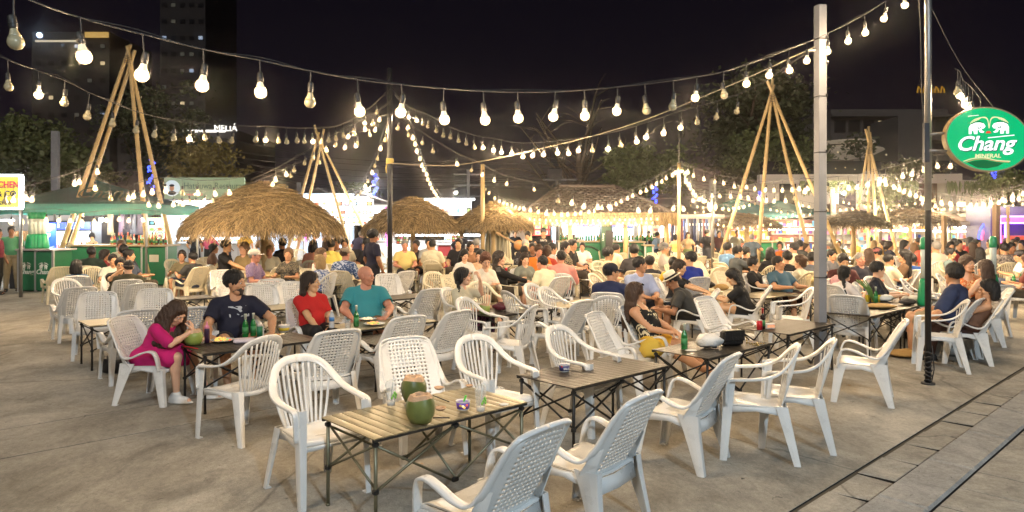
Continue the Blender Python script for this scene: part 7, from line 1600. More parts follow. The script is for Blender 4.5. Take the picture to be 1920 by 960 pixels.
menu_board('bright lit seafood sign with pink letters between the second and third thatch', 806, 884, 376, 404, 28.6, 8, 1, 9, txt='SEAFOOD', tc=mat('letter_pink', (.75, .05, .18), .5, emit=(.8, .05, .2), es=1.2))
for i, (px, py, D, a, lb) in enumerate(((754, 449, 22.6, -16, 'left of the second thatch post'), (858, 445, 25.6, 20, 'behind the heavy man in black'))):
 r = empty('menu_stand', (XY(px, D), D, ZZ(py + 8, D))); r.rotation_euler = (rad(-25), 0, rad(a)); tag(r, 'tilted picture menu on a stand ' + lb, 'menu stand', 'tilted picture menus'); m = MB(); m.box((0, 0, .12), (.42, .02, .26)); m.obj('board', mat('picture_black'), r)
 for j in range(4):
  for k in range(3): m = MB(); m.box((-.15 + .1 * j, -.014, .04 + .08 * k), (.075, .008, .055)); m.obj('picture', FOOD[(j * 3 + k * 2) % 8], r)
for i in range(2): m = MB(); m.tube([(0, 0, 0), (0, 0, 1.5)], .03, 6); o_ = m.obj('neon_strip', emis('magenta_neon', (1, .1, .8), 3), None, (XY((573, 724)[i], 26.3), 26.3, .9)); tag(o_, ('magenta neon strip behind the fringe of the big thatch', 'magenta neon strip just left of the thin black pole')[i], 'neon light')
# surfboards
for i, px in enumerate((914, 921, 930, 938, 946, 953)):
 m = MB().mat(mat('board_cream', (.55, .50, .34), .35)); h_ = 1.55 - .03 * i; rows = [[((-1 + 2 * j / 6) * .13 * (math.sin(math.pi * min(1, (.12 + k / 10 * .88))) ** .45), -.03 * math.cos((j - 3) * .5), h_ * k / 10 + .4) for j in range(7)] for k in range(11)]; m.sheet(rows, .04)
 o_ = m.obj('surfboard', None, None, (XY(px, 22.4), 22.45, -.35)); o_.rotation_euler = (rad(-6), 0, rad(-8 + 5 * i)); tag(o_, 'cream surfboard with dark stripes leaning at the third thatch, %s from the left' % ('first', 'second', 'third', 'fourth', 'fifth', 'sixth')[i], 'surfboard', 'surfboards leaning in a row')
 for sx in (-.045, .045): q = MB(); q.box((sx, -.057, h_ / 2 + .4), (.012, .006, h_ * .84)); q.obj('stripe', mat('stripe_dark', (.03, .05, .03), .5), o_)
for i, (px, D, y0, y1, lb) in enumerate(((283, 24, 296, 362, 'between the legs of the left tripod'), (703, 36, 326, 382, 'beside the thin black pole'), (1228, 34, 350, 382, 'left of the wooden pole'), (1424, 36, 360, 376, 'behind the right tripod'), (1863, 30, 320, 336, 'below the round beer sign'))):
 m = MB(); z1, z0 = ZZ(y0, D), ZZ(y1, D); n_ = 9; s_ = (z1 - z0) / n_
 for k in range(n_): c = (.1 * math.sin(k * 1.9), 0, z1 - s_ * (k + .5)); m.tube([(c[0] + s_ * .34 * math.cos(t), 0, c[2] + s_ * .38 * math.sin(t)) for t in [j * (.7 if k % 3 else .5) for j in range(8)]], .028 * D / 30, 5)
 tag(m.obj('neon_sign', M_blue, None, (XY(px, D), D, 0)), 'vertical blue neon lettering ' + lb, 'neon sign', 'blue neon signs')
# --- the pavilion
pvx, pvD = 1106, 26.0; pr = ground_root('pavilion', 'round-tiled pavilion bar with thatch fringe and green counters', 'pavilion', pvx, pvD); hw = 2.62; ze = ZZ(404, 23.4); zr = ZZ(351, 26); dp = 2.6
M_tile = mat('roof_tile', (.16, .125, .10), .7, var=.35, scale=6, bump=.2); M_tiledk = mat('roof_under', (.05, .035, .025), .9)
rg = .95                                        # half length of the ridge
quads = [((-hw, -dp), (hw, -dp), (rg, 0), (-rg * 1.25, 0)), ((hw, dp), (-hw, dp), (-rg * 1.25, 0), (rg, 0)), ((-hw, dp), (-hw, -dp), (-rg * 1.25, 0), (-rg * 1.25, .01)), ((hw, -dp), (hw, dp), (rg, .01), (rg, 0))]
tile_me = None
def ribtile():
 m = MB(); m.sheet([[(-.5 + j * .25, -.52, .10 * math.sin(j * math.pi / 4) + .03) for j in range(5)], [(-.5 + j * .25, .52, .10 * math.sin(j * math.pi / 4)) for j in range(5)]], .04); return m.mesh('tile', M_tile)
tile_me = ribtile(); ntile = 0
bulk = MB()
for qi, (a, b, c, d) in enumerate(quads):
 A3, B3, C3, D3 = Vector((*a, ze)), Vector((*b, ze)), Vector((*c, zr)), Vector((*d, zr)); m = MB(); m.add([A3 + Vector((0, 0, -.05)), B3 + Vector((0, 0, -.05)), C3 + Vector((0, 0, -.05)), D3 + Vector((0, 0, -.05))], [(0, 1, 2, 3)]); m.obj('roof_deck', M_tiledk, pr)
 if qi == 1: continue
 rows = 15; nrm = (B3 - A3).cross(D3 - A3).normalized(); up_ = (((C3 + D3) / 2) - ((A3 + B3) / 2)); sl = up_.length / rows; ud = up_.normalized()
 for i in range(rows):
  t0 = (i + .5) / rows; L_, R_ = A3.lerp(D3, t0), B3.lerp(C3, t0); wid = (R_ - L_).length; nt = max(1, int(wid / .235))
  for j in range(nt):
   p = L_.lerp(R_, (j + .5) / nt); xd = (R_ - L_).normalized()
   if qi == 0 and ntile < 300:
    o_ = bpy.data.objects.new('tile', tile_me); COL.objects.link(o_); o_.parent = pr; M4 = Matrix.Identity(4)
    for r_ in range(3): M4[r_][0] = xd[r_] * wid / nt * 1.02; M4[r_][1] = ud[r_] * sl * 1.08; M4[r_][2] = nrm[r_] * .28; M4[r_][3] = p[r_]
    o_.matrix_local = M4; ntile += 1
   else:
    b0 = len(bulk.v); s1 = xd * wid / nt * .5; s2 = ud * sl * .54; bulk.add([p - s1 - s2 + nrm * .01, p - s2 + nrm * .045, p + s1 - s2 + nrm * .01, p - s1 + s2, p + s2 + nrm * .03, p + s1 + s2], [(0, 1, 4, 3), (1, 2, 5, 4)], False)
o_ = bulk.obj('roof_tiles', M_tile, pr); tag(o_, kind='stuff')
m = MB(); m.tube([(-rg * 1.25, 0, zr + .03), (rg, 0, zr + .03)], .07, 8)
for (a, b) in (((-hw, -dp), (-rg * 1.25, 0)), ((hw, -dp), (rg, 0))): m.tube([(*a, ze + .03), (*b, zr + .04)], .06, 6)
m.obj('ridge_cap', M_tile, pr)
# thatch fringe round the eave
m = MB().mat(M_straw); sh_l = []; rs_ = random.Random(9)
for i in range(7000):
 e = rs_.uniform(0, 1); side = rs_.choice((0, 0, 0, 1, 2)); z0 = ze + rs_.uniform(.02, .10)
 if side == 0: p = Vector((-hw + 2 * hw * e, -dp - rs_.uniform(-.02, .06), z0)); o = Vector((0, -1, 0)); tv = Vector((1, 0, 0))
 else: p = Vector(((hw + .03) * (1 if side == 1 else -1), -dp + 2 * dp * e, z0)); o = Vector((1 if side == 1 else -1, 0, 0)); tv = Vector((0, 1, 0))
 L_ = rs_.uniform(.22, .42); w = .011; tv = (tv + o * rs_.uniform(-.6, .6)).normalized(); q1 = p + o * .06 + Vector((0, 0, -.5 * L_)) + tv * rs_.gauss(0, .02); q2 = p + o * rs_.uniform(.04, .12) + Vector((0, 0, -L_)) + tv * rs_.gauss(0, .05)
 m.add([p - tv * w, p + tv * w, q1 - tv * w * .8, q1 + tv * w * .8, q2 - tv * w * .4, q2 + tv * w * .4], [(0, 1, 3, 2), (2, 3, 5, 4)], False); sh_l += [rs_.uniform(.5, 1.4)] * 6
o_ = m.obj('thatch_fringe', None, pr); shade_attr(o_.data, 0, sh_l)
for i, x in enumerate((-2.35, -.95, .95, 2.35)):
 for y in (-dp + .35, dp - .35): m = MB(); m.tube([(x, y, 0), (x + .03, y, 1.2), (x, y, ze)], [.09, .085, .08], 8); m.obj('pillar', M_bamboo, pr)
counter('pavilion_counter', 'left green bar counter of the tiled pavilion', 1048, 1128, 24.2, 1.12, .6, M_bar, panels=2, logo=False); counter('pavilion_counter', 'right green bar counter of the tiled pavilion', 1148, 1208, 24.2, 1.10, .6, M_bar, panels=2, logo=False); counter('pavilion_counter', 'small green counter with elephant logo at the right end of the pavilion', 1210, 1224, 23.6, 1.0, .5, M_bar, panels=1)
for i, px in enumerate((1098, 1178)): m = MB(); x = XY(px, 24.1); m.tube([(.62 * math.cos(t), 0, .38 + .5 * math.sin(t)) for t in [j * math.pi / 12 for j in range(13)]], .035, 6); tag(m.obj('arch_logo', mat('logo_dark', (.02, .05, .03), .5), None, (x, 24.14, .1)), 'dark arched emblem on the %s pavilion counter' % ('left', 'right')[i], 'emblem')
fridge('wide lit drinks fridge behind the maroon-shirted bartender', 1096, 29.2, 1.25, 1.95, 'Chang', hc=(.02, .3, .1)); fridge('drinks fridge glowing white left of the bartender', 1052, 29.6, .9, 1.95, 'X', hc=(.5, .5, .55)); fridge('drinks fridge behind the right half of the pavilion bar', 1166, 29.4, .95, 1.9, 'C', hc=(.2, .25, .5))
menu_board('red poster wall behind the guitar player', 988, 1042, 404, 442, 29.8, 4, 3, 12, mb=mat('poster_red_lit', (.5, .08, .06), .5, emit=(.6, .08, .06), es=.5)); menu_board('poster wall at the right side of the pavilion', 1196, 1236, 412, 446, 29.6, 3, 3, 13, mb=mat('poster_cream_lit', (.6, .45, .3), .5, emit=(.7, .5, .3), es=.6))
backwall('light back wall behind the pavilion', 1036, 1200, 30.2, 2.6, mat('lit_white_wall'))
for i in range(30): bottle_thing((XY(1052 + i * 5.2 + (20 if i > 14 else 0), 24.4) , 24.3 + rb.uniform(0, .3), 1.165), 'beer or spirit bottle on the pavilion bar, number %d from the left' % (i + 1), 'beer bottles on the pavilion bar', .26, .036, rb.choice([M_bt, M_bt, liq[0], liq[3]]), M_bneck, True, 7)
bk = ground_root('branded_dispenser', 'dark green drinks dispenser between the two pavilion counters', 'dispenser', 1136, 23.7); m = MB(); m.rbox((0, 0, .9), (.34, .34, 1.8), .02); m.obj('body', mat('dispenser_green', (.015, .06, .03), .4), bk); m = MB(); m.rbox((.09, -.18, 1.2), (.24, .05, .66), .01); m.obj('front_panel', M_postb, bk); text('Chang', .1, mat('logo_white'), bk, (-.12, -.18, 1.3), (rad(90), rad(-90), 0), depth=.003)
# guitar
gt = empty('acoustic_guitar', (XY(979, 18.95), 18.93, 1.12)); gt.rotation_euler = (rad(8), rad(-62), rad(14)); tag(gt, 'brown acoustic guitar held by the musician in black', 'guitar')
m = MB(); m.ball((0, 0, -.14), (.20, .05, .19), 14, 8); m.ball((0, 0, .12), (.145, .05, .14), 14, 8); m.obj('body', mat('guitar_wood', (.42, .20, .07), .3, var=.1), gt); m = MB(); m.box((0, -.03, .48), (.05, .025, .55)); m.rbox((0, -.03, .80), (.07, .02, .14), .006); m.obj('neck', M_wood, gt)
# --- right hand stalls
for i, (px, D, w, d, ze_, zt_, mt, mv, lb) in enumerate(((1268, 27.5, 2.9, 3, 402, 382, M_cbrown, M_cwhite, 'brown tent with white valance behind the wooden pole'), (1330, 30, 2.8, 3, 404, 380, M_cbrown, M_cgrey, 'brown peaked tent over the clothes racks'), (1380, 33, 4.5, 4, 402, 372, mat('canopy_teal', (.03, .13, .13), .8), mat('canopy_teal'), 'teal tent roof behind the small dark thatch'), (1460, 34, 4.5, 4, 402, 376, mat('canopy_teal'), M_cgrey, 'teal tent roof between the tripod legs'), (1560, 36, 4, 4, 404, 380, M_cbrown, M_cgrey, 'brown tent far behind the grey post'),
 (1762, 28, 2.2, 2.5, 416, 394, M_cbrown, M_cgrey, 'brown and grey scalloped tent right of the black pole'), (1800, 29, 2.4, 2.5, 414, 396, M_cbrown, M_cbrown, 'brown scalloped tent in the middle of the far right row'), (1838, 28, 2.2, 2.5, 414, 394, M_cgrey, M_cgrey, 'grey scalloped tent left of the timber post'), (1893, 27.5, 2.6, 2.5, 400, 384, M_cwhite, M_cwhite, 'pale tent above the purple lit stall'))):
 canopy('market_tent', lb, px, D, w, d, ZZ(ze_, D - d / 2), ZZ(zt_, D), mt, mv, val=.16)
def shop(label, px0, px1, D, py0, mt, rows, cols_, seed, warm=True):
 """shelved back wall full of goods"""
 x0, x1 = XY(px0, D), XY(px1, D); w = x1 - x0; h = ZZ(py0, D); r = empty('shelf_unit', ((x0 + x1) / 2, D, 0)); tag(r, label, 'shelves', 'stocked shelves in the stalls'); m = MB(); m.box((0, .1, h / 2), (w, .05, h)); m.obj('back_panel', mt, r); rs_ = random.Random(seed)
 for k in range(rows): m = MB(); m.box((0, -.08, h * (k + .7) / (rows + .6)), (w, .3, .03)); m.obj('shelf', M_counterw, r)
 m = MB()
 for k in range(rows):
  z = h * (k + .7) / (rows + .6) + .015; n_ = int(w / .16)
  for j in range(n_):
   m.mat(rs_.choice(cols_)); hh = rs_.uniform(.10, .26); m.box((-w / 2 + .1 + j * w / n_, -.1 + rs_.uniform(-.04, .04), z + hh / 2), (rs_.uniform(.07, .14), .12, hh), (0, 0, rs_.uniform(-.3, .3)))
 tag(m.obj('goods', None, r), kind='stuff'); return r
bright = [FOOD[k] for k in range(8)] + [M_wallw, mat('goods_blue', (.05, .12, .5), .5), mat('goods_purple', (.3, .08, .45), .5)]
shop('warm lit shop shelves left of the wooden pole', 1236, 1282, 29, 408, mat('shop_cream', (.6, .5, .4), .6), 4, bright, 31); shop('stocked toy stall shelves left of the grey post', 1444, 1534, 32, 412, mat('shop_red', (.3, .12, .1), .6), 5, bright, 32); shop('long bookstall shelves behind the thatch right of the post', 1610, 1668, 33, 424, M_wallw, 4, bright, 33)
shop('goods shelves behind the widest dark thatch', 1675, 1738, 33, 418, mat('shop_cream'), 4, bright, 34); shop('glowing goods stall under the scalloped tents', 1748, 1850, 31, 414, mat('shop_cream'), 4, bright, 35); shop('dark shelves of a stall right behind the small thatch', 1360, 1440, 32, 418, mat('shop_yellow', (.5, .38, .06), .6), 4, bright, 36); shop('bright goods left of the second tripod post', 1548, 1610, 34, 424, M_wallw, 3, bright, 37)
shop('goods wall behind the counter left of the pavilion', 956, 988, 30, 412, mat('shop_cream'), 3, bright, 38)
rk = ground_root('clothes_rack', 'clothes rack full of dark patterned garments right of the wooden pole', 'clothes rack', 1312, 26.2); m = MB(); m.tube([(-1.1, 0, 0), (-1.1, 0, 2.05), (1.1, 0, 2.05), (1.1, 0, 0)], .025, 6); m.obj('rail', M_steel, rk); rs_ = random.Random(3)
for i in range(18):
 m = MB(); x = -1.0 + i * .118; L_ = rs_.uniform(.8, 1.2); m.sheet([[(x - .04, -.14, 2.0 - L_ * k / 4), (x + .02 * math.sin(k + i), 0, 2.02 - L_ * k / 4), (x - .03, .14, 2.0 - L_ * k / 4)] for k in range(5)], .03); m.obj('garment', mat('rack_cloth_%d' % (i % 7), [(.04, .05, .12), (.5, .45, .4), (.03, .03, .04), (.3, .1, .08), (.12, .16, .3), (.4, .36, .3), (.08, .06, .06)][i % 7], .9), rk)
counter('bar_counter', 'green bar counter under the small dark thatch', 1426, 1470, 26.5, 1.05, .6, M_bar, logo=False, panels=2)
pu = ground_root('purple_stall', 'red and white stall outlined in purple neon at the right edge', 'stall', 1893, 25.5); K2 = 25.5 / F; m = MB(); m.box((0, .8, 1.2), (64 * K2, 1.4, 2.4)); m.obj('back', mat('stall_dark_blue', (.06, .06, .14), .5), pu)
m = MB(); m.rbox((0, 0, ZZ(450, 25.5) / 2 + .1), (60 * K2, .5, ZZ(444, 25.5)), .02); m.obj('counter', mat('stall_orange', (.5, .09, .04), .4, emit=(.6, .1, .04), es=.35), pu); m = MB(); m.box((0, -.05, ZZ(412, 25.5)), (54 * K2, .06, 8 * K2)); m.obj('sign', mat('stall_sign', (.5, .08, .12), .5, emit=(.6, .08, .15), es=.8), pu)
for pts in ([(-28, 405), (-28, 455)], [(28, 405), (28, 455)], [(-30, 406), (30, 406)], [(-30, 418), (30, 418)], [(-18, 420), (-18, 458)]): m = MB(); m.tube([(a * K2, -.28, ZZ(b, 25.5)) for a, b in pts], .035, 6); m.obj('neon_tube', M_purple, pu)
sh_ = shop('gadgets on shelves inside the purple lit stall', 1874, 1916, 26.2, 421, M_wallw, 2, bright, 40)
cw_ = ground_root('lit_arch', 'blue and red lit arch left of the purple stall', 'lit arch', 1860, 26);
for rr, mt in ((.5, M_blue), (.38, emis('red_neon', (1, .05, .1), 3)), (.26, MAT['magenta_neon'])): m = MB(); m.tube([(rr * math.cos(t), 0, 1.15 + rr * 1.5 * math.sin(t)) for t in [j * math.pi / 14 for j in range(15)]], .03, 6); m.obj('neon_tube', mt, cw_)
def glow(px, py, D, w, col): # lamps of the stalls: a bare bulb under each roof
 o = empty('stall_lamp', ray(px, py, D)); m = MB(); m.ball((0, 0, 0), .07, 10, 7); m.obj('bulb', bulb_glass('stall_bulb', (1, .93, .8), 20, .6), o); m = MB(); m.lathe([(.03, .12), (.05, .06), (.05, .04)], n=8); m.obj('socket', M_sock, o); l = point((0, 0, 0), w, col, .06, o); return o
gl = [(84, 416, 20.5, 90, (.8, .9, 1), 'under the left canopy corner'), (190, 412, 20.6, 60, (1, .8, .55), 'above the barmaid'), (270, 410, 21, 60, (1, .85, .65), 'at the right end of the left bar'), (360, 421, 26, 150, (.8, .9, 1), 'left under the big thatch'), (440, 423, 26, 150, (.8, .9, 1), 'in the white stall'), (600, 398, 27.2, 150, (.85, .93, 1), 'before the menu wall'), (690, 355, 31, 260, (1, .93, .85), 'on a mast left of the thin black pole'), (740, 420, 25.5, 120, (.85, .95, 1), 'right of the thin black pole'), (850, 420, 26, 130, (.9, .95, 1), 'behind the second thatch'), (855, 361, 30, 40, (1, .9, .75), 'above the seafood sign'), (1070, 418, 28.6, 90, (.85, .95, 1), 'in the pavilion left half'), (1165, 416, 28.6, 90, (.9, .95, 1), 'in the pavilion right half'), (1256, 420, 28.2, 120, (1, .88, .75), 'in the shop left of the wooden pole'), (1310, 428, 27.5, 100, (1, .85, .6), 'over the clothes rack'), (1400, 430, 26, 90, (1, .8, .5), 'under the small dark thatch'), (1480, 422, 30, 120, (1, .8, .55), 'in the toy stall'), (1582, 362, 29, 420, (1, .85, .6), 'in front of the restaurant wall'), (1600, 432, 25, 90, (1, .78, .45), 'under the thatch right of the post'), (1700, 430, 28, 120, (1, .8, .5), 'under the widest thatch'), (1800, 428, 28.5, 130, (1, .85, .6), 'under the scalloped tents'), (1884, 432, 26, 60, (.8, .75, 1), 'inside the purple stall')]
for px, py, D, w, c, lb in gl: tag(glow(px, py, D, w * 1.9, c), 'bare bright bulb ' + lb, 'lamp', 'bare stall lamps')
# ================================================================ things on the tables
M_coco = mat('coconut_husk', (.16, .19, .05), .36, var=.6, scale=9, bump=.12, coat=.2); M_cocoy = mat('coconut_husk_yellow', (.30, .38, .08), .4, var=.3, scale=8); M_cocof = mat('coconut_flesh', (.55, .36, .22), .7, var=.2, scale=20, bump=.4); M_cocow = mat('coconut_white', (.72, .66, .56), .6)
M_clear = mat('clear_plastic', (.8, .85, .85), .08, alpha=.28, spec=.8); M_liqc = mat('water', (.85, .9, .92), .1, alpha=.3); M_mint = mat('mint_print', (.25, .62, .08), .5); M_straww = mat('drinking_straw', (.8, .8, .78), .4); M_paper = mat('tissue_paper', (.75, .74, .70), .9, bump=.6, bscale=30)
M_bagw = mat('white_plastic_bag', (.75, .74, .70), .35, bump=1.0, bscale=22); M_leather = mat('black_leather', (.012, .012, .012), .35, bump=.5, bscale=40); M_gold = mat('gold_chain', (.5, .36, .12), .3, .9); M_red = mat('red_can', (.55, .02, .03), .3, .3); M_plate = mat('white_plate', (.78, .77, .74), .3); M_kraft = mat('kraft_paper', (.55, .34, .12), .85, var=.15, bump=.6, bscale=20)
zt1 = .553
def on(px, py, z=.562): return grd(px, py, z)
def thing(name, label, cat, loc, rz=0.0, group=None): return tag(empty(name, loc, rz), label, cat, group)
def coconut(label, loc, r=.085, h=.165, m_=M_coco, flesh=True, straw_=False, rz=0.0):
 o = thing('coconut', label, 'coconut', loc, rz); n = 20; m = MB(); pr = [(r * .55, 0), (r * .72, .003), (r * .93, h * .25), (r * 1.02, h * .5), (r * .98, h * .70), (r * .86, h * .86)]; vs = []
 for (a, z) in pr:
  for k in range(n): t = 2 * math.pi * k / n; q = 1 + .045 * math.cos(3 * t + .6) + .02 * math.cos(5 * t); vs.append((a * q * math.cos(t), a * q * math.sin(t), z + (.008 * math.sin(2 * t) if z > h * .8 else 0)))
 m.add(vs, [(i * n + k, i * n + (k + 1) % n, (i + 1) * n + (k + 1) % n, (i + 1) * n + k) for i in range(5) for k in range(n)] + [tuple(range(n - 1, -1, -1))], True); m.obj('husk', m_, o)
 m = MB(); vs = []
 for (a, z) in ((.86, .86), (.70, 1.0), (.50, 1.03), (.42, .98), (.36, .88), (0, .86)):
  for k in range(n): t = 2 * math.pi * k / n; q = 1 + .045 * math.cos(3 * t + .6) + .03 * math.cos(7 * t) * (a > .4); vs.append((r * a * q * math.cos(t), r * a * q * math.sin(t), h * z + (.008 * math.sin(2 * t) if a > .8 else .004 * math.sin(4 * t))))
 m.add(vs, [(i * n + k, i * n + (k + 1) % n, (i + 1) * n + (k + 1) % n, (i + 1) * n + k) for i in range(5) for k in range(n)], False); m.obj('cut_top', M_cocof, o)
 m = MB(); m.lathe([(r * .40, h * .93), (0, h * .935)], n=14); m.obj('flesh', M_cocow, o)
 if straw_: m = MB(); m.tube([(.01, 0, h * .9), (.03, .01, h + .06)], .004, 6); m.tube([(-.01, 0, h * .9), (-.03, .01, h + .05)], .004, 6); m.obj('straw', M_straww, o)
 return o
coconut('green coconut with cut top, behind the nearer one on the gold table', on(775, 752), rz=.5); coconut('opened green coconut nearest the camera on the gold table edge', on(789, 791), .088, .165, rz=1.6); coconut('yellow-green coconut beside the face of the magenta-dressed woman', on(363, 646), .085, .15, M_cocoy, straw_=True); coconut('small yellow-green coconut on the table of the woman with a braid', on(908, 588), .075, .13, M_cocoy)
def shell(label, px, py, rz, s=1.0):
 o = thing('coconut_shell_piece', label, 'coconut piece', on(px, py), rz, 'coconut shell pieces'); m = MB(); m.sheet([[(.05 * s * math.sin(a) * math.cos(b), .05 * s * math.sin(a) * math.sin(b), .028 + .05 * s * (1 - math.cos(a)) * .9) for b in [i * .9 for i in range(8)]] for a in (0, .35, .7, 1.05)], .008); m.obj('piece', M_cocof, o)
shell('cut coconut lid lying behind the coconuts beside the dark stick', 823, 738, .2, .8); shell('cut coconut piece right of the nearest coconut', 826, 778, 1.2, .85); shell('coconut scrap behind the mint cup', 880, 733, 2, .6)
def cup(label, px, py, mint=True, h=.125, r=.036, straw_=True, z=.562, dome=True):
 o = thing('plastic_cup', label, 'cup', on(px, py, z), .4, 'clear plastic cups'); m = MB(); m.lathe([(r * .72, 0), (r * .74, .002), (r, h), (r * 1.06, h + .002), (r * 1.06, h + .008)] + ([(r * 1.0, h + .014), (r * .8, h + .036), (r * .3, h + .044)] if dome else []), n=18); m.obj('cup', M_clear, o)
 m = MB(); m.lathe([(r * .70, .004), (r * .74, .028), (0, .029)], n=14); m.obj('ice', M_cocow, o)
 if straw_: m = MB(); m.tube([(.0, 0, .02), (.012, 0, h + .03), (.03, .004, h + .09)], .0042, 6); m.obj('straw', M_straww, o)
 if mint: m = MB(); [m.ball((r * .92 * math.cos(-1.6 + .3 * k), r * .92 * math.sin(-1.6 + .3 * k), h * (.45 + .12 * ((k * 7) % 3))), (.008, .004, .011), 6, 4) for k in range(5)]; m.obj('mint_print', M_mint, o)
cup('clear mint drink cup with a straw left of the coconuts', 733, 760); cup('clear mint drink cup at the right end of the gold table', 901, 771)
def tub(label, px, py, c1, r=.042, h=.058, blot=(), z=.562):
 o = thing('paper_cup', label, 'paper cup', on(px, py, z), .2); m = MB(); m.lathe([(r * .84, 0), (r * .86, .003), (r * .98, h * .94), (r * 1.04, h), (r * .97, h), (r * .8, h * .25), (0, h * .22)], n=20); m.obj('tub', M_plate, o); m = MB(); m.lathe([(r * .885, h * .12), (r * .985, h * .84)], n=20); m.obj('printed_band', c1, o)
 for k, (c, t, zz) in enumerate(blot): m = MB(); m.ball((r * .955 * math.cos(t), r * .955 * math.sin(t), h * zz), (.009, .003, .008), 7, 5, Matrix.Rotation(t + 1.57, 3, 'Z')); m.obj('print_blob', c, o)
 return o
tc_ = tub('round ice cream tub with purple, yellow and orange print and a green spoon', 868, 767, mat('cup_purple', (.14, .06, .45), .4), .046, .056, [(FOOD[3], -1.7, .5), (mat('blob_yellow', (.8, .6, .05), .5), -2.1, .55), (FOOD[0], -1.1, .6), (FOOD[1], -1.5, .35)]); m = MB(); m.box((.01, 0, .06), (.012, .006, .06), (.2, .3, 0)); m.obj('spoon', mat('spoon_green', (.15, .7, .08), .4), tc_)
t2 = tub('small white and navy paper cup standing alone on the dark table', 1058, 696, mat('cup_navy', (.03, .035, .16), .4), .046, .058, [(mat('cup_red', (.5, .03, .04), .4), -2.3, .75)]); text('SALE', .022, M_plate, t2, (.005, -.044, .026), (rad(90), 0, .1), depth=.002, bold=.0008)
def stick(label, a, b, mt, r=.004, cat='stick'): p, q = on(*a), on(*b); m = MB(); m.tube([(0, 0, .006), tuple((q - p) + Vector((0, 0, .006)))], r, 5); tag(m.obj('stick', mt, None, p), label, cat)
stick('dark chopstick lying right of the rear coconut', (812, 743), (842, 755), M_darkleg); stick('dark chopstick lying right of the nearest coconut', (812, 785), (843, 785), M_darkleg); stick('red chopstick lying in front of the yellow-green coconut', (344, 650), (371, 655), mat('red_plastic', (.6, .02, .03), .4), .006)
def crumple(label, px, py, s, mt=M_paper, z=.562, name='tissue', cat='tissue', grp=None, flat=.45, seed=1):
 rs_ = random.Random(seed); n_, m_ = 14, 9; m = MB(); vs = []
 for i in range(m_ + 1):
  for k in range(n_):
   th = math.pi * i / m_; an = 2 * math.pi * k / n_; q = 1 + rs_.uniform(-.16, .16); vs.append((s * q * math.sin(th) * math.cos(an), s * .75 * q * math.sin(th) * math.sin(an), max(0, s * flat * (1 - q * math.cos(th)))))
 m.add(vs, [(i * n_ + k, i * n_ + (k + 1) % n_, (i + 1) * n_ + (k + 1) % n_, (i + 1) * n_ + k) for i in range(m_) for k in range(n_)], True); return tag(m.obj(name, mt, None, on(px, py, z)), label, cat, grp)
crumple('crumpled white tissue at the right end of the gold table', 945, 760, .035, flat=.2); crumple('knotted white plastic bag beside the green bottle on the dark table', 1330, 652, .125, M_bagw, name='plastic_bag', cat='plastic bag', flat=.55, seed=3); crumple('flat paper slips in front of the green bottle', 1296, 657, .06, flat=.03)
crumple('dark red plastic bundle on the table of the woman with a braid', 938, 582, .11, mat('maroon_bag', (.13, .02, .03), .35, bump=1, bscale=20), name='plastic_bundle', cat='bundle', flat=.5, seed=4); crumple('small tissue left of the red bundle', 922, 590, .035, seed=5); crumple('cream food parcel before the red-haired woman', 925, 547, .12, mat('food_bag_cream', (.7, .58, .34), .5, bump=.8, bscale=20), name='food_bag', cat='food bag', flat=.45, seed=6)
crumple('tied yellow food bag on a table left of the grey post', 1510, 533, .20, mat('food_bag_yellow', (.66, .52, .22), .45, bump=1, bscale=18), name='food_bag', cat='food bag', flat=.5, seed=7); crumple('crumpled brown paper bag held by the long-haired woman', 1352, 545, .13, M_kraft, name='paper_bag', cat='paper bag', flat=.45, seed=8); crumple('black handbag hanging at the table left of the paper bag', 1330, 540, .10, M_leather, name='bag', cat='bag', flat=.6, seed=9)
crumple('brown paper wrapping at the front of the cluttered table', 1650, 578, .21, M_kraft, name='wrapping_paper', cat='paper', flat=.16, seed=10); crumple('white paper heap at the right of the cluttered table', 1715, 566, .19, M_paper, name='wrapping_paper', cat='paper', flat=.25, seed=11); crumple('clear bag of greens on the cluttered table', 1660, 566, .12, M_bagw, name='plastic_bag', cat='plastic bag', flat=.45, seed=12); crumple('grey folded cloth bag right of the brown wrapping', 1702, 572, .12, mat('bag_grey', (.07, .07, .08), .7), name='bag', cat='bag', flat=.4, seed=13)
crumple('large white shopping bag on the ground beside the black pole', 1796, 668, .24, M_bagw, 0, 'plastic_bag', 'plastic bag', None, .65, 14); crumple('white shopping bag on the ground left of the black pole', 1738, 660, .18, M_bagw, 0, 'plastic_bag', 'plastic bag', None, .55, 15); crumple('brown paper bag lying flat on the ground by the white bags', 1704, 669, .26, M_kraft, 0, 'paper_bag', 'paper bag', None, .2, 16); crumple('bright green plastic bag in front of the woman in orange', 1837, 541, .15, mat('bag_green', (.04, .45, .2), .4, bump=.6, bscale=14), name='plastic_bag', cat='plastic bag', flat=.5, seed=17); crumple('pink and white rucksack on the lattice chair by the side-braided woman', 1573, 551, .17, mat('bag_pink', (.65, .35, .36), .8, var=.4, scale=14), name='rucksack', cat='bag', flat=.9, seed=18); crumple('dark leather handbag on the lap of the woman in red', 608, 600, .10, mat('bag_brown', (.06, .02, .02), .3), .50, 'handbag', 'handbag', None, .8, 19); crumple('yellow tote beside the hip of the woman in the palm-print top', 1222, 672, .13, mat('tote_yellow', (.6, .4, .05), .8), .36, 'tote_bag', 'bag', None, .8, 20)
hb_ = thing('handbag', 'black quilted handbag with a gold chain on the dark table', 'handbag', on(1372, 647), .35); m = MB(); m.rbox((0, 0, .075), (.24, .09, .15), .02); m.obj('body', M_leather, hb_); m = MB(); m.rbox((0, -.048, .10), (.235, .014, .10), .006); m.obj('flap', M_leather, hb_); m = MB()
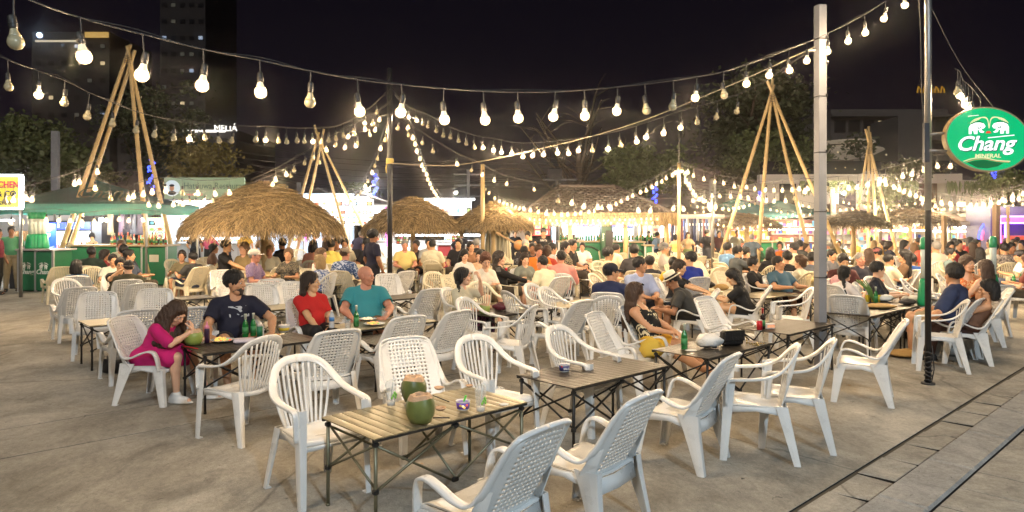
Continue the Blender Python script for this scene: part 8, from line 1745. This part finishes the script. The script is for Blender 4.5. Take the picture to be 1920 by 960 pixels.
for k in range(16): m.ball((.10 + .014 * k, -.02 - .03 * math.sin(k * .7), max(.008, .12 - .02 * k)), (.010, .005, .007), 6, 4)
for k in range(14): m.ball((.32 - .012 * k, -.08 + .05 * math.sin(k * .5), .008), (.010, .006, .006), 6, 4)
m.obj('chain', M_gold, hb_)
for px, py, z, lb, D0 in ((1283, 655, .562, 'green beer bottle standing on the table of the woman in palm print', 0), (668, 612, .56, 'green beer bottle before the bald man in teal', 0), (460, 632, .56, 'green beer bottle, left one of two before the man in navy', 0), (475, 630, .56, 'green beer bottle, right one of two before the man in navy', 0), (125, 538, .5, 'green beer bottle, left of two on the small black table at left', 0), (131, 537, .5, 'green beer bottle, right of two on the small black table at left', 0), (465, 526, .6, 'green beer bottle, left of three by the thatch post', 0), (473, 529, .6, 'green beer bottle, front of three by the thatch post', 0), (478, 524, .6, 'green beer bottle, rear of three by the thatch post', 0), (968, 516, .56, 'green beer bottle beside a red can before the girl in grey', 0), (571, 473, .56, 'green beer bottle on the far table right of the thatch post', 0), (759, 477, .56, 'green beer bottle in front of the bald man in yellow', 0), (1642, 568, .56, 'small glass bottle on the cluttered table', 0), (1098, 470, .56, 'green beer bottle on the table before the pavilion', 0), (1104, 482, .56, 'green beer bottle right of the floral dress', 0), (1901, 531, .56, 'green beer bottle, left of two near the right edge', 0), (1914, 531, .56, 'green beer bottle, right of two near the right edge', 0)): bottle_thing(on(px, py, z), lb, 'green beer bottles on the tables', .245, .031, n=14)
bottle_thing(on(1430, 617), 'dark soda bottle with red cap beside the red can', None, .235, .028, mat('cola', (.02, .008, .005), .1), M_red, True, 14)
def can(label, px, py, mt, h=.125, z=.562): m = MB(); m.mat(M_counterw); m.lathe([(.024, 0), (.031, .008)], n=16); m.mat(mt); m.lathe([(.031, .008), (.031, h - .012)], n=16); m.mat(M_counterw); m.lathe([(.031, h - .012), (.026, h), (.024, h - .004), (0, h - .004)], n=16); return tag(m.obj('drink_can', None, None, on(px, py, z)), label, 'can')
c_ = can('red drink can on the dark table by the grey post', 1424, 620, M_red); can('green drink can beside the beer bottles of the man in navy', 487, 632, M_bar); can('red drink can before the woman in the black top', 949, 511, M_red)
pc = thing('photo_card', 'small dark printed snack box beside the red can', 'box', on(1444, 616), .3); m = MB(); m.rbox((0, 0, .03), (.11, .03, .06), .004); m.obj('box', M_plate, pc); m = MB(); m.box((0, -.0165, .028), (.10, .003, .035)); m.obj('print', FOOD[4], pc)
def water(label, px, py, z=.562): o = thing('water_bottle', label, 'water bottle', on(px, py, z), 0, 'clear water bottles'); m = MB(); m.lathe([(.028, 0), (.031, .01), (.031, .07), (.029, .075), (.031, .08), (.031, .13), (.022, .165), (.012, .178), (.012, .19)], n=16); m.obj('bottle', mat('pet_plastic', (.75, .85, .92), .1, alpha=.45, spec=.8), o); m = MB(); m.lathe([(.0316, .08), (.0316, .125)], n=16); m.obj('label', mat('label_blue', (.05, .2, .5), .4), o); m = MB(); m.lathe([(.014, .186), (.014, .204), (0, .204)], n=12); m.obj('cap', M_plate, o)
water('clear water bottle with blue label before the woman in red', 622, 615); water('clear water bottle right of the bald man in teal', 779, 613); cup('clear cup of juice right of the water bottle', 652, 616, False, .09, .036, False, dome=False); cup('empty clear cup in front of the bald man in teal', 721, 598, False, .09, .038, False, dome=False); cup('clear takeaway tub right of the bald man', 748, 602, False, .075, .06, False, dome=False)
def plate(label, px, py, r, fc, z=.562, seed=1, n_=16, m1=M_plate):
 o = thing('plate', label, 'plate', on(px, py, z), 0, 'plates of food'); m = MB(); m.lathe([(r * .6, 0), (r * .95, .016), (r, .020), (r * .94, .018), (r * .55, .006), (0, .005)], n=20); m.obj('dish', m1, o); rs_ = random.Random(seed); m = MB()
 for k in range(n_): m.mat(rs_.choice(fc)); a, q = rs_.uniform(0, 6.28), rs_.uniform(0, r * .6); m.ball((q * math.cos(a), q * math.sin(a), .012 + rs_.uniform(0, .02)), (rs_.uniform(.01, .024), .012, .009), 6, 4, Matrix.Rotation(a * 3, 3, 'Z'))
 tag(m.obj('food', None, o), kind='stuff'); return o
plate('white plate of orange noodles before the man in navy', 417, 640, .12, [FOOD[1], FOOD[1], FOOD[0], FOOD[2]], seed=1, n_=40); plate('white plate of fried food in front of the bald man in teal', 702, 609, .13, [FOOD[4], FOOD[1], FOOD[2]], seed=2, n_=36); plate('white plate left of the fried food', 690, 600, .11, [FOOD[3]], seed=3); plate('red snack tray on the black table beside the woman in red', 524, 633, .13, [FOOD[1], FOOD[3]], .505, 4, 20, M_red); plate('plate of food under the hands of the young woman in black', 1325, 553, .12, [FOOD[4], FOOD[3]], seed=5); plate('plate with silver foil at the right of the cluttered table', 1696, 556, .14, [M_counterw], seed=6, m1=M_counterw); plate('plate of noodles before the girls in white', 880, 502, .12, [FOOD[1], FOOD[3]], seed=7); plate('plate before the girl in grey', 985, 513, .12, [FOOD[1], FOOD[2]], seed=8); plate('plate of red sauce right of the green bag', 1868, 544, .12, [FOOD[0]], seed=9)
sq = thing('squeeze_bottle', 'purple squeeze bottle with a pink nozzle right of the coconut', 'sauce bottle', on(388, 642)); m = MB(); m.lathe([(.025, 0), (.026, .13), (.022, .145)], n=14); m.obj('bottle', mat('sauce_dark', (.05, .02, .06), .3), sq); m = MB(); m.lathe([(.025, .14), (.022, .165), (.008, .178), (.005, .21), (0, .21)], n=14); m.obj('nozzle', mat('nozzle_pink', (.75, .25, .4), .4), sq)
bx = MB(); bx.rbox((0, 0, .02), (.20, .13, .04), .012, (0, 0, .3)); tag(bx.obj('napkin_pack', mat('napkin_pinkwhite', (.72, .62, .66), .6), None, on(458, 642)), 'flat pink-white napkin pack at the edge of the black table', 'napkins'); bx = MB(); bx.mat(M_plate); bx.lathe([(.05, 0), (.065, .07), (.065, .08)], n=14); bx.mat(mat('blob_yellow')); bx.lathe([(.054, .015), (.061, .05)], n=14); tag(bx.obj('paper_tub', None, None, on(533, 622, .505)), 'white and yellow paper tub behind the snack tray', 'tub')
for i, px in enumerate((1627, 1637, 1647)): m = MB(); m.lathe([(.028, 0), (.036, .10), (.036, .105), (0, .105)], n=12); tag(m.obj('juice_cup', mat('blob_yellow'), None, on(px, 566)), ('left', 'middle', 'right')[i] + ' of three yellow juice cups on the cluttered table', 'juice cup', 'yellow juice cups')
beer_tower('tall yellow beer tower with green cap left of the black pole', 1733, 10.1, .56, 1.0, .62, None); beer_tower('tall green-capped beer tower at the right before the stacked chairs', 1862, 10.9, .56, 1.0, .62, None); m = MB(); [m.tube([(0, 0, 0), (-.05 - .01 * k, .02 * k, .2), (-.14 - .02 * k, .03 * k, .34)], .008, 5) for k in range(5)]; tag(m.obj('leek_bunch', mat('leek_green', (.12, .25, .06), .6), None, on(1640, 568)), 'bunch of pale green leeks leaning over the cluttered table', 'vegetables')
m = MB(); m.lathe([(.20, 0), (.22, .02), (.22, .15), (.20, .17), (.16, .16), (.15, .02)], n=24); tag(m.obj('rubber_tub', M_postb, None, grd(228, 694)), 'round black rubber base on the ground behind the magenta-dressed woman', 'rubber base')
for nm, lb, (px, py), rz in (('phone', 'dark phone held by the red-haired woman', (934, 506), .2),): m = MB(); m.rbox((0, 0, .006), (.075, .15, .010), .003, (.5, 0, rz)); tag(m.obj(nm, M_postb, None, ray(px, py, 11.45)), lb, 'phone')
for px, D, lb in ((774, 20.4, 'second thatch post'), (497, 15.6, 'big thatch post')): o = thing('round_table', 'round wooden table built round the ' + lb, 'table', (XY(px, D), D, 0)); m = MB(); m.lathe([(.75, .60), (.76, .63), (.75, .65), (0, .65)], n=28); m.obj('tabletop', M_bamboo, o); [MB().tube([(.45 * math.cos(a), .45 * math.sin(a), 0), (.5 * math.cos(a), .5 * math.sin(a), .6)], .04, 8).obj('leg', M_wood, o) for a in (.3, 1.9, 3.4, 5)]
rs_ = random.Random(77); m = MB()
for k in range(90):
 u_, v_ = rs_.uniform(2.5, 15), rs_.uniform(2.1, 12); c = uv(u_, v_, .004); a = rs_.uniform(0, 6.28); d = Vector((math.cos(a), math.sin(a), 0)) * rs_.uniform(.012, .03); n_ = Vector((-d.y, d.x, 0)) * rs_.uniform(.2, .6)
 m.mat(rs_.choice((M_paper, M_kraft, M_sandal, M_leather, M_cocof))); m.add([c - d - n_, c + d - n_ * .6, c + d + n_, c - d * .7 + n_ + Vector((0, 0, .006))], [(0, 1, 2, 3)], False)
tag(m.obj('litter', None), 'scraps, leaves and cigarette ends scattered on the concrete', 'litter', None, 'stuff')
# ================================================================ trees and buildings
M_bark = mat('bark', (.12, .09, .06), .9, var=.3, scale=6, bump=.5); M_leafa = mat('leaf_olive', (.12, .145, .05), .6, var=.4, scale=.8); M_leafb = mat('leaf_dark', (.075, .085, .035), .6, var=.4, scale=.8); M_leafc = mat('leaf_yellow', (.19, .15, .035), .6, var=.35, scale=.8)
def tree(label, px, D, ytop, wpx, ybot, mt, seed, n=7000, leaf=.16, dens=1.0, bare=False, zb=0.0, cat='tree'):
 rs_ = random.Random(seed); b = ray(px, HY, D); zt = ZZ(ytop, D); zc0 = ZZ(ybot, D); w = wpx / F * D; o = tag(empty('tree', (b.x, b.y, 0)), label, cat, 'trees around the market'); m = MB(); lv = MB(); ends = []
 trunk = [(0, 0, 0), (rs_.uniform(-.2, .2), 0, zc0 * .6), (rs_.uniform(-.3, .3), 0, zc0 + (zt - zc0) * .35)]; sp = spline(trunk, 4); m.tube(sp, [w * .035 * (1 - .55 * i / len(sp)) for i in range(len(sp))], 8)
 for k in range(13):
  t = rs_.uniform(.35, 1); i = min(len(sp) - 1, int(t * len(sp))); a = rs_.uniform(0, 6.28); L = w * rs_.uniform(.25, .5); el = rs_.uniform(.15, 1.2); e = sp[i] + Vector((math.cos(a) * L * math.cos(el), math.sin(a) * L * .7 * math.cos(el), (zt - sp[i].z) * rs_.uniform(.35, .95))); mid = sp[i].lerp(e, .5) + Vector((0, 0, -.08 * L)); br = spline([sp[i], mid, e], 3); m.tube(br, [w * .012 * (1 - .75 * q / len(br)) for q in range(len(br))], 5, cap=False); ends.append(e)
  for j in range(5): q = br[rs_.randint(2, len(br) - 1)]; e2 = q + Vector((rs_.gauss(0, .12), rs_.gauss(0, .10), rs_.uniform(-.02, .16))) * w; m.tube([q, q.lerp(e2, .5) + Vector((0, 0, .02 * w)), e2], [w * .004, w * .003, w * .0015], 4, cap=False); ends.append(e2)
 if n:
  cl = [(e + Vector((rs_.gauss(0, .03), rs_.gauss(0, .03), rs_.gauss(0, .02))) * w, w * rs_.uniform(.05, .13)) for e in ends for _ in range(2)]; V_ = []; F_ = []
  for k in range(n):
   c, r = cl[rs_.randrange(len(cl))]; p = c + Vector((rs_.gauss(0, 1), rs_.gauss(0, 1), rs_.gauss(0, .6))) * r * .6; d = Vector((rs_.gauss(0, 1), rs_.gauss(0, 1), rs_.gauss(-.3, .6))).normalized(); s = d.cross(Vector((rs_.gauss(0, 1), rs_.gauss(0, 1), rs_.gauss(0, 1)))).normalized(); L = leaf * rs_.uniform(.6, 1.3); b0 = len(V_)
   V_ += [p, p + d * L * .5 + s * L * .26, p + d * L, p + d * L * .5 - s * L * .26]; F_.append((b0, b0 + 1, b0 + 2, b0 + 3))
  lv.add(V_, F_, False)
 m.obj('trunk', M_bark, o)
 if n: lv.obj('crown', mt, o)
 return o
tree('leafy olive-green tree behind the left canopy, cut by the left edge', 60, 34, 215, 230, 330, M_leafa, 1, 15000, .30)
tree('thin-leaved dark tree behind the left bamboo tripod', 285, 36, 165, 210, 330, M_leafb, 2, 7500, .24); tree('yellowish leafy tree right of the left tripod above the banner', 392, 33, 262, 140, 345, M_leafc, 3, 3800, .22)
tree('wide dark tree behind the right tripod', 1400, 46, 135, 330, 330, M_leafb, 4, 15000, .36); tree('bushy olive tree left of the wooden pole', 1205, 42, 275, 170, 365, M_leafa, 5, 7500, .28); tree('olive tree between the tripod legs left of the grey post', 1455, 40, 255, 190, 370, M_leafa, 6, 8000, .28); tree('faint bare tree behind the pavilion', 1090, 60, 170, 300, 330, None, 7, 0); tree('small tree at the far right below the beer sign', 1880, 30, 330, 110, 378, M_leafa, 8, 3500, .16); tree('dark bush crown on the restaurant terrace', 1700, 36, 305, 130, 345, M_leafb, 9, 3000, .16, zb=3); tree('olive shrub crown in front of the restaurant wall', 1650, 31, 345, 90, 385, M_leafa, 10, 2500, .15)
def palm(label, px, D, yt, s):
 b = ray(px, HY, D); z = ZZ(yt, D); o = tag(empty('palm_tree', (b.x, b.y, 0)), label, 'palm tree', 'palm trees'); m = MB(); m.tube([(0, 0, 0), (.1, 0, z * .5), (0, 0, z)], .12, 8); m.obj('trunk', M_bark, o); f = MB()
 for k in range(13):
  a = k * .483; sp = spline([(0, 0, z), (s * .5 * math.cos(a), s * .5 * math.sin(a), z + s * .28), (s * math.cos(a), s * math.sin(a), z - s * .12)], 5)
  for i, p in enumerate(sp[1:], 1):
   for sx in (-1, 1): q = Vector((-math.sin(a) * sx, math.cos(a) * sx, -.5)) * s * .26; t = (sp[i] - sp[i - 1]) * .5; f.add([p - t * .4, p + t * .4, p + q + t], [(0, 1, 2)], False)
 f.obj('crown', M_leafa, o)
palm('small palm behind the stalls left of the thin black pole', 665, 40, 356, 1.6); palm('palm in front of the restaurant wall', 1560, 30, 352, 1.1); palm('palm at the right of the restaurant wall', 1870, 33, 352, 1.4)
M_dk = mat('tower_concrete_dark', (.04, .035, .04), .8, var=.2, scale=.1); M_hot = mat('hotel_grey', (.15, .138, .135), .85, var=.15, scale=.2); M_rw = mat('restaurant_wall_paint', (.62, .56, .50), .8, var=.12, scale=.6); M_wdk = mat('window_dark', (.012, .014, .02), .15); LW = [emis('window_warm', (.9, .7, .4), .28), emis('window_cool', (.6, .75, 1), .2), emis('window_dim', (.4, .38, .3), .06)]
def block(name, label, px0, px1, y0, D, depth, mt, rz=0.0, cat='building', z0=0):
 x0, x1, z = XY(px0, D), XY(px1, D), ZZ(y0, D); o = tag(empty(name, ((x0 + x1) / 2, D + depth / 2, 0), rz), label, cat); m = MB(); m.box((0, 0, (z + z0) / 2), (x1 - x0, depth, z - z0)); m.obj('wall', mt, o); return o, x1 - x0, z
def win(o, x, y, z, w, h, mt, fr=None, th=.12):
 m = MB(); m.box((x, y, z), (w + .25, th, h + .25)); f = m.obj('window', fr or M_wdk, o); m = MB(); m.box((x, y - th * .6, z), (w, th * .5, h)); m.obj('pane', mt, f)
rw = random.Random(8)
for lb, a, b, y, D in (('tall dark tower block at upper left behind the first bulbs', 60, 205, 60, 210), ('tallest dark tower block with scattered lit windows at upper left', 300, 385, -60, 220)):
 o, w, z = block('tower_block', lb, a, b, y, D, 25, M_dk); nx = 6 if a < 100 else 5
 for i in range(nx):
  for j in range(14 if a < 100 else 22):
   zz = 14 + j * 5.2;
   if zz > z - 3: continue
   win(o, -w / 2 + w * (i + .5) / nx, -12.6, zz, 1.3, 1.1, rw.choice([M_wdk] * 8 + [LW[2]] * 2 + LW))
 if a < 100: m = MB(); m.box((w * .35, -13, z - 1), (7, .5, 1.6)); m.obj('lit_crown', emis('crown_gold', (1, .62, .18), .22), o)
m = MB(); m.box((0, 0, 0), (13, .5, .5)); tag(m.obj('roof_light', emis('roofline_light', (1, .85, .6), .25), None, (XY(108, 205), 205, ZZ(77, 205))), 'thin pale roofline light at upper left', 'roof light'); m = MB(); m.ball((0, 0, 0), .8, 8, 5); tag(m.obj('beacon', emis('beacon_blue', (.5, .7, 1), 3), None, (XY(74, 205), 205, ZZ(66, 205))), 'small blue-white beacon left of the roofline light', 'beacon')
o, w, z = block('hotel_building', 'dark low hotel behind the trees with a lit roofline reading MELIA', 220, 442, 243, 120, 20, M_dk); m = MB(); m.box((3, -10.3, z - .3), (11, .4, .35)); m.obj('roofline_light', emis('white_line_light', (1, .95, .85), .9), o); text('MELI\u00c1', 1.5, MAT['white_line_light'], o, (w / 2 - 1.6, -10.4, z + .15), (rad(90), 0, 0), depth=.05)
for i in range(7): win(o, -w / 2 + 1.5 + i * 2.8, -10.1, z - 3.2, 1.4, 1.5, rw.choice([M_wdk, M_wdk, LW[2]]))
o, w, z = block('hotel_building', 'wide dark grey hotel with a few lit windows at right', 1558, 1778, 205, 95, 25, M_hot)
for i in range(8):
 for j in range(2): win(o, -w / 2 + 1.2 + i * 1.95, -12.6, z - 2.3 - 3.2 * j, 1.3, 1.4, LW[0] if (i, j) in ((3, 0), (6, 0)) else M_wdk, M_dk)
for k in range(2): m = MB(); m.box((0, -12.9, z - .9 - 3.2 * k), (w + .4, .8, .35)); m.obj('ledge', M_hot, o)
block('hotel_wing', 'plain grey box-shaped hotel wing left of the black pole', 1684, 1742, 218, 88, 10, M_hot); block('hotel_wing', 'lower dark hotel wing behind the grey post', 1470, 1600, 262, 92, 20, M_dk)
o = tag(empty('round_pavilion_roof', (XY(1588, 70), 70, ZZ(300, 70))), 'round lit canopy with pale underside behind the right tripod', 'canopy')
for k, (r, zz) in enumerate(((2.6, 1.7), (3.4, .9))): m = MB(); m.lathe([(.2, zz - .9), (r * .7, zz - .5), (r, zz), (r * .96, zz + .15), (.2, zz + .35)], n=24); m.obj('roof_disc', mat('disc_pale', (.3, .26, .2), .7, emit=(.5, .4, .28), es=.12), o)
for k in range(7): m = MB(); m.ball((-3 + k, -2.4 + .1 * k, .35 + .2 * (k % 3)), .1, 6, 4); m.obj('spot_lamp', LW[0], o)
o, w, z = block('restaurant_building', 'low pale restaurant building with brown window behind the market at right', 1440, 1790, 340, 38, 8, M_rw, rad(-3)); m = MB(); m.box((0, -4.1, z + .12), (w + .5, .5, .5)); m.obj('parapet', M_rw, o); m = MB(); m.box((0, -3.6, z + .75), (w, .08, .8)); m.obj('railing', M_wdk, o)
win(o, 3.3, -4.05, ZZ(363, 38), 1.5, 1.6, mat('window_brown', (.09, .04, .025), .3), mat('frame_brown', (.12, .06, .035), .6)); [win(o, x, -4.05, ZZ(372, 38), .9, 1.9, M_wdk, M_rw) for x in (-3.8, -.6, 1.2)]
block('restaurant_building', 'continuation of the pale restaurant wall under the beer sign', 1776, 1868, 338, 37, 8, M_rw, rad(6)); m = MB()
for k in range(150): x = XY(rw.choice((rw.uniform(1580, 1600), rw.uniform(1775, 1850), rw.uniform(1500, 1545), rw.uniform(1690, 1720))), 34.2); L = rw.uniform(.2, .9); z0 = ZZ(338, 34); m.add([(x, 34.2, z0), (x + .1, 34.15, z0 - L * .5), (x + .02, 34.2, z0 - L), (x - .08, 34.15, z0 - L * .5)], [(0, 1, 2, 3)], False)
tag(m.obj('hanging_plants', M_leafa), 'green plants trailing over the restaurant parapet', 'plants', None, 'stuff'); m = MB()
for k in range(9): m.ball((-2 + .5 * k, -.1, .05 * (k % 3)), .04, 6, 4)
tag(m.obj('terrace_lights', LW[0], None, (XY(1565, 36), 36, ZZ(318, 36))), 'row of warm lights on the restaurant terrace', 'terrace lights', None, 'stuff')
o = tag(empty('gold_sign', (XY(1742, 130), 130, ZZ(168, 130))), 'tiny golden lit lettering in the sky behind the black pole', 'sign'); [MB().tube([(-2.2 + 1.1 * k, 0, -.6), (-2 + 1.1 * k, 0, .6), (-1.6 + 1.1 * k, 0, .1), (-1.5 + 1.1 * k, 0, -.6)], .16, 4).obj('letter', emis('gold_letters', (1, .5, .05), .14), o) for k in range(5)]
# assumed street lamp, added unseen behind the photographer for the cool foreground light
o = empty('assumed_street_lamp', (2.4, -5.2, 0), rad(-52)); tag(o, 'assumed cool white street lamp on a tall pole, unseen behind the camera', 'street lamp'); m = MB(); m.tube([(0, 0, 0), (0, 0, 6.4), (.3, .25, 6.8), (1.1, 1.0, 6.9)], [.08, .06, .05, .04], 10); m.obj('pole', M_steel, o); m = MB(); m.rbox((1.35, 1.2, 6.9), (.6, .25, .10), .02, (0, 0, rad(42))); m.obj('assumed_lamp_head', M_steel, o); m = MB(); m.box((1.35, 1.2, 6.842), (.5, .2, .01), (0, 0, rad(42))); m.obj('assumed_lamp_lens', emis('assumed_lamp_lens', (.8, .92, 1), 20), o)
l = bpy.data.lights.new('assumed_street_light', 'POINT'); l.energy = 1150; l.color = (.68, .85, 1.0); l.shadow_soft_size = .22; lo = bpy.data.objects.new('assumed_street_light', l); COL.objects.link(lo); lo.parent = o; lo.location = (1.35, 1.2, 6.6)
# ---- seat everybody: the nearest chair slides under its sitter
for o_, h_, hp_, lp_ in PEOPLE:
 if (hp_ - lp_).length > 3 or o_.get('stands'): continue
 c = min(CHAIRS, key=lambda c: (c[3] - lp_).length + (9 if c[0].get('taken') else 0)); a = -math.degrees(o_.rotation_euler.z); hd_ = lp_ + facing(a) * .03
 if (c[3] - lp_).length < (.55 if lp_.y < 12 else .75) and not c[0].get('taken'): c[0].location = hd_; c[3] = hd_; c[4] = a; c[0].rotation_euler.z = -rad(a); c[0]['taken'] = 1
 else: x = chair(R.choice('LM'), hd_, a, M_white if lp_.y < 13 else M_cream, lp_.y < 12); x['taken'] = 1
for c in list(CHAIRS):            # no empty chair stands inside a sitter or another chair
 if c[0].get('taken') or c[5]: continue
 if any(d is not c and (d[3] - c[3]).length < .47 for d in CHAIRS if not d[0].get('gone')) or any((p[3] - c[3]).length < .36 for p in PEOPLE):
  c[0]['gone'] = 1
  for ch in [q for q in COL.objects if q.parent is c[0]] if c[0].type == 'EMPTY' else []: bpy.data.objects.remove(ch)
  bpy.data.objects.remove(c[0]); CHAIRS.remove(c)
# ================================================================ a label of its own for every remaining chair
def rel(c, hw, d):
 if d < .42: return 'occupied by'
 a, b = proj(c), proj(hw); dx = a[0] - b[0]
 if abs(dx) * 1.0 > 22 or abs(c.y - hw.y) < .45: return 'right of' if dx > 0 else 'left of'
 return 'behind' if c.y > hw.y else 'in front of'
kw_ = {'L': 'lattice', 'M': 'slat-back', 'F': 'folding'}; seen = {}
for c in CHAIRS:
 if c[5]: c[0]['label'] = c[5]; seen[c[5]] = 1
for c in sorted((c for c in CHAIRS if not c[5]), key=lambda c: c[3].y):
 col = {'white_plastic': 'white', 'cream_plastic': 'cream'}.get(c[2].name, 'beige metal'); cand = sorted(PEOPLE, key=lambda p: (p[3] - c[3]).length)[:6]; done = None
 away = 'seen from behind' if math.cos(rad(c[4])) > .2 else 'facing us'
 for p in cand:
  h = ' '.join(w_ for w_ in p[1].split(' with ')[0].split(' standing')[0].split()[:10] if w_ not in ('large', 'broad', 'heavy')); r_ = rel(c[3], p[3], (p[3] - c[3]).length); lb = ('%s %s chair %s the %s' % (col, kw_[c[1]], r_, h)).split()[:16]
  for opt in (lb, (('%s %s chair %s, %s the %s' % (col, kw_[c[1]], away, r_, h)).split())[:16]):
   t = ' '.join(opt)
   if t not in seen: done = t; break
  if done: break
 if not done:
  t0 = t;
  for q in ('second nearest', 'third nearest', 'fourth nearest', 'fifth nearest', 'sixth nearest', 'seventh nearest', 'eighth nearest'):
   t = ' '.join((q + ' ' + t0).split()[:16])
   if t not in seen: done = t; break
  done = done or t
 seen[done] = 1; c[0]['label'] = done
tl = {}
for t in TABLES:
 if t[2]: t[0]['label'] = ' '.join(t[2].split()[:16]); continue
 p = min(PEOPLE, key=lambda p: (p[3] - t[1]).length if t[0].name not in p else 9); h = ' '.join(p[1].split(' with ')[0].split()[:9]); k0 = 'folding table %s the %s' % (rel(t[1], p[3], 9), h); k1 = k0; q = 0
 while k1 in tl: k1 = ('second ', 'third ', 'fourth ', 'fifth ', 'sixth ')[q] + k0; q += 1
 tl[k1] = 1; t[0]['label'] = k1
for o in COL.objects:
 if o.get('label') and len(o['label'].split()) > 16: print('LONG', o['label']); o['label'] = ' '.join(o['label'].split()[:16])
# ---- thin volume added so bulbs bloom as in a lens and far towers fade
m = MB(); m.box((0, 0, 45), (610, 610, 92.2)); hz = m.obj('bloom_haze', None); tag(hz, kind='stuff')
hm = bpy.data.materials.new('bloom_haze'); hm.use_nodes = True; hm.node_tree.nodes.clear(); o_ = hm.node_tree.nodes.new('ShaderNodeOutputMaterial'); v_ = hm.node_tree.nodes.new('ShaderNodeVolumePrincipled')
v_.inputs['Density'].default_value = .0012; v_.inputs['Color'].default_value = (.95, .92, .9, 1); v_.inputs['Anisotropy'].default_value = .985
hm.node_tree.links.new(v_.outputs[0], o_.inputs['Volume']); hz.data.materials.append(hm); S.cycles.volume_bounces = 0
